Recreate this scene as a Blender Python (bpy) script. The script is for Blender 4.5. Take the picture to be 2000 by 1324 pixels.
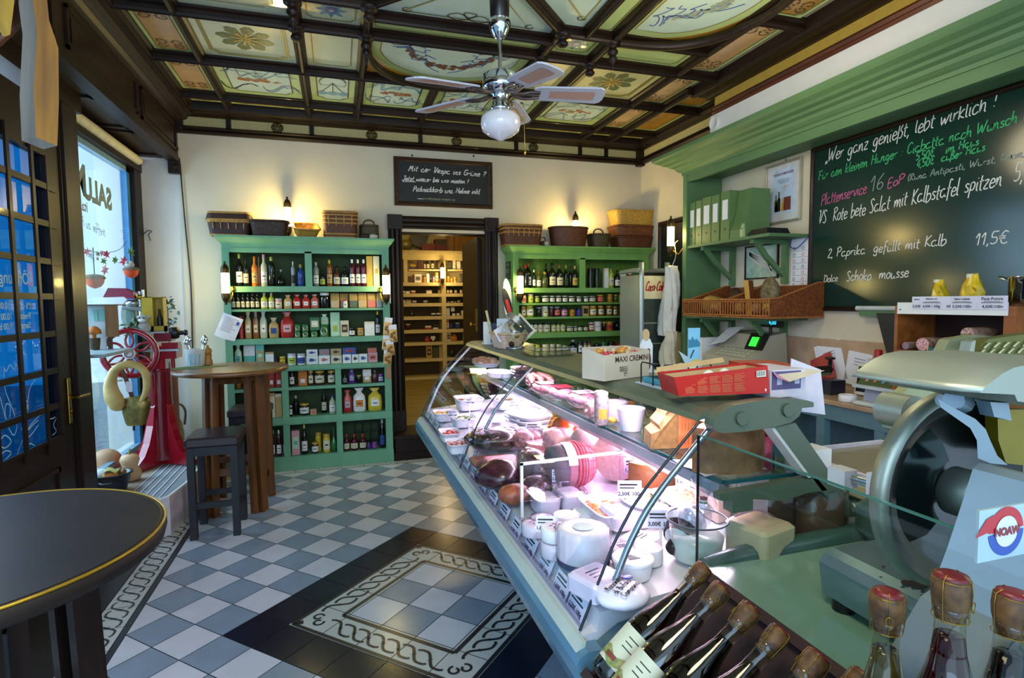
import bpy,math,random
from math import cos,sin
from mathutils import Vector,Matrix
PI=math.pi
random.seed(7)
for _o in list(bpy.data.objects):
 bpy.data.objects.remove(_o)
SC=bpy.context.scene
COL=SC.collection
CAM_F,CAM_YAW,CAM_PITCH,CAM_ROLL=1101.844,0.2994017,-0.0660902,-0.0091639
CAM_C=Vector((0,0,1.51522))
_fw=Vector((sin(CAM_YAW)*cos(CAM_PITCH),cos(CAM_YAW)*cos(CAM_PITCH),sin(CAM_PITCH)))
_rt=Vector((cos(CAM_YAW),-sin(CAM_YAW),0))
_up=_rt.cross(_fw)
_r2=cos(CAM_ROLL)*_rt+sin(CAM_ROLL)*_up
_u2=-sin(CAM_ROLL)*_rt+cos(CAM_ROLL)*_up
cd=bpy.data.cameras.new('camera')
cam=bpy.data.objects.new('camera',cd)
COL.objects.link(cam)
cd.sensor_width=36.0
cd.lens=CAM_F/2000*36.0
cd.clip_start=0.02
cd.clip_end=200
_m=Matrix((_r2,_u2,-_fw)).transposed().to_4x4()
_m.translation=CAM_C
cam.matrix_world=_m
SC.camera=cam
def hit(x,y,ax,val):
 """where the sight line through photo point (x, y) meets the plane axis = val"""
 d=_fw+(x-1000)/CAM_F*_r2-(y-662)/CAM_F*_u2
 t=(val-CAM_C[ax])/d[ax]
 return CAM_C+d*t
def HX(x,y,v):return hit(x,y,0,v)
def HY(x,y,v):return hit(x,y,1,v)
def HZ(x,y,v):return hit(x,y,2,v)
SC.view_settings.view_transform='Standard'
SC.view_settings.look='None'
SC.view_settings.exposure=0.12
SC.view_settings.gamma=1.0
SC.view_settings.use_curve_mapping=0
SC.cycles.max_bounces=10
SC.cycles.transparent_max_bounces=24
SC.cycles.caustics_reflective=0
SC.cycles.caustics_refractive=0
wd=bpy.data.worlds.new('overcast')
SC.world=wd
wd.use_nodes=1
_bg=wd.node_tree.nodes['Background']
_bg.inputs[0].default_value=(0.55,0.77,1.0,1)
_bg.inputs[1].default_value=1.7
def light(name,kind,loc,energy,color,size=None,size_y=None,target=None,radius=0.05,spread=None):
 l=bpy.data.lights.new(name,kind)
 l.energy=energy
 l.color=color
 if kind=='AREA':
  l.shape='RECTANGLE'
  l.size=size
  l.size_y=size_y or size
  if spread:
   l.spread=spread
 else:
  l.shadow_soft_size=radius
 o=bpy.data.objects.new(name,l)
 COL.objects.link(o)
 o.location=loc
 if target is not None:
  o.rotation_euler=(Vector(target)-Vector(loc)).to_track_quat('-Z','Y').to_euler()
 return o
WARM=(1.0,0.72,0.30)
light('daylight_window','AREA',(-2.9,4.8,2.0),120,(0.62,0.80,1.0),2.2,2.4,target=(0.2,4.4,0.9))
light('daylight_shopfront','AREA',(-1.0,-1.6,2.0),60,(0.42,0.68,1.0),2.6,2.2,target=(0.4,3.0,1.0))
light('warm_fill','POINT',(0.3,0.5,2.3),46,(1.0,0.86,0.62),radius=0.25)  # added warm fill without a fixture, for lamps only supposed out of view
light('warm_fill','POINT',(2.0,2.6,2.5),20,(1.0,0.85,0.55),radius=0.2)  # second added warm fill, also without a fixture
light('back_room_lamp','POINT',(1.3,6.9,2.6),26,(1.0,0.78,0.36),radius=0.15)
def lin(h):
 h=h.lstrip('#')
 r=[]
 for i in(0,2,4):
  c=int(h[i:i+2],16)/255
  r.append(c/12.92 if c<=0.04045 else((c+0.055)/1.055)**2.4)
 return(*r,1)
MATS={}
def mat(hexc,ro=0.5,me=0.0,var=0.10,scale=14.0,bump=0.0,spec=0.5,h2=None,coat=0.0,sk=None,detail=4.0,sss=0.0):
 """principled material with a procedural noise tint"""
 key=(hexc,ro,me,var,scale,bump,spec,h2,coat,sk,detail,sss)
 if key in MATS:
  return MATS[key]
 m=bpy.data.materials.new('paint_'+hexc.lstrip('#'))
 m.use_nodes=1
 nt=m.node_tree
 b=nt.nodes['Principled BSDF']
 b.inputs['Roughness'].default_value=ro
 b.inputs['Metallic'].default_value=me
 b.inputs['Specular IOR Level'].default_value=spec
 if coat:
  b.inputs['Coat Weight'].default_value=coat
  b.inputs['Coat Roughness'].default_value=0.08
 if sss:
  b.inputs['Subsurface Weight'].default_value=sss
  b.inputs['Subsurface Radius'].default_value=(0.02,0.015,0.01)
 c=lin(hexc)
 geo=nt.nodes.new('ShaderNodeNewGeometry')
 tx=nt.nodes.new('ShaderNodeTexNoise')
 tx.inputs['Scale'].default_value=scale
 tx.inputs['Detail'].default_value=detail
 if sk:
  mp=nt.nodes.new('ShaderNodeMapping')
  mp.inputs['Scale'].default_value=sk
  nt.links.new(geo.outputs['Position'],mp.inputs[0])
  nt.links.new(mp.outputs[0],tx.inputs['Vector'])
 else:
  nt.links.new(geo.outputs['Position'],tx.inputs['Vector'])
 rp=nt.nodes.new('ShaderNodeValToRGB')
 rp.color_ramp.elements[0].position=0.3
 rp.color_ramp.elements[1].position=0.7
 if h2:
  rp.color_ramp.elements[0].color=lin(h2)
  rp.color_ramp.elements[1].color=c
 else:
  rp.color_ramp.elements[0].color=tuple(v*(1-var)for v in c[:3])+(1,)
  rp.color_ramp.elements[1].color=tuple(min(1,v*(1+var))for v in c[:3])+(1,)
 nt.links.new(tx.outputs[0],rp.inputs[0])
 nt.links.new(rp.outputs[0],b.inputs['Base Color'])
 if bump:
  bn=nt.nodes.new('ShaderNodeBump')
  bn.inputs['Strength'].default_value=bump
  bn.inputs['Distance'].default_value=0.004
  nt.links.new(tx.outputs[0],bn.inputs['Height'])
  nt.links.new(bn.outputs[0],b.inputs['Normal'])
 MATS[key]=m
 return m
def wood(hexc,h2,axis=2,ro=0.45,scale=22.0,coat=0.0,spec=0.5):
 st=[1.0,1.0,1.0]
 st[axis]=0.08
 return mat(hexc,ro=ro,h2=h2,scale=scale,sk=tuple(st),detail=6.0,bump=0.12,coat=coat,spec=spec)
def emis(hexc,strength,name='lit'):
 key=('e',hexc,strength)
 if key in MATS:
  return MATS[key]
 m=bpy.data.materials.new(name)
 m.use_nodes=1
 nt=m.node_tree
 b=nt.nodes['Principled BSDF']
 b.inputs['Base Color'].default_value=lin(hexc)
 b.inputs['Emission Color'].default_value=lin(hexc)
 b.inputs['Emission Strength'].default_value=strength
 MATS[key]=m
 return m
def glass(hexc='#ffffff',amount=0.06,ro=0.0,fres=1.45,tint=1.0):
 """thin clear sheet: see-through with a fresnel shine"""
 key=('g',hexc,amount,ro,fres,tint)
 if key in MATS:
  return MATS[key]
 m=bpy.data.materials.new('clear_'+hexc.lstrip('#'))
 m.use_nodes=1
 nt=m.node_tree
 nt.nodes.remove(nt.nodes['Principled BSDF'])
 out=nt.nodes['Material Output']
 tr=nt.nodes.new('ShaderNodeBsdfTransparent')
 tr.inputs[0].default_value=lin(hexc)
 gl=nt.nodes.new('ShaderNodeBsdfGlossy')
 gl.inputs['Roughness'].default_value=ro
 fr=nt.nodes.new('ShaderNodeLayerWeight')
 fr.inputs[0].default_value=0.5
 pw=nt.nodes.new('ShaderNodeMath')
 pw.operation='POWER'
 pw.inputs[1].default_value=4.0
 nt.links.new(fr.outputs['Facing'],pw.inputs[0])
 ad=nt.nodes.new('ShaderNodeMath')
 ad.operation='MULTIPLY_ADD'
 ad.inputs[1].default_value=min(1.0,(fres-1)*1.8)
 ad.inputs[2].default_value=amount*.6
 ad.use_clamp=1
 nt.links.new(pw.outputs[0],ad.inputs[0])
 mx=nt.nodes.new('ShaderNodeMixShader')
 nt.links.new(ad.outputs[0],mx.inputs[0])
 nt.links.new(tr.outputs[0],mx.inputs[1])
 nt.links.new(gl.outputs[0],mx.inputs[2])
 nt.links.new(mx.outputs[0],out.inputs[0])
 MATS[key]=m
 return m
class MB:
 """collects shapes, then builds them as one mesh object"""
 def __init__(self):
  self.v,self.f,self.mi,self.sm=[],[],[],[]
  self.mats=[]
  self.cur=0
  self.X=Matrix.Identity(4)
  self.smooth=0
 def mat(self,m):
  if m not in self.mats:
   self.mats.append(m)
  self.cur=self.mats.index(m)
  return self
 def q(self,*a,**k):
  m=mat(*a,**k)
  return self.mat(m)
 def add(self,vs,fs,smooth=None):
  n=len(self.v)
  X=self.X
  self.v+=[X@Vector(p)for p in vs]
  for f in fs:
   self.f.append([i+n for i in f])
   self.mi.append(self.cur)
   self.sm.append(self.smooth if smooth is None else smooth)
  return self
 def box(self,x0,y0,z0,x1,y1,z1):
  vs=[(x,y,z)for z in(z0,z1)for y in(y0,y1)for x in(x0,x1)]
  return self.add(vs,[(0,2,3,1),(4,5,7,6),(0,1,5,4),(2,6,7,3),(0,4,6,2),(1,3,7,5)],0)
 def cbox(self,c,s):
  return self.box(c[0]-s[0]/2,c[1]-s[1]/2,c[2]-s[2]/2,c[0]+s[0]/2,c[1]+s[1]/2,c[2]+s[2]/2)
 def rbox(self,x0,y0,z0,x1,y1,z1,r):
  """box with its vertical edges rounded and a small top/bottom chamfer"""
  p=[]
  for cx,cy,a0 in((x1-r,y1-r,0),(x0+r,y1-r,90),(x0+r,y0+r,180),(x1-r,y0+r,270)):
   for k in range(4):
    a=math.radians(a0+k*30)
    p.append((cx+r*cos(a),cy+r*sin(a)))
  cx,cy=(x0+x1)/2,(y0+y1)/2
  ch=min(r*0.6,(z1-z0)*0.3)
  fx=1-ch/max((x1-x0)/2,1e-6)
  fy=1-ch/max((y1-y0)/2,1e-6)
  rings=[[(cx+(a-cx)*fx,cy+(b-cy)*fy,z0)for a,b in p],[(a,b,z0+ch)for a,b in p],[(a,b,z1-ch)for a,b in p],[(cx+(a-cx)*fx,cy+(b-cy)*fy,z1)for a,b in p]]
  return self.loft(rings,cap=1,smooth=0)
 def loft(self,rings,cap=1,closed=1,smooth=None):
  n=len(rings[0])
  vs=[q for r in rings for q in r]
  fs=[]
  m=n if closed else n-1
  for i in range(len(rings)-1):
   for j in range(m):
    k=(j+1)%n
    fs.append((i*n+j,i*n+k,(i+1)*n+k,(i+1)*n+j))
  self.add(vs,fs,smooth)
  if cap and closed:
   self.add(rings[0],[tuple(range(n))[::-1]],0)
   self.add(rings[-1],[tuple(range(n))],0)
  return self
 def lathe(self,prof,c=(0,0,0),n=16,axis='z',cap=1,smooth=1):
  rings=[]
  for r,z in prof:
   ring=[]
   for k in range(n):
    a=2*PI*k/n
    x,y=r*cos(a),r*sin(a)
    if axis=='z':
     ring.append((c[0]+x,c[1]+y,c[2]+z))
    elif axis=='x':
     ring.append((c[0]+z,c[1]+x,c[2]+y))
    else:
     ring.append((c[0]+y,c[1]+z,c[2]+x))
   rings.append(ring)
  return self.loft(rings,cap=cap,smooth=smooth)
 def cyl(self,c,r,h,n=16,axis='z',smooth=1):
  return self.lathe([(r,0),(r,h)],c,n,axis,1,smooth)
 def ell(self,c,r,n=14,m=8,fn=None):
  rings=[]
  for i in range(m+1):
   t=-PI/2+PI*i/m
   cr=max(cos(t),0.02)
   ring=[]
   for k in range(n):
    a=2*PI*k/n
    p=Vector((r[0]*cr*cos(a),r[1]*cr*sin(a),r[2]*sin(t)))
    if fn:
     p=fn(p)
    ring.append((c[0]+p.x,c[1]+p.y,c[2]+p.z))
   rings.append(ring)
  return self.loft(rings,1,1,1)
 def tube(self,path,r,n=8,closed=0,flat=None,smooth=1):
  P=[Vector(p)for p in path]
  N=len(P)
  rad=r if isinstance(r,(list,tuple))else[r]*N
  rings=[]
  pu=None
  for i in range(N):
   a=P[i-1]if(i or closed)else P[0]
   b=P[(i+1)%N]if(i<N-1 or closed)else P[-1]
   t=(b-a)
   if t.length<1e-9:
    t=Vector((0,0,1))
   t.normalize()
   if pu is None:
    pu=Vector((0,0,1))if abs(t.z)<0.9 else Vector((1,0,0))
   u=pu-t*pu.dot(t)
   if u.length<1e-6:
    u=t.orthogonal()
   u.normalize()
   pu=u
   w=t.cross(u)
   fl=flat or 1.0
   rings.append([tuple(P[i]+(w*cos(2*PI*k/n)+u*sin(2*PI*k/n)*fl)*rad[i])for k in range(n)])
  if closed:
   rings.append(rings[0])
  return self.loft(rings,cap=not closed,smooth=smooth)
 def prism(self,poly,a,b,axis='y',smooth=0):
  """poly in the plane across axis: y -> (x,z), x -> (y,z), z -> (x,y)"""
  def P(p,t):
   if axis=='y':
    return(p[0],t,p[1])
   if axis=='x':
    return(t,p[0],p[1])
   return(p[0],p[1],t)
  n=len(poly)
  vs=[P(p,a)for p in poly]+[P(p,b)for p in poly]
  fs=[(i,(i+1)%n,n+(i+1)%n,n+i)for i in range(n)]
  self.add(vs,fs,smooth)
  self.add(vs[:n],[tuple(range(n))[::-1]],0)
  self.add(vs[n:],[tuple(range(n))],0)
  return self
 def poly(self,pts,smooth=0):
  return self.add(pts,[tuple(range(len(pts)))],smooth)
 def ribbon(self,path,w,up=(0,0,1),closed=0):
  """flat strip of width w along a path, facing up"""
  P=[Vector(p)for p in path]
  U=Vector(up)
  N=len(P)
  L,R=[],[]
  for i in range(N):
   a=P[i-1]if(i or closed)else P[0]
   b=P[(i+1)%N]if(i<N-1 or closed)else P[-1]
   t=(b-a)
   s=t.cross(U)
   if s.length<1e-9:
    s=Vector((1,0,0))
   s.normalize()
   L.append(tuple(P[i]-s*w/2))
   R.append(tuple(P[i]+s*w/2))
  fs=[(i,N+i,N+(i+1)%N,(i+1)%N)for i in range(N if closed else N-1)]
  return self.add(L+R,fs,0)
 def molding(self,path,prof,closed=0):
  """sweep profile (out, z) along a horizontal path; out points to the path's right"""
  P=[Vector((p[0],p[1],p[2]if len(p)>2 else 0))for p in path]
  N=len(P)
  rings=[]
  for i in range(N):
   ds=[]
   if i or closed:
    ds.append((P[i]-P[i-1]).normalized())
   if i<N-1 or closed:
    ds.append((P[(i+1)%N]-P[i]).normalized())
   ns=[Vector((d.y,-d.x,0))for d in ds]
   n=sum(ns,Vector()).normalized()
   k=1/max(n.dot(ns[0]),0.3)
   rings.append([tuple(P[i]+n*(o*k)+Vector((0,0,z)))for o,z in prof])
  if closed:
   rings.append(rings[0])
  return self.loft(rings,cap=not closed,smooth=0)
 def frame(self,x0,z0,x1,z1,prof,y=0.0,axis='y'):
  """picture-frame moulding: profile (inward, out) round a rectangle in x-z at depth y (toward -y); axis 'x': in y-z toward -x"""
  cs=[(x0,z0,1,1),(x1,z0,-1,1),(x1,z1,-1,-1),(x0,z1,1,-1)]
  rings=[]
  for x,z,sx,sz in cs:
   if axis=='y':
    rings.append([(x+sx*i,y-o,z+sz*i)for i,o in prof])
   else:
    rings.append([(y-o,x+sx*i,z+sz*i)for i,o in prof])
  rings.append(rings[0])
  return self.loft(rings,cap=0,closed=1,smooth=0)
 def build(self,name,parent=None,origin=None,strc=0,stuff=0):
  me=bpy.data.meshes.new(name)
  if parent is not None:
   q,off=parent,Vector()
   while q is not None:
    off+=Vector(q.location)
    q=q.parent
  else:
   if origin is None:
    xs=[p.x for p in self.v]
    ys=[p.y for p in self.v]
    off=Vector(((min(xs)+max(xs))/2,(min(ys)+max(ys))/2,min(p.z for p in self.v)))
   else:
    off=Vector(origin)
  me.from_pydata([tuple(p-off)for p in self.v],[],self.f)
  for m in self.mats:
   me.materials.append(m)
  if len(self.mats)>1:
   me.polygons.foreach_set('material_index',self.mi)
  if any(self.sm):
   me.polygons.foreach_set('use_smooth',self.sm)
  me.update()
  o=bpy.data.objects.new(name,me)
  COL.objects.link(o)
  if parent is not None:
   o.parent=parent
  else:
   o.location=off
  if strc:
   o['kind']='structure'
  if stuff:
   o['kind']='stuff'
  return o
def MQ(*a,**k):return MB().q(*a,**k)
def thing(name,label,cat,loc=(0,0,0),rz=0.0,group=None):
 o=bpy.data.objects.new(name,None)
 o.empty_display_size=0.05
 COL.objects.link(o)
 o.location=loc
 o.rotation_euler=(0,0,rz)
 return tag(o,label,cat,group)
def tag(o,label,cat,group=None):
 o['label']=label
 o['category']=cat
 if group:
  o['group']=group
 return o
def dup(root,loc,rz=0.0,label=None,group=None,scale=None,rot=None):
 r=root.copy()
 COL.objects.link(r)
 r.location=loc
 r.rotation_euler=rot if rot is not None else(0,0,rz)
 if scale:
  r.scale=(scale,scale,scale)if not isinstance(scale,tuple)else scale
 if label:
  r['label']=label
 if group:
  r['group']=group
 for ch in list(root.children):
  c=ch.copy()
  COL.objects.link(c)
  c.parent=r
  for g in list(ch.children):
   d=g.copy()
   COL.objects.link(d)
   d.parent=c
 return r
def text_mb(mb,txt,loc,size,u=(1,0,0),w=(0,0,1),shear=0.0,align='CENTER',thick=0.0,bold=0.0,mirror=0):
 """printed lettering laid on a plane spanned by u (reading direction) and w (up)"""
 cu=bpy.data.curves.new('lettering','FONT')
 cu.body=txt
 cu.size=size
 cu.shear=shear
 cu.align_x=align
 cu.align_y='CENTER'
 cu.offset=bold
 cu.resolution_u=3
 o=bpy.data.objects.new('lettering',cu)
 COL.objects.link(o)
 bpy.context.view_layer.update()
 dg=bpy.context.evaluated_depsgraph_get()
 me=bpy.data.meshes.new_from_object(o.evaluated_get(dg))
 bpy.data.objects.remove(o)
 bpy.data.curves.remove(cu)
 U,W=Vector(u).normalized(),Vector(w).normalized()
 L=Vector(loc)
 s=-1 if mirror else 1
 vs=[tuple(L+U*(p.co.x*s)+W*p.co.y)for p in me.vertices]
 mb.add(vs,[tuple(p.vertices)for p in me.polygons],0)
 bpy.data.meshes.remove(me)
 return mb
_G={'a':(.62,['.5,.42 .3,.5 .08,.35 .1,.08 .3,0 .48,.15 .52,.45 .5,.08 .62,0']),'b':(.55,['.1,1 .08,0 .3,0 .5,.2 .42,.45 .2,.45 .1,.3']),'c':(.5,['.46,.42 .25,.5 .07,.3 .1,.05 .28,0 .48,.1']),'d':(.6,['.48,.42 .25,.5 .07,.28 .12,.02 .3,0 .48,.2 .54,1 .5,.05 .6,0']),'e':(.5,['.08,.25 .42,.3 .4,.46 .22,.5 .07,.28 .12,.04 .3,0 .48,.1']),'f':(.42,['.46,.92 .32,1 .22,.85 .15,-.25','.05,.48 .4,.5']),'g':(.58,['.48,.44 .28,.5 .08,.3 .15,.05 .35,.08 .48,.45 .42,-.25 .22,-.35 .08,-.2']),'h':(.56,['.12,1 .08,0 .2,.4 .38,.48 .44,.3 .44,.02 .54,0']),'i':(.26,['.12,.48 .1,.06 .22,0','.15,.68 .16,.72']),'j':(.28,['.2,.48 .15,-.25 0,-.3','.22,.68 .23,.72']),'k':(.52,['.12,1 .08,0','.44,.5 .12,.22 .48,0']),'l':(.26,['.14,1 .1,.08 .24,0']),'m':(.82,['.08,.48 .08,0 .2,.42 .34,.46 .38,.02 .5,.42 .66,.46 .68,.04 .78,0']),'n':(.56,['.1,.48 .08,0 .22,.42 .38,.46 .42,.04 .54,0']),'o':(.52,['.28,.5 .08,.32 .12,.03 .34,0 .48,.22 .4,.46 .26,.5']),'p':(.55,['.14,.48 .04,-.38','.12,.4 .32,.5 .48,.34 .36,.06 .12,.06']),'q':(.55,['.46,.44 .26,.5 .08,.28 .2,.02 .42,.15','.48,.48 .44,-.38']),'r':(.42,['.1,.48 .08,0 .16,.36 .4,.48']),'s':(.46,['.42,.42 .25,.5 .12,.38 .38,.18 .3,.02 .06,.06']),'t':(.38,['.2,.82 .14,.08 .32,0','.03,.5 .38,.52']),'u':(.56,['.1,.48 .1,.08 .26,0 .42,.2 .46,.48 .44,.04 .56,0']),'v':(.5,['.06,.48 .2,0 .46,.5']),'w':(.72,['.06,.48 .16,0 .36,.38 .44,0 .68,.5']),'x':(.5,['.08,.48 .44,0','.44,.48 .06,0']),'y':(.52,['.08,.48 .24,.1','.46,.48 .16,-.35']),'z':(.5,['.08,.46 .44,.48 .08,.02 .46,0']),'ß':(.55,['.06,-.3 .14,.8 .32,.98 .44,.8 .28,.52 .48,.3 .38,.02 .2,.04']),'ü':(.56,['.1,.48 .1,.08 .26,0 .42,.2 .46,.48 .44,.04 .56,0','.16,.66 .17,.72','.4,.66 .41,.72']),'C':(.66,['.6,.82 .4,.98 .12,.7 .1,.2 .3,0 .6,.14']),'D':(.66,['.14,.95 .1,0','.02,.95 .4,.92 .6,.55 .45,.1 .02,0']),'E':(.55,['.5,.95 .14,.95 .1,0 .5,0','.12,.5 .44,.52']),'F':(.58,['.08,0 .16,.92','0,.95 .56,.95','.1,.5 .42,.5']),'G':(.7,['.62,.8 .4,.98 .1,.65 .14,.12 .4,0 .62,.2 .6,.42 .38,.4']),'H':(.68,['.14,.95 .08,0','.6,.98 .54,0','.02,.46 .66,.52']),'J':(.55,['.1,.95 .6,.95','.42,.95 .34,.1 .15,-.05 -.1,.1']),'K':(.6,['.14,.95 .1,0','.56,.95 .14,.42 .58,0']),'M':(.85,['.02,.1 .1,0 .22,.9 .36,.3 .56,.95 .62,0 .74,.1']),'N':(.7,['.06,0 .14,.95 .52,.02 .62,.98']),'P':(.6,['.14,.92 .08,0','.02,.8 .3,.98 .56,.78 .4,.5 .12,.46']),'R':(.6,['.14,.95 .1,0','.02,.85 .36,.98 .52,.75 .14,.48 .56,0']),'S':(.58,['.52,.84 .3,.98 .12,.78 .44,.32 .34,.02 .06,.1']),'V':(.62,['.04,.92 .2,.95 .24,0 .62,.98']),'W':(.9,['.04,.95 .16,0 .42,.7 .52,0 .86,.98']),'A':(.66,['.04,0 .34,.98 .58,0','.14,.36 .52,.38']),'Z':(.55,['.06,.95 .5,.95 .06,0 .52,0']),'B':(.6,['.12,.95 .1,0','.04,.95 .4,.9 .36,.55 .12,.5 .5,.4 .42,.04 .04,0']),'0':(.55,['.28,.95 .08,.6 .14,.08 .32,0 .48,.4 .4,.85 .26,.95']),'1':(.38,['.04,.6 .24,.95 .22,0']),'2':(.52,['.06,.75 .26,.95 .44,.72 .06,.02 .5,.04']),'3':(.5,['.06,.88 .36,.92 .3,.56 .14,.52 .42,.36 .3,.02 .04,.06']),'4':(.52,['.26,.95 .04,.35 .5,.38','.36,.6 .32,0']),'5':(.52,['.48,.95 .14,.93 .1,.52 .38,.5 .42,.15 .2,0 .04,.08']),'6':(.52,['.42,.92 .14,.55 .1,.12 .32,0 .44,.22 .3,.42 .1,.3']),'8':(.5,['.26,.5 .1,.75 .28,.95 .4,.75 .1,.2 .26,0 .44,.2 .26,.5']),'9':(.5,['.42,.8 .24,.95 .08,.7 .22,.52 .42,.75 .36,0']),',':(.22,['.12,.06 .04,-.16']),'.':(.2,['.08,.0 .1,.05']),':':(.24,['.1,.05 .11,.1','.12,.4 .13,.45']),'!':(.26,['.2,.98 .12,.28','.08,.0 .1,.05']),'?':(.5,['.06,.78 .26,.98 .46,.8 .2,.45 .2,.25','.18,.0 .2,.05']),'"':(.3,['.08,.98 .02,.75','.24,.98 .18,.75']),'„':(.3,['.08,.1 .02,-.12','.24,.1 .18,-.12']),'(':(.3,['.26,1 .08,.5 .2,-.1']),')':(.3,['.06,1 .24,.5 .06,-.1']),'€':(.6,['.56,.84 .34,.95 .14,.6 .2,.1 .4,0 .56,.1','.02,.56 .42,.58','.02,.4 .4,.42']),'-':(.4,['.06,.32 .34,.34']),'/':(.4,['.04,-.05 .36,1']),'|':(.2,['.1,0 .1,1']),}
def _smooth(pts,k=3):
 if len(pts)<3:
  return pts
 out=[]
 for i in range(len(pts)-1):
  p0,p1,p2,p3=pts[max(i-1,0)],pts[i],pts[i+1],pts[min(i+2,len(pts)-1)]
  for j in range(k):
   t=j/k
   out.append(tuple(0.5*(2*p1[d]+(p2[d]-p0[d])*t+(2*p0[d]-5*p1[d]+4*p2[d]-p3[d])*t*t+(3*p1[d]-p0[d]-3*p2[d]+p3[d])*t**3)for d in range(len(p1))))
 out.append(pts[-1])
 return out
def hand(mb,txt,loc,h,width,u=(1,0,0),w=(0,0,1),n=(0,-1,0),slant=0.28,pen=None,rise=0.0):
 """handwriting: strokes fitted into the given width, letter height h"""
 U,W,N=Vector(u),Vector(w),Vector(n)
 tot=sum(_G.get(c,(.45,))[0]for c in txt)
 sx=width/max(tot,.1)
 pen=pen or h*0.09
 L=Vector(loc)
 x=0.0
 rnd=random.Random(len(txt))
 for c in txt:
  g=_G.get(c)
  if g:
   jy=rnd.uniform(-.05,.05)*h
   for st in g[1]:
    pts=[tuple(float(q)for q in p.split(','))for p in st.split()]
    pts=_smooth(pts)
    P=[]
    for px,py in pts:
     xx=(x+px)*sx+slant*py*h
     P.append(tuple(L+U*xx+W*(py*h+jy+rise*(x+px)*sx)))
    mb.ribbon(P,pen,up=N)
  x+=g[0]if g else .45
 return mb
# palette
DARKWOOD=wood('#2c1a10','#150c07',0,ro=0.45,coat=0.05,spec=.25)
DARKWOOD_Y=wood('#2c1a10','#150c07',1,ro=0.45,coat=0.05,spec=.25)
DARKWOOD_Z=wood('#2b1a12','#140b07',2,ro=0.45,coat=0.05,spec=.25)
OAK=wood('#7d4d22','#4a2a10',2,ro=0.4,coat=0.15)
OAK_X=wood('#8a5a2b','#55320f',0,ro=0.35,coat=0.25)
WALLP=mat('#d9ccb2',ro=0.85,var=0.03,scale=5)
WALLW=mat('#e3dfd8',ro=0.85,var=0.03,scale=5)
WHITE=mat('#eceae6',ro=0.5,var=0.02)
GREEN=mat('#68a07d',ro=0.55,var=0.10,scale=9,sk=(1,1,.3))
GREEN_WARM=mat('#6f9f52',ro=0.55,var=0.10,scale=9,sk=(1,1,.3))  # same paint as GREEN, with the warm lamp light put into its colour
GREEN3=mat('#587a50',ro=0.55,var=0.09,scale=9,sk=(1,.3,1))
BRASS=mat('#b08a3a',ro=0.25,me=1.0,var=0.08)
BRONZE=mat('#4a3a22',ro=0.4,me=0.8,var=0.15)
STEEL=mat('#b9bdbb',ro=0.28,me=1.0,var=0.03)
CHROME=mat('#d8dadd',ro=0.06,me=1.0,var=0.01)
BLACK=mat('#0c0c0d',ro=0.4,var=0.1)
PAPER=mat('#e9e7ee',ro=0.8,var=0.02)
INK=mat('#2a2a30',ro=0.7,var=0.05)
TS=0.2
GOX,GOY=-0.54688,2.77640
R2=math.sqrt(2)
def grid(u,v):
 return(GOX+(u+v)/R2*TS,GOY+(u-v)/R2*TS)
def clip_rect(poly,x0,y0,x1,y1):
 for ax,val,sgn in((0,x0,1),(0,x1,-1),(1,y0,1),(1,y1,-1)):
  out=[]
  for i in range(len(poly)):
   a,b=poly[i-1],poly[i]
   ia,ib=sgn*(a[ax]-val)>=0,sgn*(b[ax]-val)>=0
   if ia!=ib:
    t=(val-a[ax])/(b[ax]-a[ax])
    out.append((a[0]+t*(b[0]-a[0]),a[1]+t*(b[1]-a[1])))
   if ib:
    out.append(b)
  poly=out
  if not poly:
   return[]
 return poly
T_WHITE=mat('#c9ccd6',ro=0.22,var=0.05,scale=7,spec=0.5)
T_GREY=mat('#8494a6',ro=0.22,var=0.07,scale=7,spec=0.5)
T_BLACK=mat('#151a2c',ro=0.2,var=0.2,scale=6,spec=0.5)
T_CREAM=mat('#c3c5bf',ro=0.25,var=0.05,scale=9)
GROUT=mat('#22242a',ro=0.8)
FX0,FY1=-0.971,5.32
fl=MB()
fl.mat(GROUT).box(-2.4,-0.6,-0.1,3.45,5.75,-0.002)
GAP=0.011
def tile(i,j,m):
 p=[grid(i+GAP,j+GAP),grid(i+1-GAP,j+GAP),grid(i+1-GAP,j+1-GAP),grid(i+GAP,j+1-GAP)]
 p=clip_rect(p,FX0,-0.4,3.2,FY1)
 if len(p)>2:
  fl.mat(m).poly([(x,y,0)for x,y in p][::-1])
for i in range(-26,36):
 for j in range(-26,36):
  cx,cy=grid(i+.5,j+.5)
  if not(FX0-.2<cx<3.2 and-0.4<cy<FY1+.2):
   continue
  if 0<=i<7 and 0<=j<7:
   ring=max(abs(i-3),abs(j-3))
   m=T_BLACK if ring==3 else T_CREAM if ring==2 else(T_WHITE if(i+j)%2==0 else T_GREY)
  else:
   m=T_WHITE if(i+j)%2==0 else T_GREY
  tile(i,j,m)
PAT=mat('#20242c',ro=0.3,var=0.1)
STAR=mat('#7d8c97',ro=0.3,var=0.1)
def gp(u,v,z=0.0012):
 x,y=grid(u,v)
 return(x,y,z)
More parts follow.
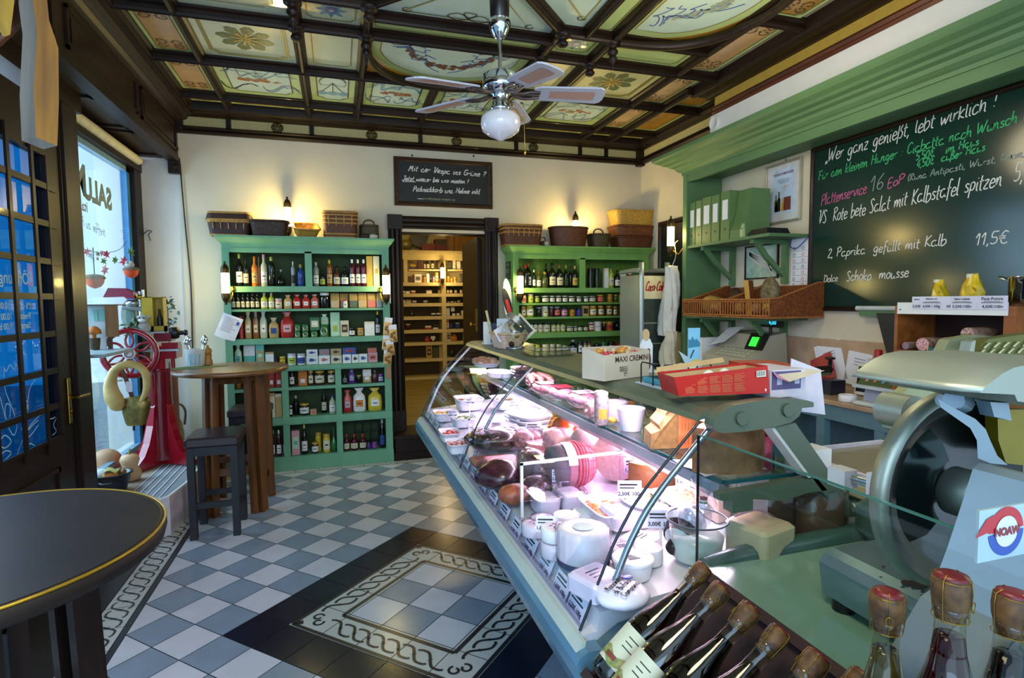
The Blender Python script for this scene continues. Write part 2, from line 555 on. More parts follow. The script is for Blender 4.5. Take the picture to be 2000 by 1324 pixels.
def guilloche(P,length,period,amp,w):
 """running scroll along local (s, t) -> point function P"""
 n=int(round(length/period))
 per=length/n
 for k in range(n):
  s0=k*per
  pts=[]
  for q in range(21):
   a=q/20
   e=min(max((a-.24)/.52,0),1)
   yy=amp*cos(PI*e)*(1-.25*(max(0,.12-a,a-.88)/.12)**2)
   pts.append(P(s0+(a*2.0-.5)*per,yy))
  fl.mat(PAT).ribbon(pts,w)
  c=P(s0+.5*per,0)
  d=amp*.33
  for a in range(4):
   an=a*PI/2+.78
   fl.mat(STAR).poly([P(s0+.5*per+.12*d*cos(an+1.57),.12*d*sin(an+1.57)),P(s0+.5*per-.12*d*cos(an+1.57),-.12*d*sin(an+1.57)),P(s0+.5*per+d*cos(an)-.3*d*sin(an),d*sin(an)+.3*d*cos(an)),P(s0+.5*per+d*cos(an)+.3*d*sin(an),d*sin(an)-.3*d*cos(an))])
for side in range(4):
 def PS(s,t,side=side):
  u,v=[(2+s,1.45-t),(5.55+t,2+s),(5-s,5.55+t),(1.45-t,5-s)][side]
  return gp(u,v)
 guilloche(PS,3.0,0.42,0.20,0.014)
 a,b=1.88,5.12
 q=[(a,a),(b,a),(b,b),(a,b)]
 p0,p1=q[side],q[(side+1)%4]
 fl.mat(PAT).ribbon([gp(*p0),gp(*p1)],0.022)
 a,b=1.07,5.93
 q=[(a,a),(b,a),(b,b),(a,b)]
 p0,p1=q[side],q[(side+1)%4]
 fl.mat(PAT).ribbon([gp(*p0),gp(*p1)],0.020)
 cu,cv=[(1.5,1.5),(5.5,1.5),(5.5,5.5),(1.5,5.5)][side]
 dx,dy=(1 if cu<3 else-1),(1 if cv<3 else-1)
 for sg in(1,-1):
  pts=[]
  for q in range(20):
   a=q/19*1.8*PI
   r=.17-.08*q/19
   lu=.02+r*cos(a)*.8-.05
   lv=sg*(.12+r*sin(a)*.8)
   pts.append(gp(cu+dx*(lu+lv)*.7,cv+dy*(lu-lv)*.7))
  fl.mat(PAT).ribbon(pts,0.012)
 fl.mat(PAT).poly([gp(cu-dx*.36+ox*dx,cv-dy*.36+oy*dy)for ox,oy in((-.03,-.03),(.06,-.05),(.16,.04),(.1,.1),(.04,.16),(-.05,.06))])
fl.mat(T_CREAM).poly([(-1.150,-.4,0),(-1.005,-.4,0),(-1.005,FY1,0),(-1.150,FY1,0)])
fl.mat(PAT).poly([(-1.000,-.4,.0005),(-0.974,-.4,.0005),(-0.974,FY1,.0005),(-1.000,FY1,.0005)])
for k in range(30):
 fl.mat(GROUT).ribbon([(-1.15,k*.2,.0008),(-.975,k*.2,.0008)],.003)
guilloche(lambda s,t:(-1.078+t*.2,1.2+s*.2,.0012),18.5,0.42,0.24,0.011)
fl.q('#2a2726',ro=.4).poly([(-1.7,-.4,0),(-1.155,-.4,0),(-1.155,5.4,0),(-1.7,5.4,0)])
fl.mat(T_CREAM).poly([(-1.0,5.325,0),(3.2,5.325,0),(3.2,5.42,0),(-1.0,5.42,0)])
for k in range(22):
 x=-1.0+k*.2
 fl.mat(GROUT).ribbon([(x,5.325,.0008),(x,5.42,.0008)],.004)
 for dx in(.02,.085,.145):
  fl.mat(PAT).ribbon(_smooth([(x+dx,5.345,.0012),(x+dx+.02,5.365,.0012),(x+dx+.035,5.385,.0012),(x+dx+.055,5.395,.0012)]),.007)
for y in(5.33,5.412):
 fl.mat(PAT).ribbon([(-1,y,.001),(3.2,y,.001)],.005)
floor=fl.build('floor',origin=(0,0,0),strc=1)
DX0,DX1,DZ0,DZ1=0.62,1.48,0.238,2.215
w=MB().mat(WALLP)
w.box(-1.30,5.70,-0.1,DX0,5.86,3.3)
w.box(DX1,5.70,-0.1,3.45,5.86,3.3)
w.box(DX0,5.70,DZ1,DX1,5.86,3.3)
w.mat(WALLW).box(-1.95,5.72,-0.1,-1.30,5.86,3.3)
w.build('wall_back',origin=(0,5.7,0),strc=1)
w=MB().mat(WALLP)
w.box(3.29,-0.6,-0.1,3.45,5.70,3.3)
w.build('wall_right',origin=(3.29,0,0),strc=1)
w=MB().mat(WALLP)
w.box(3.0,-0.6,2.62,3.289,4.03,3.02)
w.q('#b4933a',ro=.7,var=.08).box(3.0,-0.6,3.09,3.289,4.03,3.26)
w.mat(wood('#6b2d12','#3a150a',1)).molding([(3.0,4.03),(3.0,-0.6)],[(0,3.02),(.018,3.02),(.03,3.04),(.012,3.055),(.022,3.075),(.01,3.092),(0,3.092)])
w.build('wall_right_upper',origin=(3.0,0,2.62),strc=1)
w=MB().mat(WHITE)
w.box(-1.9,-0.6,-0.1,-1.72,4.15,0.06)
w.mat(WALLW).box(-1.80,4.15,-0.1,-1.665,5.72,0.30)
w.mat(DARKWOOD_Y).box(-1.62,-0.6,2.68,-1.46,4.15,3.3)
w.build('wall_left',origin=(-1.7,2,0),strc=1)
cs=MB().mat(DARKWOOD_Z)
PY=5.70
for x0,x1 in((0.496,0.625),(1.475,1.605)):
 cs.prism([(x0,PY),(x0,PY-.035),(x0+.02,PY-.045),(x0+.03,PY-.03),(x0+.05,PY-.03),(x0+.062,PY-.05),(x0+.075,PY-.03),(x0+.095,PY-.03),(x1-.018,PY-.045),(x1,PY-.03),(x1,PY+.16),(x0,PY+.16)][:10]+[(x1,PY)],.238,2.245,axis='z')
 cs.box(x0-.006,PY-.055,.238,x1+.006,PY,.44)
 cs.box(x0-.006,PY-.055,2.235,x1+.006,PY,2.375)
 cx=(x0+x1)/2
 cs.lathe([(.048,0),(.048,.012),(.036,.014),(.03,.004),(.02,.004),(.018,.014),(.004,.016)],(cx,PY-.071,2.305),20,'y')
cs.mat(DARKWOOD)
cs.prism([(PY,2.245),(PY-.035,2.245),(PY-.045,2.262),(PY-.03,2.272),(PY-.03,2.29),(PY-.05,2.30),(PY-.03,2.315),(PY-.03,2.335),(PY-.045,2.352),(PY-.035,2.365),(PY,2.365)],.62,1.48,axis='x')
cs.mat(DARKWOOD_Z).box(DX0-.005,PY+.001,DZ0,DX0+.012,PY+.165,DZ1).box(DX1-.012,PY+.001,DZ0,DX1+.005,PY+.165,DZ1).box(DX0,PY+.001,DZ1-.012,DX1,PY+.165,DZ1+.004)
cs.build('door_1',origin=(1.05,5.7,.238),strc=1)
st=MB().mat(DARKWOOD)
st.box(0.50,5.45,0,1.60,5.88,.238)
st.box(0.49,5.43,.205,1.61,5.46,.238).box(0.49,5.435,0,1.61,5.46,.07)
st.build('trim_1',origin=(1.05,5.5,0),strc=1)
dl=MB().mat(DARKWOOD_Z).box(1.435,5.87,.25,1.475,6.62,2.2)
t=dl.build('door_2',origin=(1.45,6.2,.25),strc=1)
h=MB().mat(BRASS).box(1.428,5.92,1.20,1.434,5.97,1.44)
h.tube([(1.43,5.945,1.27),(1.38,5.945,1.27)],.009).ell((1.375,5.945,1.27),(.022,.022,.022))
h.build('door_handle',parent=t)
GOLDMESH=mat('#cbb878',ro=.6,me=.0,var=.35,scale=260)
fz=MB().mat(DARKWOOD)
fz.prism([(5.70,3.018),(5.665,3.018),(5.65,3.035),(5.66,3.05),(5.645,3.065),(5.67,3.084),(5.70,3.084)],-1.30,3.29,axis='x')
fz.prism([(5.70,3.166),(5.66,3.166),(5.63,3.18),(5.58,3.185),(5.55,3.20),(5.50,3.175),(5.47,3.175),(5.45,3.30),(5.70,3.30)],-1.30,3.29,axis='x')
fz.mat(GOLDMESH).box(-1.30,5.69,3.08,3.29,5.699,3.17)
fz.mat(DARKWOOD)
for px in(447,609,821,1008,1133,1184):
 x=HY(px,260,5.68).x
 fz.box(x-.02,5.672,3.08,x+.02,5.70,3.17)
fz.box(-1.30,5.65,3.02,-1.245,5.70,3.17).box(3.215,5.62,3.0,3.29,5.70,3.18)
CORBEL=mat('#5c4a20',ro=.5,me=.3,var=.3,scale=60)
fz.mat(CORBEL)
for px in(542,726,892,1042):
 x=HY(px,265,5.68).x
 fz.ell((x,5.685,3.125),(.055,.02,.046),10,6)
 for a in range(6):
  fz.ell((x+.035*cos(a*1.05),5.672,3.125+.03*sin(a*1.05)),(.016,.01,.014),6,4)
fz.build('trim_2',origin=(1,5.7,3.02),strc=1)
fz=MB().mat(DARKWOOD_Y)
fz.prism([(3.29,3.018),(3.255,3.018),(3.24,3.04),(3.25,3.06),(3.26,3.084),(3.29,3.084)],4.03,5.70,axis='y')
fz.prism([(3.29,3.166),(3.25,3.166),(3.22,3.19),(3.17,3.18),(3.15,3.30),(3.29,3.30)],4.03,5.70,axis='y')
fz.prism([(3.02,3.165),(2.97,3.165),(2.95,3.18),(2.90,3.18),(2.87,3.195),(2.85,3.17),(2.82,3.175),(2.80,3.30),(3.02,3.30)],-0.6,4.10,axis='y')
fz.mat(GOLDMESH).box(3.279,4.03,3.08,3.288,5.70,3.17)
fz.build('trim_3',origin=(3.2,4,3.02),strc=1)
CZ,BZ=3.232,3.172
P_GREEN=mat('#bcd28e',ro=.12,var=.06,scale=4,spec=.5,coat=.4)
P_PALE=mat('#c8d2b4',ro=.12,var=.06,scale=4,spec=.5,coat=.4)
P_SKY=mat('#c6dcd2',ro=.12,var=.07,scale=5,spec=.5,coat=.4)
P_CREAM=mat('#dcd89c',ro=.12,var=.08,scale=4,spec=.5,coat=.4)
P_OCHRE=mat('#b5852a',ro=.2,var=.12,scale=8,coat=.3)
P_TAN=mat('#c79f6b',ro=.2,var=.12,scale=8,coat=.3)
P_BLUE=mat('#3f63a8',ro=.4,var=.2,scale=30)
P_BLUE2=mat('#7aa3b8',ro=.4,var=.2,scale=30)
P_LEAF=mat('#55653a',ro=.4,var=.2,scale=30)
P_BROWN=mat('#6d4327',ro=.4,var=.35,scale=40)
P_RUST=mat('#a0623a',ro=.4,var=.35,scale=40)
P_LINE=mat('#8b7a2a',ro=.4,var=.15)
P_DARK=mat('#4b3b18',ro=.4,var=.2)
ce=MB()
ce.q('#8a8a78',ro=.9).box(-1.5,-0.6,3.245,3.45,5.75,3.36)
ZP,ZD,ZE=CZ,CZ-.002,CZ-.004
def cpoly(pts,m,z):
 ce.mat(m).poly([(x,y,z)for x,y in pts])
def crect(x0,y0,x1,y1,m,z=ZP):
 cpoly([(x0,y0),(x0,y1),(x1,y1),(x1,y0)],m,z)
def cline(pts,w,m=None,closed=0,z=ZE):
 ce.mat(m or P_LINE).ribbon([(x,y,z)for x,y in pts],w,up=(0,0,-1),closed=closed)
def notched(x0,y0,x1,y1,r):
 """rectangle with scooped corners"""
 out=[]
 for cx,cy,a0 in((x0,y0,90),(x1,y0,180),(x1,y1,270),(x0,y1,360)):
  for k in range(5):
   a=math.radians(a0-k*22.5)
   out.append((cx+r*cos(a),cy+r*sin(a)))
 return out
def flower(cx,cy,r,m=None):
 for k in range(8):
  a=k*PI/4+.2
  c,s=cos(a),sin(a)
  shape=[(.12,-.03),(.45,-.16),(.75,-.24),(.86,-.12),(.98,-.08),(.93,0),(.98,.08),(.86,.13),(.75,.24),(.45,.16),(.12,.03)]
  cpoly([(cx+r*(p*c-q*s),cy+r*(p*s+q*c))for p,q in shape],m or P_LEAF,ZD)
  a+=PI/8*0
  cline([(cx+r*.1*c,cy+r*.1*s),(cx+r*.5*c,cy+r*.5*s)],r*.09,mat('#c7a23a',ro=.4))
 cpoly([(cx+r*.12*cos(k),cy+r*.12*sin(k))for k in[q*.785 for q in range(8)]],mat('#8a7424',ro=.4),ZE)
def ribbon_swirl(cx,cy,w,h,m,seed,n=3):
 rd=random.Random(seed)
 for k in range(n):
  pts=[]
  ph=rd.uniform(0,6)
  for q in range(16):
   t=q/15
   pts.append((cx+w*(t-.5)+.10*w*sin(9*t+ph),cy+h*.35*sin(7*t+ph*1.7)+h*.2*cos(13*t+ph)))
  cline(_smooth(pts,2),.009,m,z=ZE)
def garland(cx,cy,w,h,m,seed,n=46,droop=0.0):
 rd=random.Random(seed)
 for k in range(n):
  t=rd.uniform(-.5,.5)
  x=cx+w*t
  y=cy+h*rd.uniform(-.4,.4)*(1-abs(t))+droop*(t*t*4-1)
  a=rd.uniform(0,6.28)
  r=rd.uniform(.012,.026)
  cpoly([(x+r*cos(a+q),y+r*.6*sin(a+q))for q in(0,1.2,2.4,3.6,4.9)],m,ZD-.001*rd.random())
def scroll(cx,cy,s,fx=1,fy=1):
 for sg in(1,-1):
  pts=[]
  for q in range(16):
   a=q/15*1.7*PI
   r=s*(.5-.38*q/15)
   pts.append((cx+fx*(r*cos(a)+.1*s),cy+fy*sg*(r*sin(a)+.35*s)))
  cline(pts,.007,P_DARK)
 for q in range(3):
  cpoly([(cx+fx*(.5+.25*q)*s*.6+.14*s*cos(a),cy+fy*(q-1)*.3*s+.1*s*sin(a))for a in(0,1,2,3,4,5)],P_DARK,ZD)
XS=dict(a0=-1.15,a1=-.85,b1=-.19,c1=.22,d1=1.39,e1=1.76,f1=2.47,g1=2.79,h1=3.17)
E_=.03
def cell(x0,y0,x1,y1,base,kind):
 x0,y0,x1,y1=x0+E_,y0+E_,x1-E_,y1-E_
 crect(x0,y0,x1,y1,base)
 w_,h_=x1-x0,y1-y0
 cx,cy=(x0+x1)/2,(y0+y1)/2
 mx=min(w_,h_)
 if kind=='flower':
  for d in(.1,.125):
   cline(notched(x0+d*mx*.9,y0+d*mx*.9,x1-d*mx*.9,y1-d*mx*.9,.07*mx),.009,closed=1)
  flower(cx,cy,.3*mx)
 elif kind=='picture':
  d=.13*mx
  n=notched(x0+d,y0+d,x1-d,y1-d,.07*mx)
  cpoly(n,P_SKY,ZD+.001)
  cline(n,.008,P_DARK,1)
  seed=int(cx*100+cy*37)
  for k,(ox,oy)in enumerate(((-.25,.2),(.25,.2),(-.2,-.2),(.2,-.22))):
   ribbon_swirl(cx+ox*w_,cy+oy*h_,w_*.42,h_*.25,P_BLUE2 if k>1 else mat('#6d86a8',ro=.4),seed+k,2)
  garland(cx,cy,w_*.48,h_*.16,P_RUST,seed,40)
 elif kind=='vase':
  n=notched(x0+.16*w_,y0+.1*h_,x1-.16*w_,y1-.1*h_,.05)
  cpoly(n,P_SKY,ZD+.001)
  cline(n,.008,P_DARK,1)
  cline(_smooth([(cx-.1,cy-.12),(cx-.06,cy-.2),(cx+.06,cy-.2),(cx+.1,cy-.12)]),.01,P_LEAF)
  for k in(-1,0,1):
   cline(_smooth([(cx,cy-.1),(cx+k*.04,cy),(cx+k*.085,cy+.1)]),.006,P_LEAF)
   cpoly([(cx+k*.085+.045*cos(a),cy+.13+.045*sin(a))for a in[q*.63 for q in range(10)]],P_BLUE2,ZD)
   cline(_smooth([(cx,cy-.08),(cx+k*.08,cy-.04),(cx+k*.1,cy-.1)]),.005,P_LEAF)
 elif kind=='star':
  n=notched(x0+.12*mx,y0+.14*mx,x1-.12*mx,y1-.14*mx,.08*mx)
  cline(n,.008,P_LINE,1)
  st_=[]
  for q in range(16):
   r=mx*(.3 if q%2==0 else .15)
   st_.append((cx+r*cos(q*PI/8),cy+r*sin(q*PI/8)))
  cpoly(st_,mat('#3d7aa0',ro=.4),ZD)
  cpoly([(cx+mx*.12*cos(q*.52),cy+mx*.12*sin(q*.52))for q in range(12)],mat('#2c3f86',ro=.4),ZE)
  cpoly([(cx+mx*.05*cos(q*.52),cy+mx*.05*sin(q*.52))for q in range(12)],P_BLUE2,ZE-.001)
 elif kind=='plain':
  d=.14*mx
  cline(notched(x0+d,y0+d,x1-d,y1-d,.09*mx),.007,P_LINE,1)
 elif kind in('tan','ochre','strip'):
  m=P_OCHRE if kind=='ochre' else P_TAN if kind=='tan' else mat('#a8803c',ro=.25,var=.15,coat=.3)
  d=.12*mx
  n=notched(x0+d,y0+d,x1-d,y1-d,.04*mx+.012)
  cpoly(n,m,ZD+.001)
  cline(n,.005,P_DARK,1)
  if kind!='ochre':
   if w_>h_:
    scroll(x0+d+.08,cy,h_*.45,1,1)
    scroll(x1-d-.08,cy,h_*.45,-1,1)
    if w_>.8:
     scroll(cx,cy,h_*.4,1,1)
   else:
    for yy,f in((y0+d+.09,1),(y1-d-.09,-1)):
     for sx in(-.25,.25):
      scroll(cx+sx*w_,yy,w_*.3,1 if sx<0 else-1,f)
R1,R2_,R3,R4,R0=5.20,4.47,3.77,3.40,5.47
X=XS
cell(X['a0'],R1,X['a1'],R0,P_GREEN,'tan');cell(X['a1'],R1,X['b1'],R0,P_GREEN,'strip');cell(X['b1'],R1,.80,R0,P_GREEN,'strip');cell(.80,R1,1.76,R0,P_GREEN,'strip')
cell(X['e1'],R1,X['f1'],R0,P_GREEN,'strip');cell(X['f1'],R1,X['g1'],R0,P_GREEN,'tan');cell(X['g1'],R1,X['h1'],R0,P_GREEN,'ochre')
cell(X['a0'],R2_,X['a1'],R1,P_GREEN,'tan');cell(X['a1'],R2_,X['b1'],R1,P_GREEN,'picture');cell(X['b1'],R2_,X['c1'],R1,P_GREEN,'vase')
cell(X['c1'],R2_,.80,R1,P_GREEN,'picture');cell(.80,R2_,X['d1'],R1,P_GREEN,'picture');cell(X['d1'],R2_,X['e1'],R1,P_GREEN,'vase');cell(X['e1'],R2_,X['f1'],R1,P_GREEN,'picture')
cell(X['f1'],R2_,X['g1'],R1,P_GREEN,'tan');cell(X['g1'],R2_,X['h1'],R1,P_GREEN,'ochre')
cell(X['a0'],R3,X['a1'],R2_,P_GREEN,'tan');cell(X['a1'],R3,X['b1'],R2_,P_PALE,'flower');cell(X['b1'],R3,X['c1'],R2_,P_PALE,'plain')
cell(X['d1'],R3,X['e1'],R2_,P_CREAM,'plain');cell(X['e1'],R3,X['f1'],R2_,P_CREAM,'flower');cell(X['f1'],R3,X['g1'],R2_,P_GREEN,'tan');cell(X['g1'],R3,X['h1'],R2_,P_GREEN,'ochre')
cell(X['a0'],2.6,X['a1'],R3,P_SKY,'plain');cell(X['a1'],2.2,X['b1'],R3,P_PALE,'plain');cell(X['b1'],R4,X['c1'],R3,P_PALE,'star');cell(X['b1'],2.2,X['c1'],R4,P_PALE,'plain')
cell(X['d1'],R4,X['e1'],R3,P_GREEN,'star');cell(X['e1'],R4,X['f1'],R3,P_GREEN,'plain');cell(X['f1'],2.93,X['g1'],R3,P_GREEN,'tan');cell(X['f1'],2.0,X['g1'],2.93,P_GREEN,'strip')
cell(X['c1'],3.53,X['d1'],R3,P_GREEN,'plain');cell(1.56,2.2,X['e1'],R4,P_GREEN,'plain')
CX,CY=.805,2.80
crect(.22,2.1,1.56,3.53,P_SKY)
for sg in(1,-1):
 tri=[(CX+sg*.1,CY+.18),(CX+.62*sg,3.44)]
cline([(.42,3.47),(1.2,3.47),(.95,3.17)],.009,P_LINE)
cline([(.42,3.47),(.70,3.17)],.009,P_LINE)
cline([(1.49,3.28),(1.49,2.2)],.009,P_LINE)
cline([(1.49,3.28),(1.12,2.88)],.009,P_LINE)
for q in(-1,1):
 cline(_smooth([(.81,3.45),(.81+q*.07,3.41),(.81+q*.13,3.45),(.81+q*.07,3.49),(.81,3.46),(.81-q*.04,3.40),(.81,3.39)]),.008,P_DARK)
for ex,ey in((.44,3.45),(1.2,3.45),(1.47,3.26)):
 cline([(ex+.025*cos(a),ey+.025*sin(a))for a in[q*.5 for q in range(11)]],.007,P_DARK)
def lunette(o,ex,ey,depth,half,seed):
 """o: middle of the straight side; ex along it, ey into the bow"""
 pt=lambda s,t:(o[0]+ex[0]*s+ey[0]*t,o[1]+ex[1]*s+ey[1]*t)
 def bow(k,n=24):
  return[pt(half*k*sin(a),depth*k*(cos(a))**.7 if cos(a)>0 else 0)for a in[-PI/2+PI*q/n for q in range(n+1)]]
 cpoly([pt(-half-.03,0),pt(half+.03,0),pt(half+.03,depth+.03),pt(-half-.03,depth+.03)],P_OCHRE,ZP)
 cpoly(bow(1.0),P_GREEN,ZD)
 inn=[pt(-.85*half,.06)]+[pt(.88*half*sin(a),.05+depth*.82*cos(a)**.7)for a in[-1.3+2.6*q/16 for q in range(17)]]+[pt(.85*half,.06)]
 cpoly(inn,P_SKY,ZD-.001)
 cline(inn,.008,P_LINE,1,z=ZE)
 rd=random.Random(seed)
 for sg in(1,-1):
  for k in range(5):
   pts=[pt(sg*half*(.72-.05*k+.05*sin(q*1.3+k))-sg*q*.022,.12+.03*k+.035*sin(q*.9+k*1.3)+q*.006*k)for q in range(12)]
   cline(_smooth(pts,2),.009,P_BLUE,z=ZE-.0006)
 for k in range(90):
  t=rd.uniform(-.55,.55)
  s_,tt=t*half*1.0,.33-.28*(t*1.7)**2+rd.uniform(-.035,.035)+.02
  x,y=pt(s_,max(tt+.08,.1)if depth>.6 else max(tt,.1)*depth/.62+.1)
  a,r=rd.uniform(0,6.28),rd.uniform(.012,.028)
  cpoly([(x+r*cos(a+q),y+r*.7*sin(a+q))for q in(0,1.2,2.4,3.6,4.9)],P_BROWN if seed==1 else mat('#8f9a8a',ro=.4,var=.2),ZE-.001*rd.random())
 ce.mat(DARKWOOD).tube([(x,y,BZ+.01)for x,y in bow(1.02)],.026,6,flat=1.2)
lunette((.805,R3),(1,0),(0,1),.68,.56,1)
lunette((1.79,2.80),(0,1),(1,0),.66,.58,2)
def beam(x0,y0,x1,y1,w=.05,z0=None):
 """moulded ceiling beam between two points"""
 z0=z0 or BZ
 d=Vector((x1-x0,y1-y0,0)).normalized()
 n=Vector((d.y,-d.x,0))
 prof=[(-w/2-.012,CZ+.01),(-w/2-.012,CZ-.014),(-w/2+.006,CZ-.022),(-w/2+.006,z0+.012),(-w/4,z0),(-w/8,z0+.006),(w/8,z0+.006),(w/4,z0),(w/2-.006,z0+.012),(w/2-.006,CZ-.022),(w/2+.012,CZ-.014),(w/2+.012,CZ+.01)]
 ce.mat(DARKWOOD if abs(d.x)>.7 else DARKWOOD_Y).loft([[tuple(Vector((px,py,0))+n*o+Vector((0,0,z)))for o,z in prof]for px,py in((x0,y0),(x1,y1))],1,1,0)
for x in(-.85,-.19,1.76,2.47):
 beam(x,0.0,x,5.50)
beam(.22,3.40,.22,5.50);beam(1.39,3.40,1.39,5.2);beam(.80,R2_,.80,5.50);beam(2.79,4.06,2.79,5.5)
beam(1.56,2.0,1.56,3.40,.04)
beam(-1.2,R1,3.19,R1);beam(-1.2,R2_,3.19,R2_);beam(-1.2,R3,2.86,R3);beam(-.19,R4,.22,R4);beam(1.39,R4,2.47,R4)
beam(.24,3.53,1.39,3.53,.04);beam(-.85,2.2,-.19,2.2);beam(-1.2,2.6,-.85,2.6);beam(2.47,2.93,2.86,2.93)
beam(1.40,3.41,CX,CY);beam(.21,3.41,CX,CY);beam(.22,2.1,CX,CY);beam(1.39,2.1,CX,CY)
beam(-1.16,-.3,-1.16,5.5);beam(3.175,4.05,3.175,5.5);beam(2.85,0,2.85,4.1)
ce.mat(DARKWOOD).box(-1.33,-.6,3.17,-1.16,5.7,3.25)
ce.build('ceiling',origin=(1,3,3.17),strc=1)
def drop(x,y,long,lab):
 b=MB().mat(DARKWOOD_Z)
 b.lathe([(.05,0),(.05,-.012),(.03,-.02),(.022,-.035),(.034,-.05),(.034,-.062),(.02,-.075)]+([(.024,-.085),(.03,-.1),(.018,-.118),(.008,-.13),(.012,-.14),(.008,-.15),(.011,-.158),(.002,-.17)]if long else[(.004,-.078)]),(x,y,BZ+.012),14)
 o=b.build('ceiling_finial',origin=(x,y,BZ-.1))
 tag(o,lab,'ceiling ornament','turned drops on the ceiling beams')
drop(.22,3.77,1,'turned dark wood drop above the left end of the painted half-round panel')
drop(-.19,3.45,1,'turned dark wood drop beside the blue star ceiling panel')
drop(1.76,3.42,1,'turned dark wood drop beside the flower panel left of the ribbon lunette')
drop(1.39,3.77,1,'turned dark wood drop showing just past the raised fan blade')
drop(1.40,3.40,0,'flat dark wood rosette where the diagonal ceiling beam meets the grid')
drop(.22,3.40,0,'flat dark wood rosette near the fan canopy at the blue star panel')
drop(-.19,3.77,0,'flat dark wood rosette over the green flower ceiling panel on the window side')
drop(1.76,3.77,0,'flat dark wood rosette beside the olive flower ceiling panel on the counter side')
# shelf goods
PAL=dict(dark='#12160f',black='#101012',olive='#4a5220',green='#2f6a3a',amber='#8a4d12',brown='#4a2a14',orange='#d07a22',red='#b02a26',wine='#4a1420',yellow='#d3b832',gold='#b8963a',cream='#d9cfae',white='#e8e6e0',grey='#7f8488',silver='#b5b8ba',blue='#27458f',purple='#5a2f86',pink='#d49aa0',teal='#5fb6a8',tan='#b99a63',lime='#a9b64a',clear='#b8bda2',kraft='#a98a4e',rose='#c96a5a',mint='#b6d9b4',violet='#9a4a9a',honey='#b77a22')
GCACHE={}
ORD=['first','second','third','fourth','fifth','sixth','seventh','eighth','ninth','tenth','eleventh','twelfth','thirteenth','fourteenth','fifteenth','sixteenth','seventeenth','eighteenth','nineteenth','twentieth','twenty-first','twenty-second','twenty-third','twenty-fourth','twenty-fifth','twenty-sixth','twenty-seventh','twenty-eighth','twenty-ninth','thirtieth']
def pm(c,ro=.35,**k):
 return mat(PAL.get(c,c),ro=ro,var=.08,scale=40,**k)
def arc_label(r,z0,z1,ang=1.15,n=9):
 a=[-PI/2-ang+2*ang*i/(n-1)for i in range(n)]
 return[[(r*cos(t),r*sin(t),z0)for t in a],[(r*cos(t),r*sin(t),z1)for t in a]]
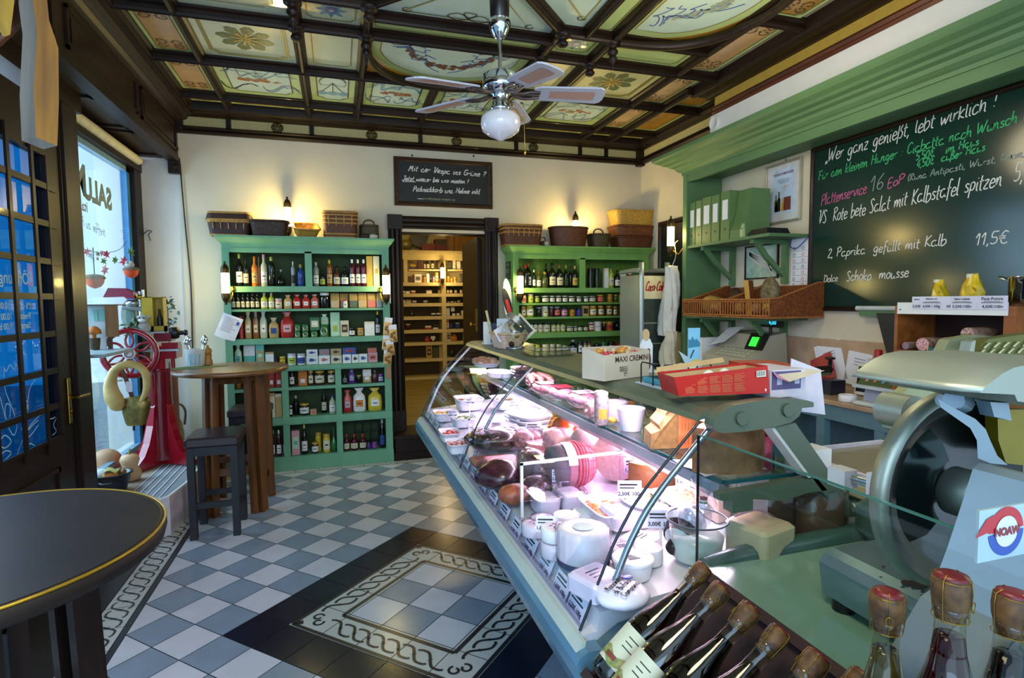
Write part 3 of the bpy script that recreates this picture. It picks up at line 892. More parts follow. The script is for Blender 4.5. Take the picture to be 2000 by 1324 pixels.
def product_meshes(kind,w,h,c,c2,c3):
 """returns list of (part name, MB); first is the body"""
 r=w/2
 out=[]
 B=MB()
 if kind in('bottle','slim','sauce'):
  nk=.36 if kind!='sauce' else .5
  sh=.60 if kind!='slim' else .68
  B.mat(pm(c,.08)).lathe([(r*.9,0),(r,h*.02),(r,h*sh),(r*.92,h*(sh+.05)),(r*(nk+.12),h*(sh+.14)),(r*nk,h*(sh+.2)),(r*nk,h*.9)],n=12)
  out.append(('bottle',B))
  out.append(('cap',MB().mat(pm(c2,.3)).lathe([(r*nk*1.12,h*.86),(r*nk*1.12,h*.99),(r*nk*.9,h)],n=10)))
  if c3!='-':
   out.append(('label',MB().mat(pm(c3,.6)).loft(arc_label(r*1.015,h*.12,h*.45),0,0,1)))
   L=out[-1][1]
   L.mat(INK).loft(arc_label(r*1.022,h*.30,h*.335,.5,5),0,0,1)
   L.loft(arc_label(r*1.022,h*.2,h*.215,.6,5),0,0,1)
 elif kind=='flask':
  B.mat(pm(c,.06)).lathe([(r*.5,0),(r*.9,h*.08),(r,h*.25),(r*.85,h*.42),(r*.35,h*.56),(r*.22,h*.7),(r*.2,h*.92)],n=14)
  out.append(('flask',B))
  out.append(('stopper',MB().mat(pm(c2,.5)).lathe([(r*.24,h*.9),(r*.26,h)],n=8)))
 elif kind in('jar','tub'):
  B.mat(pm(c,.1)).lathe([(r*.85,0),(r,h*.05),(r,h*.72),(r*.9,h*.8),(r*.86,h*.84)],n=14)
  out.append(('jar',B))
  out.append(('lid',MB().mat(pm(c2,.3)).lathe([(r*.95,h*.83),(r*.97,h*.97),(r*.9,h)],n=14)))
  if c3!='-':
   out.append(('label',MB().mat(pm(c3,.6)).loft(arc_label(r*1.02,h*.16,h*.66,1.1),0,0,1)))
   out[-1][1].mat(INK).loft(arc_label(r*1.03,h*.38,h*.46,.45,5),0,0,1)
 elif kind=='tin':
  B.mat(pm(c,.3)).lathe([(r,0),(r*1.03,h*.02),(r,h*.04),(r,h*.96),(r*1.03,h*.98),(r*.95,h)],n=16)
  out.append(('tin',B))
  if c3!='-':
   a=[(r*1.02*cos(t),h*.5+h*.33*sin(s),0)for t,s in()]
   L=MB().mat(pm(c3,.5))
   pts=[]
   for q in range(16):
    an=q*PI/8
    th=-PI/2+.75*cos(an)
    pts.append((r*1.025*cos(th),r*1.025*sin(th),h*(.48+.32*sin(an))))
   L.poly(pts)
   L.mat(INK).loft(arc_label(r*1.035,h*.45,h*.52,.4,5),0,0,1)
   out.append(('label',L))
 elif kind in('box','carton'):
  d=min(w*.75,.07)
  B.mat(pm(c,.55)).box(-r,-d/2,0,r,d/2,h)
  out.append(('box',B))
  if c3!='-':
   L=MB().mat(pm(c3,.55)).box(-r*.72,-d/2-.0012,h*.25,r*.72,-d/2+.001,h*.75)
   L.mat(pm(c2,.55)).box(-r*.45,-d/2-.002,h*.42,r*.45,-d/2,h*.58)
   out.append(('label',L))
  else:
   out.append(('lid_flap',MB().mat(pm(c2,.55)).box(-r*1.005,-d/2-.001,h*.86,r*1.005,d/2+.001,h*1.002)))
 elif kind=='fishbox':
  d=min(w*.75,.06)
  B.mat(pm(c,.5)).box(-r,-d/2,0,r,d/2,h)
  out.append(('box',B))
  L=MB().mat(pm(c3,.55))
  y=-d/2-.0015
  body=[(-.62,.5),(-.4,.68),(0,.72),(.35,.6),(.5,.52),(.68,.7),(.64,.5),(.68,.3),(.5,.47),(.35,.4),(0,.3),(-.4,.34)]
  L.poly([(a*r,y,b*h)for a,b in body])
  L.mat(pm('white')).poly([((-.45+.04*cos(t))*r,y-.001,(.55+.06*sin(t))*h)for t in(0,1,2,3,4,5)])
  out.append(('label',L))
 elif kind=='bag':
  d=min(w*.6,.08)
  rd=random.Random(int(w*1e4+h*1e3))
  rings=[]
  for z,sx,sy in((0,.86,.8),(.06,.96,1),(.4,1,1.05),(.66,.9,.85),(.78,.5,.4),(.84,.32,.3),(.93,.6,.3),(1,.75,.25)):
   rings.append([(r*sx*math.copysign(abs(cos(a))**.6,cos(a))*rd.uniform(.94,1.04),d/2*sy*math.copysign(abs(sin(a))**.6,sin(a))*rd.uniform(.9,1.05),h*z)for a in[k*PI/8 for k in range(16)]])
  B.mat(pm(c,.25,h2=None)).loft(rings,1,1,1)
  out.append(('bag',B))
  tie=MB().mat(pm(c2,.4)).tube([(r*.36*cos(a),d/2*.38*sin(a),h*.835)for a in[k*PI/5 for k in range(10)]],.004,6,1)
  out.append(('tie',tie))
  if c3!='-':
   out.append(('label',MB().mat(pm(c3,.6)).loft([[(-r*.55,-d/2*1.06,h*.22),(0,-d/2*1.14,h*.22),(r*.55,-d/2*1.06,h*.22)],[(-r*.55,-d/2*1.08,h*.5),(0,-d/2*1.16,h*.5),(r*.55,-d/2*1.08,h*.5)]],0,0,1)))
   out[-1][1].mat(INK).loft([[(-r*.3,-d/2*1.135,h*.33),(0,-d/2*1.17,h*.33),(r*.3,-d/2*1.135,h*.33)],[(-r*.3,-d/2*1.14,h*.37),(0,-d/2*1.175,h*.37),(r*.3,-d/2*1.14,h*.37)]],0,0,1)
 elif kind=='packet':
  d=min(w*.6,.07)
  rings=[[(x*r*s,y*d/2*t,h*z)for x,y in((-1,-.8),(-.8,-1),(.8,-1),(1,-.8),(1,.8),(.8,1),(-.8,1),(-1,.8))]for z,s,t in((0,.95,.9),(.05,1,1),(.55,1,1),(.62,.98,.95),(.97,.95,.25),(1,.95,.2))]
  B.mat(pm(c,.3)).loft(rings,1,1,0)
  out.append(('packet',B))
  out.append(('paper_top',MB().mat(pm(c2,.6)).loft([[(x*r*s*1.02,y*d/2*t*1.06,h*z)for x,y in((-1,-.8),(-.8,-1),(.8,-1),(1,-.8),(1,.8),(.8,1),(-.8,1),(-1,.8))]for z,s,t in((.5,1,1),(.62,.99,.96),(.97,.96,.26))],0,1,0)))
  if c3!='-':
   out.append(('label',MB().mat(pm(c3,.6)).box(-r*.5,-d/2-.003,h*.2,r*.5,-d/2+.001,h*.46)))
 return out
KINDW=dict(bottle='bottle',slim='slim bottle',sauce='sauce bottle',flask='round flask',jar='jar',tub='tub',tin='tin',box='box',carton='carton',fishbox='fish tin box',bag='tied bag',packet='paper-topped packet')
NAMEW=dict(bottle='bottle',slim='bottle',sauce='sauce_bottle',flask='flask',jar='jar',tub='jar',tin='tin',box='box',carton='carton',fishbox='tin_box',bag='food_bag',packet='food_packet')
WORDC=dict(dark='dark green',rose='rosy',clear='pale glass',mint='mint green',kraft='brown paper')
def desc(kind,c,c2,c3):
 cw=lambda q:WORDC.get(q,q)
 k=KINDW[kind]
 if kind in('bottle','slim','sauce','jar','tub'):
  s=f'{cw(c)} {k}, {cw(c2)} '+('cap' if kind in('bottle','slim','sauce')else 'lid')
  return s+(f', {cw(c3)} label' if c3!='-' else '')
 if kind=='fishbox':
  return f'{cw(c)} tin box with {cw(c3)} fish'
 if kind=='bag':
  return f'{cw(c)} {k}'+(f' with {cw(c3)} label' if c3!='-' else '')
 if kind=='packet':
  return f'{cw(c)} packet with {cw(c2)} paper top'
 if kind=='flask':
  return f'{cw(c)} round flask with {cw(c2)} stopper'
 return f'{cw(c)} {k}'+(f' with {cw(c3)} label' if c3!='-' else '')
def make_product(kind,w,h,c,c2,c3,loc,rz,label,group):
 key=(kind,round(w,3),round(h,3),c,c2,c3)
 nm=NAMEW[kind]
 if key not in GCACHE:
  root=None
  for pn,b in product_meshes(kind,w,h,c,c2,c3):
   if root is None:
    root=b.build(nm,origin=(0,0,0))
   else:
    b.build(pn,parent=root)
  GCACHE[key]=root
  root.location=loc
  root.rotation_euler=(0,0,rz)
 else:
  root=dup(GCACHE[key],loc,rz)
 return tag(root,label,{'fishbox':'box','packet':'packet','slim':'bottle','sauce':'bottle','tub':'jar','carton':'box','flask':'bottle','bag':'bag'}.get(kind,kind),group)
def shelf_row(rows,conv,yf,zbase,where,group,from_right,x_ok=None):
 """rows: 'kind colour cap label x0 x1 ytop [back=..] [z=ytop_of_support]' in crop pixels; things stand on the shelf at zbase"""
 items=[]
 zbase+=.001
 rd=random.Random(len(rows))
 for ln in rows.strip().split(';'):
  p=ln.split()
  if not p:
   continue
  kind,c,c2,c3=p[:4]
  x0,x1,yt=(float(q)for q in p[4:7])
  back,zb=0.0,zbase
  for q in p[7:]:
   if q[0]=='b':
    back=float(q[1:])
   if q[0]=='z':
    zb=None
    zs=float(q[1:])
  y=yf+.035+back
  a,b=conv(x0,yt),conv(x1,yt)
  A,Bq=HY(*a,y),HY(*b,y)
  wdt=(Bq.x-A.x)*.97
  wdt=max(wdt,.012)
  y2=y+min(wdt*.5,.05)
  if zb is None:
   zb=HY(*conv(x0,zs),y).z
   best=[t for t in items if abs(t['x']-(A.x+Bq.x)/2)<(t['w']+wdt)/2 and t['zb']<zb]
   if best:
    t=max(best,key=lambda q:q['zt'])
    zb=t['zt']+.001
    y2=t['y']
  top=HY(*a,y2-.02).z
  h=max(top-zb,.02)
  items.append(dict(kind=kind,c=c,c2=c2,c3=c3,x=(A.x+Bq.x)/2,w=round(wdt,3),y=y2,zb=zb,zt=zb+round(h,3),h=round(h,3),back=back))
 seen={}
 for it in items:
  k=(it['kind'],it['c'],it['c2'],it['c3'])
  for(w0,h0)in seen.get(k,[]):
   if abs(w0-it['w'])<.006 and abs(h0-it['h'])<.012:
    it['w'],it['h']=w0,h0
    it['zt']=it['zb']+h0
    break
  else:
   seen.setdefault(k,[]).append((it['w'],it['h']))
 items.sort(key=lambda q:(-q['x']if from_right else q['x'],q['zb']))
 for n,it in enumerate(items):
  it['y']+=rd.uniform(0,.012)
  make_product(it['kind'],it['w'],it['h'],it['c'],it['c2'],it['c3'],(it['x'],it['y'],it['zb']),0,f"{desc(it['kind'], it['c'], it['c2'], it['c3'])}, {ORD[n]} from {where}",group)
 return items
CORNICE=[(0,0),(.006,0),(.008,.012),(.02,.02),(.034,.04),(.044,.055),(.05,.058),(.05,.075),(0,.075)]
def bookcase(name,label,x0,x1,yf,paint,inner,shelves,mulls,top,rows_open):
 yb=5.697
 r=thing(name,label,'bookcase',((x0+x1)/2,5.56,0))
 zc=top-.07
 for nm,a,b in(('side_panel',x0,x0+.022),('side_panel',x1-.022,x1)):
  MB().mat(paint).box(a,yf+.02,0,b,yb,zc).build(nm,r)
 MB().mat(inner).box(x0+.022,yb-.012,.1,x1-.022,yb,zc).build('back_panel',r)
 bp=MQ('#2a3a1c',ro=.7)
 for k in range(1,8):
  x=x0+(x1-x0)*k/8
  bp.box(x-.002,yb-.0128,.13,x+.002,yb-.0118,zc)
 bp.build('board_gap',r)
 for a,b in((x0,x0+.057),(x1-.063,x1)):
  MB().mat(paint).box(a,yf,.12,b,yf+.022,zc).build('post',r)
 for zt,zb,lip in shelves:
  m=MB().mat(paint).box(x0+.02,yf+.004,zt-.02,x1-.02,yb-.012,zt)
  if zt-zb>.025:
   m.box(x0+(.0 if lip else .055),yf-.002-(.012 if lip else 0),zb+(.012 if lip else 0),x1-(.0 if lip else .06),yf+.02,zt)
   if lip:
    m.box(x0,yf-.006,zb,x1,yf+.02,zb+.014)
  m.build('shelf',r)
 for xa,xb,za,zb in mulls:
  MB().mat(paint).box(xa,yf+.001,za,xb,yf+.022,zb).box((xa+xb)/2-.01,yf+.02,za,(xa+xb)/2+.01,yb-.012,zb).build('divider',r)
 hd=MB().mat(paint).box(x0+.05,yf+.001,rows_open,x1-.055,yf+.022,zc)
 hd.box(x0-.001,yf-.004,rows_open+.03,x1+.001,yf+.02,rows_open+.038)
 hd.build('header',r)
 co=MB().mat(paint).molding([(x0,yb,0),(x0,yf,0),(x1,yf,0),(x1,yb,0)][::-1],[(-o,z+top-.075)for o,z in CORNICE][::-1])
 co.box(x0,yf,top-.02,x1,yb,top-.0005)
 co.build('cornice',r)
 MB().mat(paint).box(x0-.004,yf-.008,0,x1+.006,yb-.02,.085).box(x0-.002,yf-.004,.085,x1+.004,yf+.03,.12).build('plinth',r)
 return r
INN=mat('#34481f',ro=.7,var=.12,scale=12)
INN_WARM=mat('#5c7f26',ro=.7,var=.12,scale=12)  # fridge-side inner boards, yellowed by lamp light in the colour too
YF=5.42
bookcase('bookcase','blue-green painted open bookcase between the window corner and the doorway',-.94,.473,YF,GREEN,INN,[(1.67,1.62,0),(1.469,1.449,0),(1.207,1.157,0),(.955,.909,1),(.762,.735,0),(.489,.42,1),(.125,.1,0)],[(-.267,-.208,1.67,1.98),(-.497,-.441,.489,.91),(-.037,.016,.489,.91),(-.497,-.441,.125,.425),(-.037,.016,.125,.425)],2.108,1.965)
bookcase('bookcase','green painted open bookcase between the doorway and the drinks fridge',1.692,3.225,YF,GREEN_WARM,INN_WARM,[(1.652,1.604,0),(1.499,1.48,0),(1.355,1.335,0),(1.195,1.14,0),(.953,.928,0),(.70,.65,1),(.125,.1,0)],[(2.422,2.481,1.652,1.96)],2.075,1.947)
CA=lambda x,y:(400+x/4.4125,380+y/4.4125)
CB=lambda x,y:(400+x/4.7275,640+y/4.7275)
CC=lambda x,y:(960+x/3.895,380+y/3.895)
WS='doorway, {} shelf, window-side bookcase'
G1='goods on the {} shelf of the window-side bookcase'
shelf_row('''bottle dark lime white 255 318 508; bottle dark black cream 320 370 545; bottle orange orange tan 392 447 530; bottle rose orange - 447 472 535 b.05; bottle clear pink white 472 530 513; slim dark lime - 533 598 535; flask black silver - 610 690 645;
slim grey silver black 738 775 575; bottle blue gold blue 787 853 600; slim grey silver white 928 980 580; bottle dark black lime 987 1036 650; slim amber yellow tan 1045 1095 560; bottle brown black cream 1102 1168 615; bottle black black white 1172 1238 620; slim wine white white 1243 1290 556; slim wine white white 1296 1340 556; slim wine white white 1346 1388 556;
box gold tan gold 1391 1444 530; box cream gold cream 1449 1503 530''',CA,YF,1.67,WS.format('top'),G1 .format('top'),1)
shelf_row('''bottle dark black cream 222 258 840; bottle dark black cream 262 300 840; bottle dark black cream 304 342 840; bottle dark black cream 347 384 840; bottle dark black cream 388 425 840; bottle dark black cream 428 466 840; bottle lime cream white 475 537 845; bottle lime cream white 541 594 845; jar pink silver cream 598 663 895;
bag tan tan white 675 748 865; bag red red white 752 830 862; bag red rose white 834 902 862; bag rose red white 906 982 860; jar black white - 988 1072 846; packet tan kraft - 1080 1158 850; packet amber kraft - 1161 1238 850 b.03; jar white red white 1192 1230 905; packet olive kraft - 1243 1316 850; packet tan kraft - 1320 1395 850; packet rose kraft - 1399 1474 850; packet grey kraft - 1478 1528 850''',CA,YF,1.469,WS.format('second'),G1 .format('second'),1)
shelf_row('''tin red black red 287 325 1050; bag tan clear white 333 396 1010; bag amber clear cream 402 460 1005; bag clear cream white 464 530 1000; bag tan clear blue 540 634 1062; bag red gold pink 638 766 1012; tin green silver cream 770 824 1176; tin green silver cream 773 822 1117 z1176; tin green silver cream 832 896 1176; tin green silver cream 834 894 1117 z1176; tin green silver cream 910 972 1170; box green white cream 903 988 1060 z1165;
tin green white cream 980 1068 1122; bag mint white cream 992 1066 1032 z1120; packet mint mint lime 1078 1163 1016; carton cream tan brown 1167 1240 1086; jar black black white 1242 1295 1150; jar honey gold tan 1312 1370 1150; carton white cream - 1375 1463 1096; slim dark yellow silver 1467 1510 1006''',CA,YF,1.207,WS.format('third'),G1 .format('third'),1)
shelf_row('''bag mint tan teal 262 335 158; packet teal white teal 347 458 160; box teal mint tan 466 543 156; box white tan - 555 633 226; tin black silver - 638 680 266; jar honey yellow yellow 682 742 268; jar white silver lime 757 840 240; jar white silver blue 846 928 240; fishbox white blue blue 932 1045 262; fishbox white blue blue 934 1040 203 z262; fishbox white red rose 1048 1155 258; fishbox grey red rose 1052 1150 199 z258; fishbox cream black black 1160 1265 257; fishbox tan brown brown 1157 1262 195 z257; fishbox white blue blue 1271 1352 247; fishbox white black brown 1357 1420 247; fishbox white blue blue 1424 1500 245; fishbox blue red red 1270 1396 184 z246; carton pink brown rose 1506 1594 230; carton rose brown - 1502 1588 182 z230''',CB,YF,.955,WS.format('fourth'),G1 .format('fourth'),1)
shelf_row('''jar honey grey - 272 330 482; packet red white white 358 430 472; packet red red white 582 640 412; packet red red white 645 712 412; jar wine black white 776 824 415; packet orange orange white 857 944 402; jar brown gold cream 952 1000 395; jar brown gold cream 1005 1105 398; jar brown gold cream 1130 1200 396; jar black black grey 1270 1315 440; bag purple clear silver 1322 1390 390; jar dark gold - 1400 1446 440; packet tan white white 1458 1538 388; bag wine violet - 1545 1596 395; jar purple violet silver 1600 1650 430''',CB,YF,.762,WS.format('fifth'),G1 .format('fifth'),1)
shelf_row('''box red white rose 280 380 785; box red white rose 386 442 782; carton cream tan - 592 643 606; carton tan cream - 647 708 612; jar dark silver white 778 806 722; bottle dark silver - 806 866 632 b.04; jar dark gold white 866 964 702; box tan rose rose 972 1030 756; bottle dark black cream 1072 1120 565 b.05; bottle clear blue white 1143 1208 622; bag red gold silver 1272 1358 580; bag white white orange 1362 1488 562; bag yellow gold white 1500 1640 560''',CB,YF,.489,WS.format('sixth'),G1 .format('sixth'),1)
shelf_row('''jar black black blue 382 452 1010; slim wine white white 612 640 952; slim wine white white 654 702 952; slim brown black white 716 742 955; carton pink teal mint 797 872 955; bottle dark lime white 886 942 898; jar yellow gold - 1012 1076 972 b.06; jar wine gold white 982 1050 1066; jar yellow gold cream 1086 1156 985; flask green green - 1152 1222 925; bottle wine red cream 1280 1335 990; bottle wine red cream 1342 1414 990; bottle wine red cream 1427 1490 990; jar purple black - 1498 1534 1060; jar purple violet violet 1545 1592 1062; slim black silver blue 1612 1662 852''',CB,YF,.125,WS.format('bottom'),G1 .format('bottom'),1)
WS='doorway, {} shelf, fridge-side bookcase'
G1='goods on the {} shelf of the fridge-side bookcase'
shelf_row('''bottle dark red - 246 290 532; bottle dark amber white 262 312 518 b.06; slim dark white white 316 340 570; slim olive amber white 348 384 580; bottle olive gold - 388 440 586; bottle dark black - 405 440 525 b.09; bottle dark black cream 445 497 520; bottle dark amber cream 502 556 532; bottle dark gold olive 558 592 535 b.03; bottle dark black - 594 620 545 b.05; bottle dark gold gold 622 667 540; tin dark green olive 742 785 560; tin dark green olive 790 832 560; box white cream - 862 896 560; bottle lime green cream 900 942 540; bottle dark black white 946 988 575; packet white white - 992 1036 592; sauce red white cream 1046 1090 588''',CC,YF,1.652,WS.format('top'),G1 .format('top'),0)
shelf_row('''jar cream rose rose 232 272 762; jar lime cream lime 286 327 756; jar olive grey lime 336 370 772; jar dark silver white 388 444 770; jar dark silver white 448 492 770; jar dark silver white 498 541 770; jar dark silver white 546 588 772; jar dark silver white 593 640 772; jar wine silver white 652 690 775; jar wine silver white 708 744 775; jar olive grey cream 750 803 770; jar red gold rose 815 865 762; jar honey gold - 893 935 756; jar olive gold - 940 970 760; jar lime gold - 976 1018 756; jar honey silver mint 1034 1084 755; jar red red - 1088 1118 762''',CC,YF,1.499,WS.format('second'),G1 .format('second'),0)
shelf_row('''jar honey gold cream 231 266 850; jar lime yellow white 270 328 842; jar dark grey - 348 388 856; jar cream white cream 392 442 850; jar wine grey - 447 476 852; jar wine grey rose 484 530 852; jar violet black pink 538 584 858; jar orange black honey 601 644 864; jar blue black purple 654 694 864; box tan brown black 698 744 846; jar honey gold cream 754 808 845; jar amber gold cream 818 862 845; jar amber gold cream 882 930 845; jar amber gold cream 934 965 850; jar honey gold cream 985 1030 845; jar honey gold - 1036 1080 847; jar honey gold cream 1084 1116 850''',CC,YF,1.355,WS.format('third'),G1 .format('third'),0)
shelf_row('''jar cream black cream 300 322 978; jar cream black cream 324 359 978; jar cream black cream 362 394 978; jar cream black cream 398 455 978; jar lime black cream 460 498 978; jar lime black cream 500 530 978; jar lime black cream 533 568 978; tub olive silver cream 575 630 1002; tub olive silver cream 632 660 1002; tub olive black cream 662 700 996; tub olive black cream 703 744 996; jar red silver cream 748 792 972; tin white silver rose 795 848 966; jar dark gold - 852 880 968; jar orange gold red 883 936 966; bottle black black - 946 996 950; jar rose black - 1006 1050 962; jar rose black - 1068 1114 960''',CC,YF,1.195,WS.format('fourth'),G1 .format('fourth'),0)
shelf_row('''jar dark black white 270 314 1125; jar brown black cream 350 396 1162; jar brown black cream 400 441 1162; jar brown black cream 462 505 1162; jar brown black cream 508 548 1162; jar amber black cream 551 600 1164; bottle dark silver white 604 662 1105; jar wine black white 666 700 1115; jar amber black cream 705 732 1115; jar amber black cream 735 762 1115; jar dark black white 788 836 1135; jar green green mint 840 886 1122; jar dark black white 898 946 1118; tin red blue blue 956 1016 1128; carton red rose violet 1020 1060 1092''',CC,YF,.953,WS.format('fifth'),G1 .format('fifth'),0)
wr=MB().mat(BLACK)
p0,p1=HY(*CB(1385,865),5.6),HY(*CB(1600,865),5.6)
for k in range(4):
 x=p0 .x+(p1 .x-p0 .x)*k/3
 wr.tube([(x,5.62,.126),(x,5.62,.37)],.006,6)
for z in(.18,.27,.36):
 wr.tube([(p0 .x,5.62,z),(p1 .x,5.62,z)],.005,6)
tag(wr.build('wire_rack'),'black wire rack behind the red-capped bottles on the bottom shelf','rack')
# things on and behind the back wall
def hand_at(mb,txt,p0,p1,hpx,ax,val,slant=.28,pen=None):
 """chalk line between two photo points of its base line, on the plane axis = val"""
 L,R=hit(*p0,ax,val),hit(*p1,ax,val)
 d=(L-CAM_C).dot(_fw)
 u=R-L
 n=(0,-1,0)if ax==1 else(-1,0,0)
 hand(mb,txt,L,hpx*d/CAM_F,u.length,u=u.normalized(),w=(0,0,1),n=n,slant=slant,pen=pen)
CHALK=mat('#dcdcd6',ro=.9,var=.12,scale=120)
cb=thing('chalkboard','small black chalkboard in a brown frame above the doorway, white script in German','chalkboard',(1.06,5.69,2.465))
f=MB().mat(wood('#4a2f18','#2a180b',0)).frame(.563,2.468,1.560,2.940,[(0,0),(0,.018),(.012,.024),(.02,.018),(.028,.026),(.042,.012),(.046,.004)],y=5.699)
f.build('frame',cb)
MQ('#151612',ro=.55,var=.3,scale=18).box(.585,5.688,2.49,1.54,5.698,2.92).build('board',cb)
m=MB().mat(CHALK)
for t,a,b,h_ in(('Mit der Vespa ins Grüne ?',(797,333),(948,345.5),11),('Jetzt wieder bei uns mieten !',(786,352),(914,358.5),9),('Picknickkorb und Helme inkl.',(806,373),(938,379),10)):
 hand_at(m,t,a,b,h_,1,5.686,pen=.0085)
for a,b in(((786,354.5),(812,355)),((816,388),(826,388.5))):
 m.ribbon([HY(*a,5.686),HY(*b,5.686)],.006,up=(0,-1,0))
m.q('#8d8a70',ro=.9)
hand_at(m,'xweyzco-nem-o',(826,389),(888,392),5,1,5.686,pen=.005)
m.build('chalk_writing',cb)
hk=MB().mat(BRONZE)
for px in(805,925):
 p=HY(px,306,5.695)
 hk.ell((p.x,5.692,p.z+(.012 if px<900 else .006)),(.008,.005,.012),8,5)
hk.build('hook',cb)
LAMPGLASS=emis('#fff0c0',9.0,'lit_lamp_glass')
def lamp_parts(r,top,arm):
 """upright glass cylinder lamp; local origin at the middle of the glass"""
 MB().mat(LAMPGLASS).lathe([(.030,-.09),(.031,-.085),(.031,.085),(.030,.09)],n=16).build('glass_tube',r)
 MB().mat(BRONZE).lathe([(.033,.086),(.034,.115),(.03,.135),(.02,.15),(.02,.156),(.009,.16),(.008,.172),(.011,.178),(.003,.186)],n=14).build('top_cap',r)
 MB().mat(BRONZE).lathe([(.004,-.185),(.011,-.178),(.008,-.17),(.022,-.155),(.03,-.135),(.034,-.115),(.034,-.086)],n=14).build('bottom_cap',r)
 a=MB().mat(BRASS)
 if arm is not None:
  v=Vector(arm)
  a.tube([(v.x*.15,v.y*.15,-.13),(v.x*.5,v.y*.5,-.165),(v.x*.9,v.y*.9,-.10),(v.x,v.y,-.05)],.007,8)
  a.ell((v.x,v.y,-.05),(.022,.022,.03),10,6)
  a.build('arm',r)
LAMPS=[]
def wall_lamp(px,py,y,label,arm,power):
 p=HY(px,py,y)
 if not LAMPS:
  r=thing('wall_lamp',label,'wall lamp',(0,0,0),0,'lit cylinder wall lamps')
  lamp_parts(r,None,arm)
  LAMPS.append((r,arm))
  r.location=p
 else:
  r=thing('wall_lamp',label,'wall lamp',p,0,'lit cylinder wall lamps')
  for ch in LAMPS[0][0].children:
   if ch.name.split('.')[0]!='arm':
    c=ch.copy()
    COL.objects.link(c)
    c.parent=r
  a=MB().mat(BRASS)
  v=Vector(arm)
  a.tube([p+Vector(q)for q in((v.x*.15,v.y*.15,-.13),(v.x*.5,v.y*.5,-.165),(v.x*.9,v.y*.9,-.10),(v.x,v.y,-.05))],.007,8)
  a.ell(p+Vector((v.x,v.y,-.05)),(.022,.022,.03),10,6)
  a.build('arm',r)
 light('lamp_light','POINT',(p.x,p.y-.06,p.z),power,(1.0,.78,.26),radius=.035)
 return r
wall_lamp(562,424,5.60,'lit glass cylinder wall lamp above the baskets on the window-side bookcase',(0,.09,0),13)
wall_lamp(1124,447,5.60,'lit wall lamp half hidden behind the round basket on the fridge-side bookcase',(0,.09,0),13)
wall_lamp(440,553,5.36,'lit wall lamp on the window-end post of the window-side bookcase',(.05,.055,0),6)
wall_lamp(754,556,5.36,'lit wall lamp on the doorway-end post of the window-side bookcase',(-.05,.055,0),6)
wall_lamp(1016,556,5.36,'lit wall lamp on the doorway-end post of the fridge-side bookcase',(-.03,.055,0),6)
wall_lamp(1310,462,4.50,'lit wall lamp before the dark panel beside the tall green shelving end',(.06,-.16,0),6)
W_DARK=mat('#3a1c0e',ro=.6,var=.5,scale=70)
W_BROWN=mat('#5e3114',ro=.6,var=.45,scale=60)
W_TAN=mat('#b5813c',ro=.6,var=.3,scale=60)
W_GOLD=mat('#c0913a',ro=.6,var=.35,scale=60)
W_OLIVE=mat('#4b3a1e',ro=.6,var=.45,scale=60)
def woven(mb,m,w,d,h,flare=1.12,rnd=.35,rows=9,cols=44,amp=.006,z0=0.0):
 """woven side wall of a basket, rounded-rectangle plan, open top"""
 rings=[]
 def pt(a,k):
  c,s=cos(a),sin(a)
  e=2/(2+6*(1-rnd))
  x=math.copysign(abs(c)**e,c)*w/2*k
  y=math.copysign(abs(s)**e,s)*d/2*k
  return x,y
 for i in range(rows+1):
  t=i/rows
  k=1/flare+(1-1/flare)*t
  ring=[]
  for j in range(cols):
   a=2*PI*j/cols
   x,y=pt(a,k)
   q=1+amp/max(w,d)*2*(1 if(i+j)%2 else-1)
   ring.append((x*q,y*q,z0+h*t))
  rings.append(ring)
 inner=[[(x*.93,y*.93,z)for x,y,z in r]for r in(rings[-1],rings[len(rings)//2],rings[1])]
 mb.mat(m).loft(rings+inner,1,1,1)
 return pt
def rim(mb,m,pt,k,z,r):
 mb.mat(m).tube([(*pt(2*PI*j/28,k),z)for j in range(28)],r,6,1)
def basket(label,px0,px1,py1,y,ztop,m,mr,d,flare=1.15,rnd=.3,z=None,handle=None,pyt=None,bands=(),rot=0,tilt=0,lid=None,ties=None,group='wicker baskets on the bookcases'):
 a,b=HY(px0,py1,y),HY(px1,py1,y)
 w=(b.x-a.x)
 zb=z if z is not None else a.z
 h=HY(px0,pyt,y).z-zb
 r=thing('wicker_basket',label,'basket',(0,0,0),0,group)
 B=MB()
 pt=woven(B,m,w,d,h-.008,flare,rnd,rows=max(5,int(h/.018)),z0=.004)
 B.build('basket_body',r)
 R=MB()
 rim(R,mr,pt,1.0,h-.01,.011)
 rim(R,mr,pt,1/flare,.008,.008)
 for t in bands:
  rim(R,mr,pt,1/flare+(1-1/flare)*t,h*t,.010)
 R.build('rim',r)
 if handle:
  hh,hw=handle
  MB().mat(m).tube(_smooth([(-hw,0,h-.02),(-hw*.95,0,h+hh*.5),(-hw*.5,0,h+hh*.93),(0,0,h+hh),(hw*.5,0,h+hh*.93),(hw*.95,0,h+hh*.5),(hw,0,h-.02)]),.008,6).build('handle',r)
 if lid:
  L=MB()
  p2=woven(L,m,w*.96,d*.96,lid,.9,rnd,rows=4,z0=h)
  L.build('lid',r)
  L=MB()
  rim(L,mr,p2,1.02,h+lid,.010)
  rim(L,mr,p2,1.08,h+.004,.010)
  L.build('lid_rim',r)
 if ties:
  T=MB().mat(W_TAN)
  for j in range(ties):
   t=(j+.5)/ties*2-1
   T.tube([(t*w*.44,-d/2*.97,h*.45),(t*w*.455,-d/2*1.03,h*.82)],.005,5)
  T.build('stitch',r)
 r.location=((a.x+b.x)/2,y,zb)
 r.rotation_euler=(tilt,0,rot)
 return r
ZT1,ZT2=2.1095,2.0765
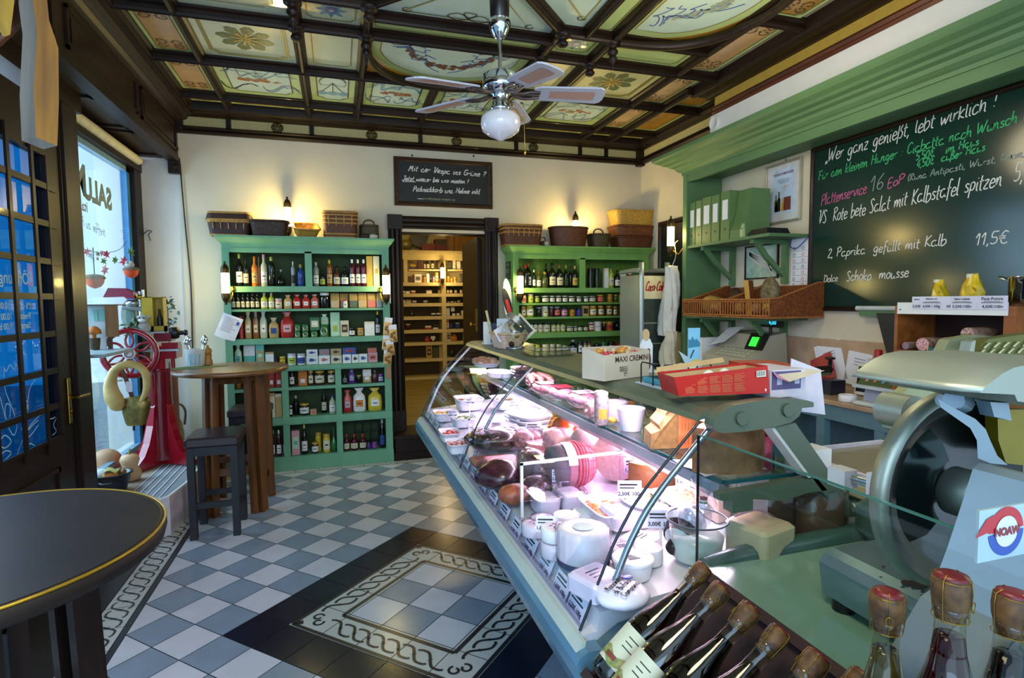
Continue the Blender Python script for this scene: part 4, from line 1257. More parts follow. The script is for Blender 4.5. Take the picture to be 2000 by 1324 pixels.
b1=basket('dark brown lidded wicker hamper with tan rims at the window end',410,492,460,5.55,None,W_DARK,W_TAN,.22,1.12,.2,z=ZT1,pyt=432,lid=.065,ties=5)
basket('dark open-weave oblong basket lying beside the lit lamp',490,566,461,5.545,None,mat('#3b2412',ro=.6,var=.6,scale=45),W_DARK,.24,1.2,.4,z=ZT1,pyt=431)
basket('small honey-coloured basket tipped open under the lit lamp',572,622,462,5.54,None,W_GOLD,W_TAN,.17,1.3,.35,z=ZT1+.035,pyt=439,tilt=.45,rot=.25)
basket('tall picnic hamper with stacked tan and brown bands near the doorway',632,698,464,5.55,None,W_BROWN,W_TAN,.24,1.06,.3,z=ZT1,pyt=414,bands=(.15,.55,.7,.85),ties=4)
basket('small olive handled basket nearest the doorway on the window-side bookcase',704,738,465,5.56,None,W_OLIVE,W_OLIVE,.17,.95,.6,z=ZT1,pyt=440,handle=(.05,.05))
p=HY(722,465,5.44)
c=MQ('#cfc6b2',ro=.9).ell((p.x+.03,5.445,ZT1+.022),(.05,.022,.022),10,6)
c.mat(W_DARK).ell((p.x-.03,5.447,ZT1+.024),(.055,.024,.024),10,6)
tag(c.build('cloth_bundle'),'small dark and white cloth bundle before the olive handled basket','cloth')
basket('brown tray basket with three stacked tan rims next to the door frame',978,1054,474,5.55,None,W_BROWN,W_TAN,.24,1.15,.3,z=ZT2,pyt=439,bands=(.62,.8),ties=7)
p=HY(1060,473,5.52)
c=MB().mat(W_DARK).ell((0,0,.032),(.05,.04,.032),10,6)
c.tube([(-.035,0,.05),(-.02,0,.10),(.02,0,.10),(.038,0,.05)],.006,6)
c.q('#c9c2b4',ro=.9).ell((.03,-.03,.035),(.03,.02,.025),8,5)
o=c.build('handled_basket',origin=(0,0,0))
o.location=(p.x+.01,5.55,ZT2)
tag(o,'tiny dark handled basket with white cloth between tray basket and round basket','basket','wicker baskets on the bookcases')
basket('large round dark brown basket in front of the hidden lamp',1073,1146,478,5.52,None,W_BROWN,W_BROWN,.26,1.2,.95,z=ZT2,pyt=443)
basket('small dark handled basket between the round basket and the stacked three',1149,1188,480,5.53,None,W_OLIVE,W_OLIVE,.2,1.25,.8,z=ZT2,pyt=457,handle=(.055,.055))
zb=ZT2
for lab,x0,x1,pt_,m_,rt in(('dark brown basket at the bottom of the stacked three',1196,1268,462,W_BROWN,0),('reddish brown basket in the middle of the stacked three',1192,1274,441,mat('#74401a',ro=.6,var=.5,scale=50),0),('golden handled basket at the top of the stacked three',1193,1272,411,W_GOLD,.0)):
 o=basket(lab,x0,x1,482,5.55,None,m_,m_,.25,1.14,.5,z=zb+.002,pyt=pt_,rot=rt,handle=None)
 zb=HY(x0,pt_,5.55).z+.002
p=HY(447,639,5.405)
pp=MB().mat(PAPER)
u,v=Vector((.92,0,-.38)),Vector((.38,0,.92))
pc=lambda s,t,o=0:tuple(Vector((p.x,5.408-o,p.z))+u*s+v*t)
pp.loft([[pc(-.085,-.105,.004),pc(0,-.11,.015),pc(.085,-.1,.002)],[pc(-.085,.0,.002),pc(0,.0,.01),pc(.085,.0,.002)],[pc(-.085,.105,0),pc(0,.105,.004),pc(.085,.105,.001)]],0,0,1)
for k in range(9):
 pp.mat(INK).ribbon([pc(-.06,.08-k*.015,.0125),pc(.03 if k%3 else .06,.08-k*.015,.0125)],.003,up=(0,-1,0))
pp.q('#2f4f9a',ro=.6).poly([pc(.045,.04,.0125),pc(.07,.04,.0125),pc(.07,.07,.0125),pc(.045,.07,.0125)])
tag(pp.build('paper_sheet'),'white printed sheet hanging askew on the window-end post of the bookcase','paper')
for i,(x,y0,y1,rt)in enumerate(((755,620,655,.12),(768,634,668,-.05),(753,655,684,.1),(763,664,694,-.1),(756,683,712,.05))):
 a,b=HY(x,y0,5.39),HY(x,y1,5.39)
 h_=a.z-b.z
 r=thing('snack_packet','','packet',(a.x,5.392-.012*(i%2),b.z),0,'snack packets hanging on the bookcase post')
 cxm=a.x
 P=MQ('#c9a35f',ro=.35,var=.25,scale=60)
 yy=5.392-.012*(i%2)
 P.loft([[(cxm+.038*s*cos(q),yy+.010*t*sin(q),b.z+h_*k)for q in[j*PI/6 for j in range(12)]]for k,s,t in((0,.9,.3),(.1,1,1),(.6,1,1),(.75,.95,.4))])
 P.build('packet',r)
 MB().mat(PAPER).box(cxm-.036,yy-.004,b.z+h_*.72,cxm+.036,yy+.004,b.z+h_*1.0).build('header_card',r)
 bs=MQ('#8a5a22',ro=.6,var=.3,scale=80)
 for q in range(5):
  bs.ell((cxm+.02*cos(q*1.3),yy-.009,b.z+h_*(.15+.1*q)),(.014,.006,.016),8,5)
 bs.build('biscuit',r)
 r['label']=['topmost white-headed snack packet on the doorway-end bookcase post','second snack packet down, turned toward the doorway on the post','third snack packet down, white header, on the bookcase post','fourth snack packet down, sticking out toward the doorway','lowest snack packet of the hanging five on the bookcase post'][i]
 r.rotation_euler=(0,rt,0)
o=MQ('#b07a4a',ro=.6).box(.425,5.40,.80,.465,5.404,.925).build('card_strip')
tag(o,'narrow tan card hanging under the snack packets on the post','card')
p=HY(761,553,5.5)
o=MB().mat(WHITE).box(.476,5.44,1.51,.484,5.52,1.79).build('white_leaflet')
tag(o,'tall white leaflet clipped to the bookcase side by the doorway','leaflet')
sp=thing('price_plaque','small black plaque with pale ring and figures on the fridge-side bookcase side panel','plaque',(1.69,5.56,1.80))
MB().mat(BLACK).box(1.683,5.50,1.745,1.6915,5.64,1.925).build('plate',sp)
m=MQ('#9a9a8c',ro=.7)
for z in(1.90,1.885,1.765):
 m.ribbon([(1.6825,5.62,z),(1.6825,5.52,z)],.006,up=(-1,0,0))
text_mb(m,'N°1',(1.6825,5.57,1.825),.07,u=(0,-1,0),w=(0,0,1),bold=.002)
m.build('lettering',sp)
sb=thing('striped_board','white, black and red striped oval board leaning between door frame and bookcase','board',(1.645,5.63,.95))
def oval(cx,cz,rx,rz,n=20,sh=.12):
 return[(cx+rx*cos(a)+sh*sin(a)*rz,cz+rz*sin(a))for a in[2*PI*k/n for k in range(n)]]
yb_=5.46
a=HY(993,590,yb_)
MQ('#d8d8d4',ro=.3).prism(oval(a.x,a.z,.050,.24,sh=-.1),yb_,yb_+.012).build('panel',sb)
MB().mat(BLACK).prism(oval(a.x-.01,a.z-.01,.04,.15,sh=-.25),yb_-.002,yb_+.002).build('stripe',sb)
MQ('#c02a1a',ro=.3).prism([(a.x-.034,a.z+.02),(a.x-.012,a.z+.03),(a.x+.036,a.z-.09),(a.x+.028,a.z-.19),(a.x-.01,a.z-.10)],yb_-.003,yb_+.001).build('stripe',sb)
tag(MB().mat(BLACK).tube(_smooth([(-1.285,5.685,2.76),(-1.27,5.685,2.3),(-1.245,5.69,1.7),(-1.255,5.69,1.2),(-1.26,5.69,.9)]),.006,6).build('black_cable'),'black cable running down the wall corner beside the window','cable')
YB2=9.62
BW=mat('#cdbf8e',ro=.85,var=.04)
w=MB().mat(BW)
w.box(0.2,YB2,.2,3.4,YB2+.1,3.1).box(.14,5.87,.2,.2,YB2,3.1).box(3.3,5.87,.2,3.4,YB2,3.1).box(.14,5.87,3.05,3.4,YB2,3.12)
w.build('wall_back_room',origin=(1.6,9.6,.2),strc=1)
bf=MB().mat(wood('#9a8a50','#6f6236',0)).box(.14,5.881,.15,3.4,YB2,.236)
for k in range(12):
 bf.q('#4b4224',ro=.8).box(.14,6.0+k*.3,.2355,3.4,6.006+k*.3,.2364)
bf.build('floor_back_room',origin=(1.6,7,.23),strc=1)
CREAMW=mat('#cdbb84',ro=.6,var=.06,scale=10)
FX,YS=(lambda x,y:(770+x/6.016,440+y/6.016)),9.25
bs_=thing('shelf_unit','cream painted wall shelving with many narrow shelves seen through the doorway','shelving',(1.6,9.4,.238))
def zrow(y,x=580):return HY(*FX(x,y),YS).z
xl,xm0,xm1,xr=HY(*FX(-40,700),YS).x,HY(*FX(556,700),YS).x,HY(*FX(606,700),YS).x,HY(*FX(1120,700),YS).x
ztop=zrow(302)
m=MB().mat(CREAMW).box(xl,YS,zrow(405),xr,YB2-.001,ztop).box(xl,YS-.03,zrow(345),xr,YS,zrow(320)).box(xl,YS-.05,zrow(318),xr,YS+.01,ztop)
m.build('header',bs_)
for a,b in((xm0,xm1),(xl-.02,xl+.05),(xr-.05,xr)):
 MB().mat(CREAMW).box(a,YS,.2385,b,YB2-.001,zrow(405)-.001).build('upright',bs_)
MQ('#5f4f2c',ro=.8).box(xl,YB2-.012,.2385,xr,YB2-.002,zrow(672)).build('back_panel',bs_)
rowz=[672,800,912,1066,1222]
for y in rowz:
 MB().mat(CREAMW).box(xl,YS+.002,zrow(y)-.055,xr,YB2-.013,zrow(y)).build('shelf',bs_)
F2=lambda x,y:(770+x/5.092,620+y/5.092)
def zrow2(y):return HY(*F2(400,y),YS).z
for y in(245,407,585):
 MB().mat(CREAMW).box(xl,YS+.002,zrow2(y)-.05,xr,YB2-.013,zrow2(y)).build('shelf',bs_)
for a,b in((180,545),(636,900)):
 MB().mat(CREAMW).box(HY(*FX(a,515),YS).x,YS+.06,zrow(516)-.025,HY(*FX(b,515),YS).x,YB2-.013,zrow(516)).build('shelf',bs_)
for x in(135,910):
 X_=HY(*FX(x,515),YS).x
 MB().mat(CREAMW).box(X_-.03,YS+.01,zrow(672),X_+.03,YB2-.013,zrow(406)).build('divider',bs_)
wl=HY(*FX(566,560),YS-.06)
wr_=thing('wall_lamp','lit wall lamp on the middle upright of the back-room shelving','wall lamp',wl,0,'lit cylinder wall lamps')
for ch in LAMPS[0][0].children:
 c=ch.copy()
 COL.objects.link(c)
 c.parent=wr_
light('lamp_light','POINT',(wl.x,wl.y-.1,wl.z),9,(1.0,.70,.28),radius=.05)
WS='window side, {} shelf behind doorway'
G1='goods on the back-room shelving'
shelf_row('''packet dark gold - 190 262 450; box wine brown - 275 330 420; jar brown dark cream 345 370 425; jar brown dark cream 378 416 425; jar brown dark cream 432 468 415; jar tan gold - 514 552 430; tin dark gold cream 640 664 415; box cream tan white 690 722 415; packet white white - 738 782 420; box orange tan rose 812 862 418; box tan brown - 870 896 420''',FX,YS+.1,zrow(516),WS.format('small upper'),G1,0)
shelf_row('''box brown tan - 160 205 585; box wine brown - 212 236 580; box white brown grey 240 322 575; jar orange black honey 330 376 592; packet white white - 380 414 568; jar dark red - 420 436 620; jar pink violet - 452 478 600; jar gold gold cream 480 524 552; jar orange red - 530 556 615; jar orange gold - 622 660 600; jar tan gold - 664 694 620; tin gold gold tan 700 742 605; tin black cream silver 768 794 568; tin black cream silver 800 830 566; tin black cream silver 838 866 566; tin black cream silver 872 898 566''',FX,YS+.02,zrow(672),WS.format('second'),G1,0)
shelf_row('''packet grey white - 100 130 770; packet cream white - 136 186 772; packet red white - 200 252 764; packet cream white - 378 446 762; packet tan tan - 516 552 760; jar brown black cream 614 650 745; jar brown black cream 654 686 745; jar brown black cream 706 746 742; jar brown black cream 768 808 742; jar brown black white 836 876 738; jar brown black white 880 920 738; jar brown black white 930 968 735''',FX,YS+.02,zrow(800),WS.format('third'),G1,0)
shelf_row('''packet cream white - 106 132 878; packet cream tan - 140 204 872; packet grey white - 216 266 884; packet grey white - 344 398 880; jar dark black cream 628 654 888; jar dark black cream 662 698 882; jar dark black cream 704 730 886; jar dark black cream 742 780 872; jar dark black cream 824 858 882; jar tan gold - 886 910 880''',FX,YS+.02,zrow(912),WS.format('fourth'),G1,0)
shelf_row('''bag dark brown - 186 240 1000; packet black white - 440 490 1030; packet black white - 498 552 1026; packet white white - 614 656 970; packet dark white - 670 712 960; packet white white - 684 720 1034 b-.015; packet white white - 736 768 1025; packet cream white - 790 840 1000; packet cream white - 888 934 1010''',FX,YS+.02,zrow(1066),WS.format('fifth'),G1,0)
shelf_row('''jar wine cream - 132 196 1160; packet red white - 366 440 1180; packet white black - 456 520 1180; jar honey gold cream 612 650 1110; jar blue dark - 656 690 1150; jar blue silver - 720 780 1145''',FX,YS+.02,zrow(1222),WS.format('sixth'),G1,0)
shelf_row('''bag red dark - 304 360 190; packet dark white white 366 412 185; box cream tan brown 524 566 150; bag orange red - 568 630 165; carton white grey rose 690 738 155''',F2,YS+.02,zrow2(245),WS.format('seventh'),G1,0)
shelf_row('''box gold tan brown 318 380 285; box olive dark - 386 412 280; box olive dark - 414 440 282; box tan gold - 446 478 280; bag dark brown - 560 610 310''',F2,YS+.02,zrow2(407),WS.format('eighth'),G1,0)
def on_top(x):return HY(*FX(x,300),YS+.15).x
o=MB().mat(BLACK).box(-.13,-.06,0,.13,.06,.26)
o.q('#9a9370',ro=.6).box(.13,-.055,.01,.15,.055,.25)
o=o.build('black_case',origin=(0,0,0));o.location=(on_top(262),9.42,ztop+.085);o.rotation_euler=(0,.35,0)
tag(o,'black case tipped on its corner on top of the back-room shelving','case')
o=MQ('#8e8a5c',ro=.4,me=.5).lathe([(.02,0),(.1,.03),(.13,.1),(.11,.16),(.1,.17)],(on_top(130),9.4,ztop+.002),16).build('metal_pan')
tag(o,'dull metal bowl beside the black case on the back-room shelving','bowl')
o=MQ('#7a1f16',ro=.5).box(on_top(315),9.30,ztop+.001,on_top(470),9.5,ztop+.12)
o=o.build('red_crate');tag(o,'low dark red crate on top of the back-room shelving','crate')
o=MQ('#6a1a14',ro=.5).box(on_top(475),9.3,ztop+.001,on_top(612),9.5,ztop+.2)
o.q('#3c3a26',ro=.6).box(on_top(490),9.295,ztop+.11,on_top(600),9.301,ztop+.185)
o=o.build('red_box');tag(o,'dark red box with grey window beside the wooden shutters','box')
sh_=thing('wooden_shutter','honey-coloured planked wooden shutters standing on top of the back-room shelving','shutter',(on_top(800),9.5,ztop))
for a,b,m_ in((625,705,wood('#a5772e','#7a5218',2)),(712,865,wood('#a07028','#6f4a14',2)),(868,1000,wood('#a5772e','#7a5218',2))):
 MB().mat(m_).box(on_top(a),9.45,ztop+.001,on_top(b),9.5,ztop+.65).box(on_top(a)+.02,9.44,ztop+.1,on_top(b)-.02,9.45,ztop+.14).build('panel',sh_)
# ceiling fan
FCX,FCY=.815,2.80
fn=thing('ceiling_fan','chrome ceiling fan with five white cane-inset blades and opal globe lamp','ceiling fan',(FCX,FCY,3.15))
BLK=mat('#1c1512',ro=.3,var=.1)
MB().mat(DARKWOOD_Z).lathe([(.11,3.235),(.11,3.20),(.07,3.17),(.055,3.15),(.05,3.10),(.055,3.09),(.05,3.03)],(FCX,FCY,0),20).build('ceiling_rose',fn)
def fz(py):return hit(975,py,1,FCY).z
MB().mat(BLK).lathe([(.05,fz(2)),(.046,fz(38)),(.038,fz(42))],(FCX,FCY,0),20).build('collar',fn)
MB().mat(CHROME).lathe([(.055,fz(40)),(.056,fz(48)),(.05,fz(58)),(.03,fz(72)),(.018,fz(77))],(FCX,FCY,0),24).build('canopy',fn)
MB().mat(CHROME).lathe([(.011,fz(74)),(.011,fz(140))],(FCX,FCY,0),12).build('downrod',fn)
MB().mat(CHROME).lathe([(.015,fz(138)),(.06,fz(142)),(.088,fz(148)),(.092,fz(172)),(.085,fz(178)),(.05,fz(184)),(.042,fz(188)),(.042,fz(206)),(.05,fz(210)),(.052,fz(216)),(.035,fz(219))],(FCX,FCY,0),28).build('motor_housing',fn)
OPAL=mat('#e8e2e6',ro=.12,var=.02,coat=.4,sss=.1)
MB().mat(OPAL).lathe([(.045,fz(217)),(.075,fz(221)),(.098,fz(230)),(.102,fz(243)),(.092,fz(256)),(.06,fz(265)),(.03,fz(270)),(.012,fz(274)),(.002,fz(275))],(FCX,FCY,0),30).build('globe_shade',fn)
ZB_=fz(186)
BLADE=mat('#c9c6d6',ro=.4,var=.03)
CANE=mat('#c79a8a',ro=.7,var=.3,scale=300)
FA=(-10,279,206,130,61)
FD=(0,.075,.07,0,0)
for k,(tx,ty)in enumerate(((1163,190),(1046,132),(803,170),(832,230),(1045,243))):
 ang=math.radians(FA[k])
 L=.535
 c,s=cos(ang),sin(ang)
 tl=-.20
 def bp(u,v,o=0.0,c=c,s=s,dr=FD[k]):
  return(FCX+c*u-s*v*cos(tl),FCY+s*u+c*v*cos(tl),ZB_+.012+v*sin(tl)+o-dr*max(u-.05,0)/.5)
 out=[(.17,-.045),(.20,-.058),(L-.03,-.068),(L-.01,-.055),(L,-.03),(L,.03),(L-.01,.055),(L-.03,.068),(.20,.058),(.17,.045)]
 n_=len(out)
 MB().mat(BLADE).add([bp(*p)for p in out]+[bp(p[0],p[1],.008)for p in out],[tuple(range(n_))[::-1],tuple(range(n_,2*n_))]+[(i,(i+1)%n_,n_+(i+1)%n_,n_+i)for i in range(n_)],0).build('blade',fn)
 ins=[(.25,-.026),(.26,-.03),(L-.06,-.036),(L-.05,-.03),(L-.05,.03),(L-.06,.036),(.26,.03),(.25,.026)]
 bl=[o for o in fn.children if o.name.startswith('blade')][-1]
 m=MB().mat(CANE).add([bp(p[0],p[1],-.0012)for p in ins],[tuple(range(8))],0)
 m.build('cane_inset',bl)
 m=MQ('#6a5a5a',ro=.3,me=.8)
 for sg in(1,-1):
  m.tube(_smooth([bp(.06,sg*.008,-.004),bp(.11,sg*.022,-.012),bp(.15,sg*.03,-.008),bp(.20,sg*.022,-.004)],3),.007,6)
 m.tube([bp(.05,0,-.004),bp(.20,0,-.005)],.006,6)
 m.build('blade_iron',fn)
ch=MB().mat(BRASS).tube([(FCX+.055,FCY-.02,fz(214)),(FCX+.115,FCY-.03,fz(228)),(FCX+.118,FCY-.03,fz(292))],.0018,5)
ch.ell((FCX+.118,FCY-.03,fz(297)),(.006,.006,.016),8,6)
ch.build('pull_chain',fn)
# window side
PAVE=mat('#8f9aa3',ro=.9,var=.3,scale=14,detail=8)
g=MB().mat(PAVE).box(-14,-4,-.2,-1.85,14,-.12)
g.build('ground',origin=(-6,4,-.2),strc=1)
fcd=MQ('#cfe0e6',ro=.9,var=.05,scale=1.5).box(-9.2,-4,-.12,-9.0,16,9)
fcd.q('#9fb9c6',ro=.8).box(-9.0,-4,2.9,-8.9,16,3.1).box(-9.0,-4,-.12,-8.93,16,.6)
for k in range(6):
 y=-2+k*3.1
 fcd.q('#d9e4e6',ro=.8).box(-9.0,y,.9,-8.94,y+1.5,2.6)
 fcd.q('#3f5a6a',ro=.2).box(-8.94,y+.12,1.0,-8.93,y+1.38,2.5)
fcd.build('wall_opposite_building',origin=(-9,5,0),strc=1)
kb=MQ('#93887c',ro=.9,var=.3,scale=20).box(-2.5,4.0,-.119,-1.85,6.6,.02)
kb.build('trim_4',origin=(-2.2,5,-.119),strc=1)
iv=MB()
rd=random.Random(4)
for k in range(260):
 x,y,z=rd.uniform(-2.45,-1.9),rd.uniform(4.6,6.4),rd.uniform(.03,.16)
 a,r=rd.uniform(0,6.28),rd.uniform(.015,.03)
 iv.q('#3e8a4a',ro=.5,var=.35,scale=25).poly([(x+r*cos(a+q),y+r*sin(a+q),z+.3*r*sin(2*q+a))for q in(0,1.3,2.5,3.8,5)])
o=iv.build('ivy',stuff=1)
o['label']='low green ivy growing outside below the shop window'
o['category']='ivy'
tag(MB().mat(BLACK).tube([(-2.15,5.3,.02),(-2.15,5.3,.42)],.008,6).ell((-2.10,5.28,.30),(.035,.02,.035),10,6).tube([(-2.15,5.3,.3),(-2.10,5.28,.3)],.006,5).build('garden_stake'),'small dark iron stake outside the window above the ivy','stake')
wn=MB().mat(DARKWOOD_Z)
WX=-1.65
wn.box(WX-.03,5.55,.30,WX+.05,5.72,2.78).box(WX-.03,4.15,.30,WX+.05,4.20,2.78)
wn.q('#4c87b8',ro=.3,var=.1).box(WX-.035,5.48,.34,WX+.012,5.55,2.66)  # inner frame edges: blue daylight on dark wood put into the colour
wn.q('#7fa3bb',ro=.3).box(WX-.035,4.2,2.62,WX+.012,5.55,2.66).box(WX-.035,4.2,.30,WX+.012,5.55,.34)
wn.mat(DARKWOOD_Y).box(WX-.03,4.15,2.66,WX+.06,5.72,2.78)
win=wn.build('window_1',origin=(WX,4.9,.3),strc=1)
MB().mat(glass('#eef8fb',.03)).box(WX-.006,4.2,.34,WX,5.48,2.63).build('window_glass',win)
m=MQ('#7f8f94',ro=.7,var=.15)
def wtxt(t,p0,p1,hpx,bold):
 a,b=HX(*p0,WX+.004),HX(*p1,WX+.004)
 d=(a-CAM_C).dot(_fw)
 for i,ch in enumerate(t):
  q=a.lerp(b,i/max(len(t)-1,1))
  text_mb(m,ch,q,hpx*d/CAM_F*1.35,u=(0,1,0),w=(0,0,1),bold=bold,mirror=1)
wtxt('SALU',(213,391),(171,370),41,.012)
wtxt('M',(155,352),(155,352),62,.012)
a=HX(163,403,WX+.004)
text_mb(m,'ita',(WX+.004,a.y+.02,a.z),.10,u=(0,1,0),mirror=1,bold=.002)
hd=HX(206,462,WX+.004);he=HX(160,441,WX+.004)
hand(m,'treffen zu F',hd,.07,(he-hd).length,u=(he-hd).normalized(),w=(0,0,1),n=(1,0,0),slant=.2,pen=.006)
m.build('shop_lettering',win)
rb=thing('roller_blind','cream roller blind rolled up at the top of the shop window','blind',(-1.57,4.8,2.7))
MQ('#d8cfae',ro=.7).cyl((-1.575,4.16,2.735),.034,1.42,16,'y').build('roll',rb)
MB().mat(WHITE).cyl((-1.575,5.58,2.735),.022,.02,12,'y').build('end_cap',rb)
ln=MB().mat(DARKWOOD_Y)
ln.box(-1.36,-.6,2.79,-1.30,5.70,3.24)
ln.box(-1.37,-.6,2.76,-1.285,5.70,2.80)
ln.prism([(-1.30,3.10),(-1.27,3.11),(-1.25,3.13),(-1.22,3.14),(-1.20,3.17),(-1.15,3.20),(-1.15,3.24),(-1.30,3.24)],-.6,5.70,axis='y')
for y0,y1 in((.4,2.0),(2.1,3.40),(3.55,4.62),(4.72,5.62)):
 ln.frame(y0,2.84,y1,3.07,[(0,0),(0,.006),(.012,.012),(.022,.004),(.022,0)],y=-1.30,axis='y')if 0 else None
 for q in((y0,2.845,y1,2.865),(y0,3.05,y1,3.07),(y0,2.845,y0+.02,3.07),(y1-.02,2.845,y1,3.07)):
  ln.box(-1.30,q[0],q[1],-1.288,q[2],q[3])
 ln.box(-1.30,y0+.06,2.895,-1.293,y1-.06,3.02)
ln.box(-1.70,-.6,2.80,-1.36,5.72,2.84)
for y0,y1 in((4.16,4.8),(4.9,5.6)):
 for q in((-1.62,y0,-1.40,y0+.025),(-1.62,y1-.025,-1.40,y1),(-1.62,y0,-1.60,y1),(-1.42,y0,-1.40,y1)):
  ln.box(q[0],q[1],2.787,q[2],q[3],2.80)
ln.build('trim_5',origin=(-1.4,3,2.76),strc=1)
br=MB().mat(DARKWOOD_Z)
for p in((-1.30,2.80),):
 br.box(-1.37,5.64,2.66,-1.285,5.698,2.77).ell((-1.31,5.64,2.87),(.03,.03,.035),10,6).ell((-1.31,5.66,2.72),(.028,.03,.03),10,6)
br.build('trim_6',origin=(-1.31,5.66,2.66),strc=1)
MB().mat(DARKWOOD_Z).box(-1.60,3.905,-.1,-1.49,4.15,2.80).box(-1.50,3.93,-.1,-1.478,4.12,2.80).build('trim_7',origin=(-1.5,4,0),strc=1)
LX=-1.5
L=MB().mat(DARKWOOD_Z)
L.box(LX-.05,3.735,.02,LX,3.90,2.62).box(LX-.05,2.78,.02,LX,2.86,2.62)
L.mat(DARKWOOD_Y).box(LX-.05,2.86,.02,LX,3.735,.785).box(LX-.05,2.86,2.33,LX,3.735,2.62)
for q in((2.95,.20,3.68,.225),(2.95,.60,3.68,.625),(2.95,.20,2.975,.625),(3.655,.20,3.68,.625)):
 L.box(LX,q[0],q[1],LX+.012,q[2],q[3])
for q in((2.86,.785,3.735,.80),(3.722,.79,3.735,2.33)):
 L.box(LX,q[0],q[1],LX+.012,q[2],q[3])
dr=L.build('door_3',origin=(LX,3.3,.02),strc=1)
MB().mat(glass('#3f9cc4',.10,fres=1.5)).box(LX-.03,2.86,.785,LX-.022,3.735,2.33).build('door_glass',dr)  # teal tint stands in for the blue daylight reflected in the panes
G=MB().mat(DARKWOOD_Y)
for z in(2.163,1.96,1.756,1.566,1.363,1.161,.965):
 G.box(LX-.012,2.80,z-.016,LX+.010,3.83 if z>1.0 else 3.74,z+.016)
G.mat(DARKWOOD_Z)
for y,z0 in((3.345,.74),(3.575,.72),(3.11,.74),(2.93,.74)):
 G.box(LX+.002,y-.014,z0,LX+.014,y+.014,2.40)
G.build('glazing_bars',dr)
H=MB().mat(BRASS).rbox(LX+.0005,3.825,.835,LX+.012,3.862,1.10,.005)
H.tube([(LX+.01,3.845,.985),(LX+.055,3.845,.985)],.009,10)
H.tube([(LX+.055,3.835,.985),(LX+.055,3.90,.985),(LX+.052,3.985,.982)],[.009,.011,.010],10)
H.ell((LX+.014,3.845,.905),(.004,.007,.012),8,5)
H.build('door_handle',dr)
t=MQ('#cfe6f2',ro=.6)
z1=HX(40,545,LX-.02)
def dtxt(s,p,h_,w_=None):
 q=HX(*p,LX-.02)
 text_mb(t,s,(LX-.02,q.y,q.z),h_,u=(0,1,0),mirror=1,align='LEFT',bold=.001)
dtxt('Öffnungszeiten',(57,546),.085)
dtxt('Mi - Do    10.00 bis 18.30',(60,597),.045)
dtxt('Freitag    10.00 bis 19.00',(60,617),.045)
dtxt('Samstag  9.00 bis 14.00',(60,635),.045)
def vine(pts,w_=.005):
 t.ribbon(_smooth([tuple(HX(*p,LX-.019))for p in pts],4),w_,up=(1,0,0))
vine([(8,716),(12,725),(20,712),(27,722),(32,712),(37,725),(45,714)])
vine([(8,716),(10,760),(25,800),(33,830),(27,850),(15,830),(4,790),(0,775)])
vine([(72,735),(58,760),(52,800),(42,840)]);vine([(72,735),(78,742)])
vine([(10,795),(14,788),(20,795),(18,820),(11,815),(10,795)]);vine([(45,790),(52,783),(55,800),(48,820)])
vine([(110,816),(105,830),(110,842),(103,850)]);vine([(90,815),(100,818),(108,814)])
vine([(75,820),(55,840),(45,860),(60,850),(75,830)]);vine([(0,860),(10,850),(22,862),(10,875),(0,870)]);vine([(0,890),(12,880),(22,885),(8,900)])
vine([(52,872),(60,866),(70,872)]);vine([(85,805),(60,830),(40,870),(30,900)])
t.build('door_lettering',dr)
pd=thing('wooden_paddle','thick yellow-brown wooden paddle hanging in front of the door top','paddle',(-.6,1.47,1.85))
c0=CAM_C+((75-1000)/CAM_F*_r2-(150-662)/CAM_F*_u2+_fw)*1.2
def pq(x,y,dd=0.0):
 d=_fw+(x-1000)/CAM_F*_r2-(y-662)/CAM_F*_u2
 return CAM_C+d*(1.2+dd)
fr=[(62,-60),(88,-60),(92,0),(96,40),(108,75),(114,95),(115,200),(112,285),(70,268),(66,180),(72,60),(64,0)]
bk=[(52,-60),(60,-60),(60,0),(58,35),(44,70),(40,110),(36,200),(36,285),(46,295),(92,300),(112,285)]
F=[pq(*p)for p in fr]
nrm=(-_fw*.0+Vector((-.85,.5,0))).normalized()
P=MB().mat(wood('#a9731c','#6e4610',2,ro=.7))
P.add([tuple(p)for p in F],[tuple(range(len(F)))])
off=Vector((-.034,.02,-.004))
Bk=[tuple(p+off)for p in F]
n_=len(F)
P.mat(wood('#7d756a','#4c463f',2,ro=.8)).add([tuple(p)for p in F]+Bk,[(i,(i+1)%n_,n_+(i+1)%n_,n_+i)for i in range(n_)])
P.add(Bk,[tuple(range(n_))[::-1]])
P.build('paddle_blade',pd)
w2=MB().mat(wood('#b8902c','#7e5c16',2,ro=.7))
F=[pq(*p)for p in[(-25,-40),(32,-40),(26,20),(20,68),(2,40),(-25,20)]]
Bk=[tuple(p+off*.5)for p in F]
w2 .add([tuple(p)for p in F]+Bk,[tuple(range(6)),tuple(range(6,12))[::-1]]+[(i,(i+1)%6,6+(i+1)%6,6+i)for i in range(6)])
tag(w2 .build('wooden_wedge'),'pale pointed wooden wedge hanging at the top beside the paddle','wooden tool')
tw=MB().mat(wood('#6a3a18','#3c1e0a',2))
for k in range(7):
 a=pq(28+k*3,-30,.05)
 tw.tube(_smooth([tuple(a),tuple(pq(44-k*5,30+k*4,.04)),tuple(pq(20-k*7,70+k*6,.05))],4),.004,5)
tag(tw.build('twig_bundle'),'brown bent twigs hanging behind the wooden paddle','twigs')
pf=thing('display_platform','low white platform with grooved grey deck strips under the window','platform',(-1.35,4.8,0))
B=MQ('#d8cbd0',ro=.6).prism([(-1.60,4.13),(-1.14,4.10),(-1.09,4.14),(-1.05,4.42),(-1.04,5.68),(-1.60,5.68)],.001,.25,axis='z')
B.build('base',pf)
B=MQ('#9c8f80',ro=.7,var=.15,scale=10).box(-1.60,4.14,.25,-1.36,5.68,.254)
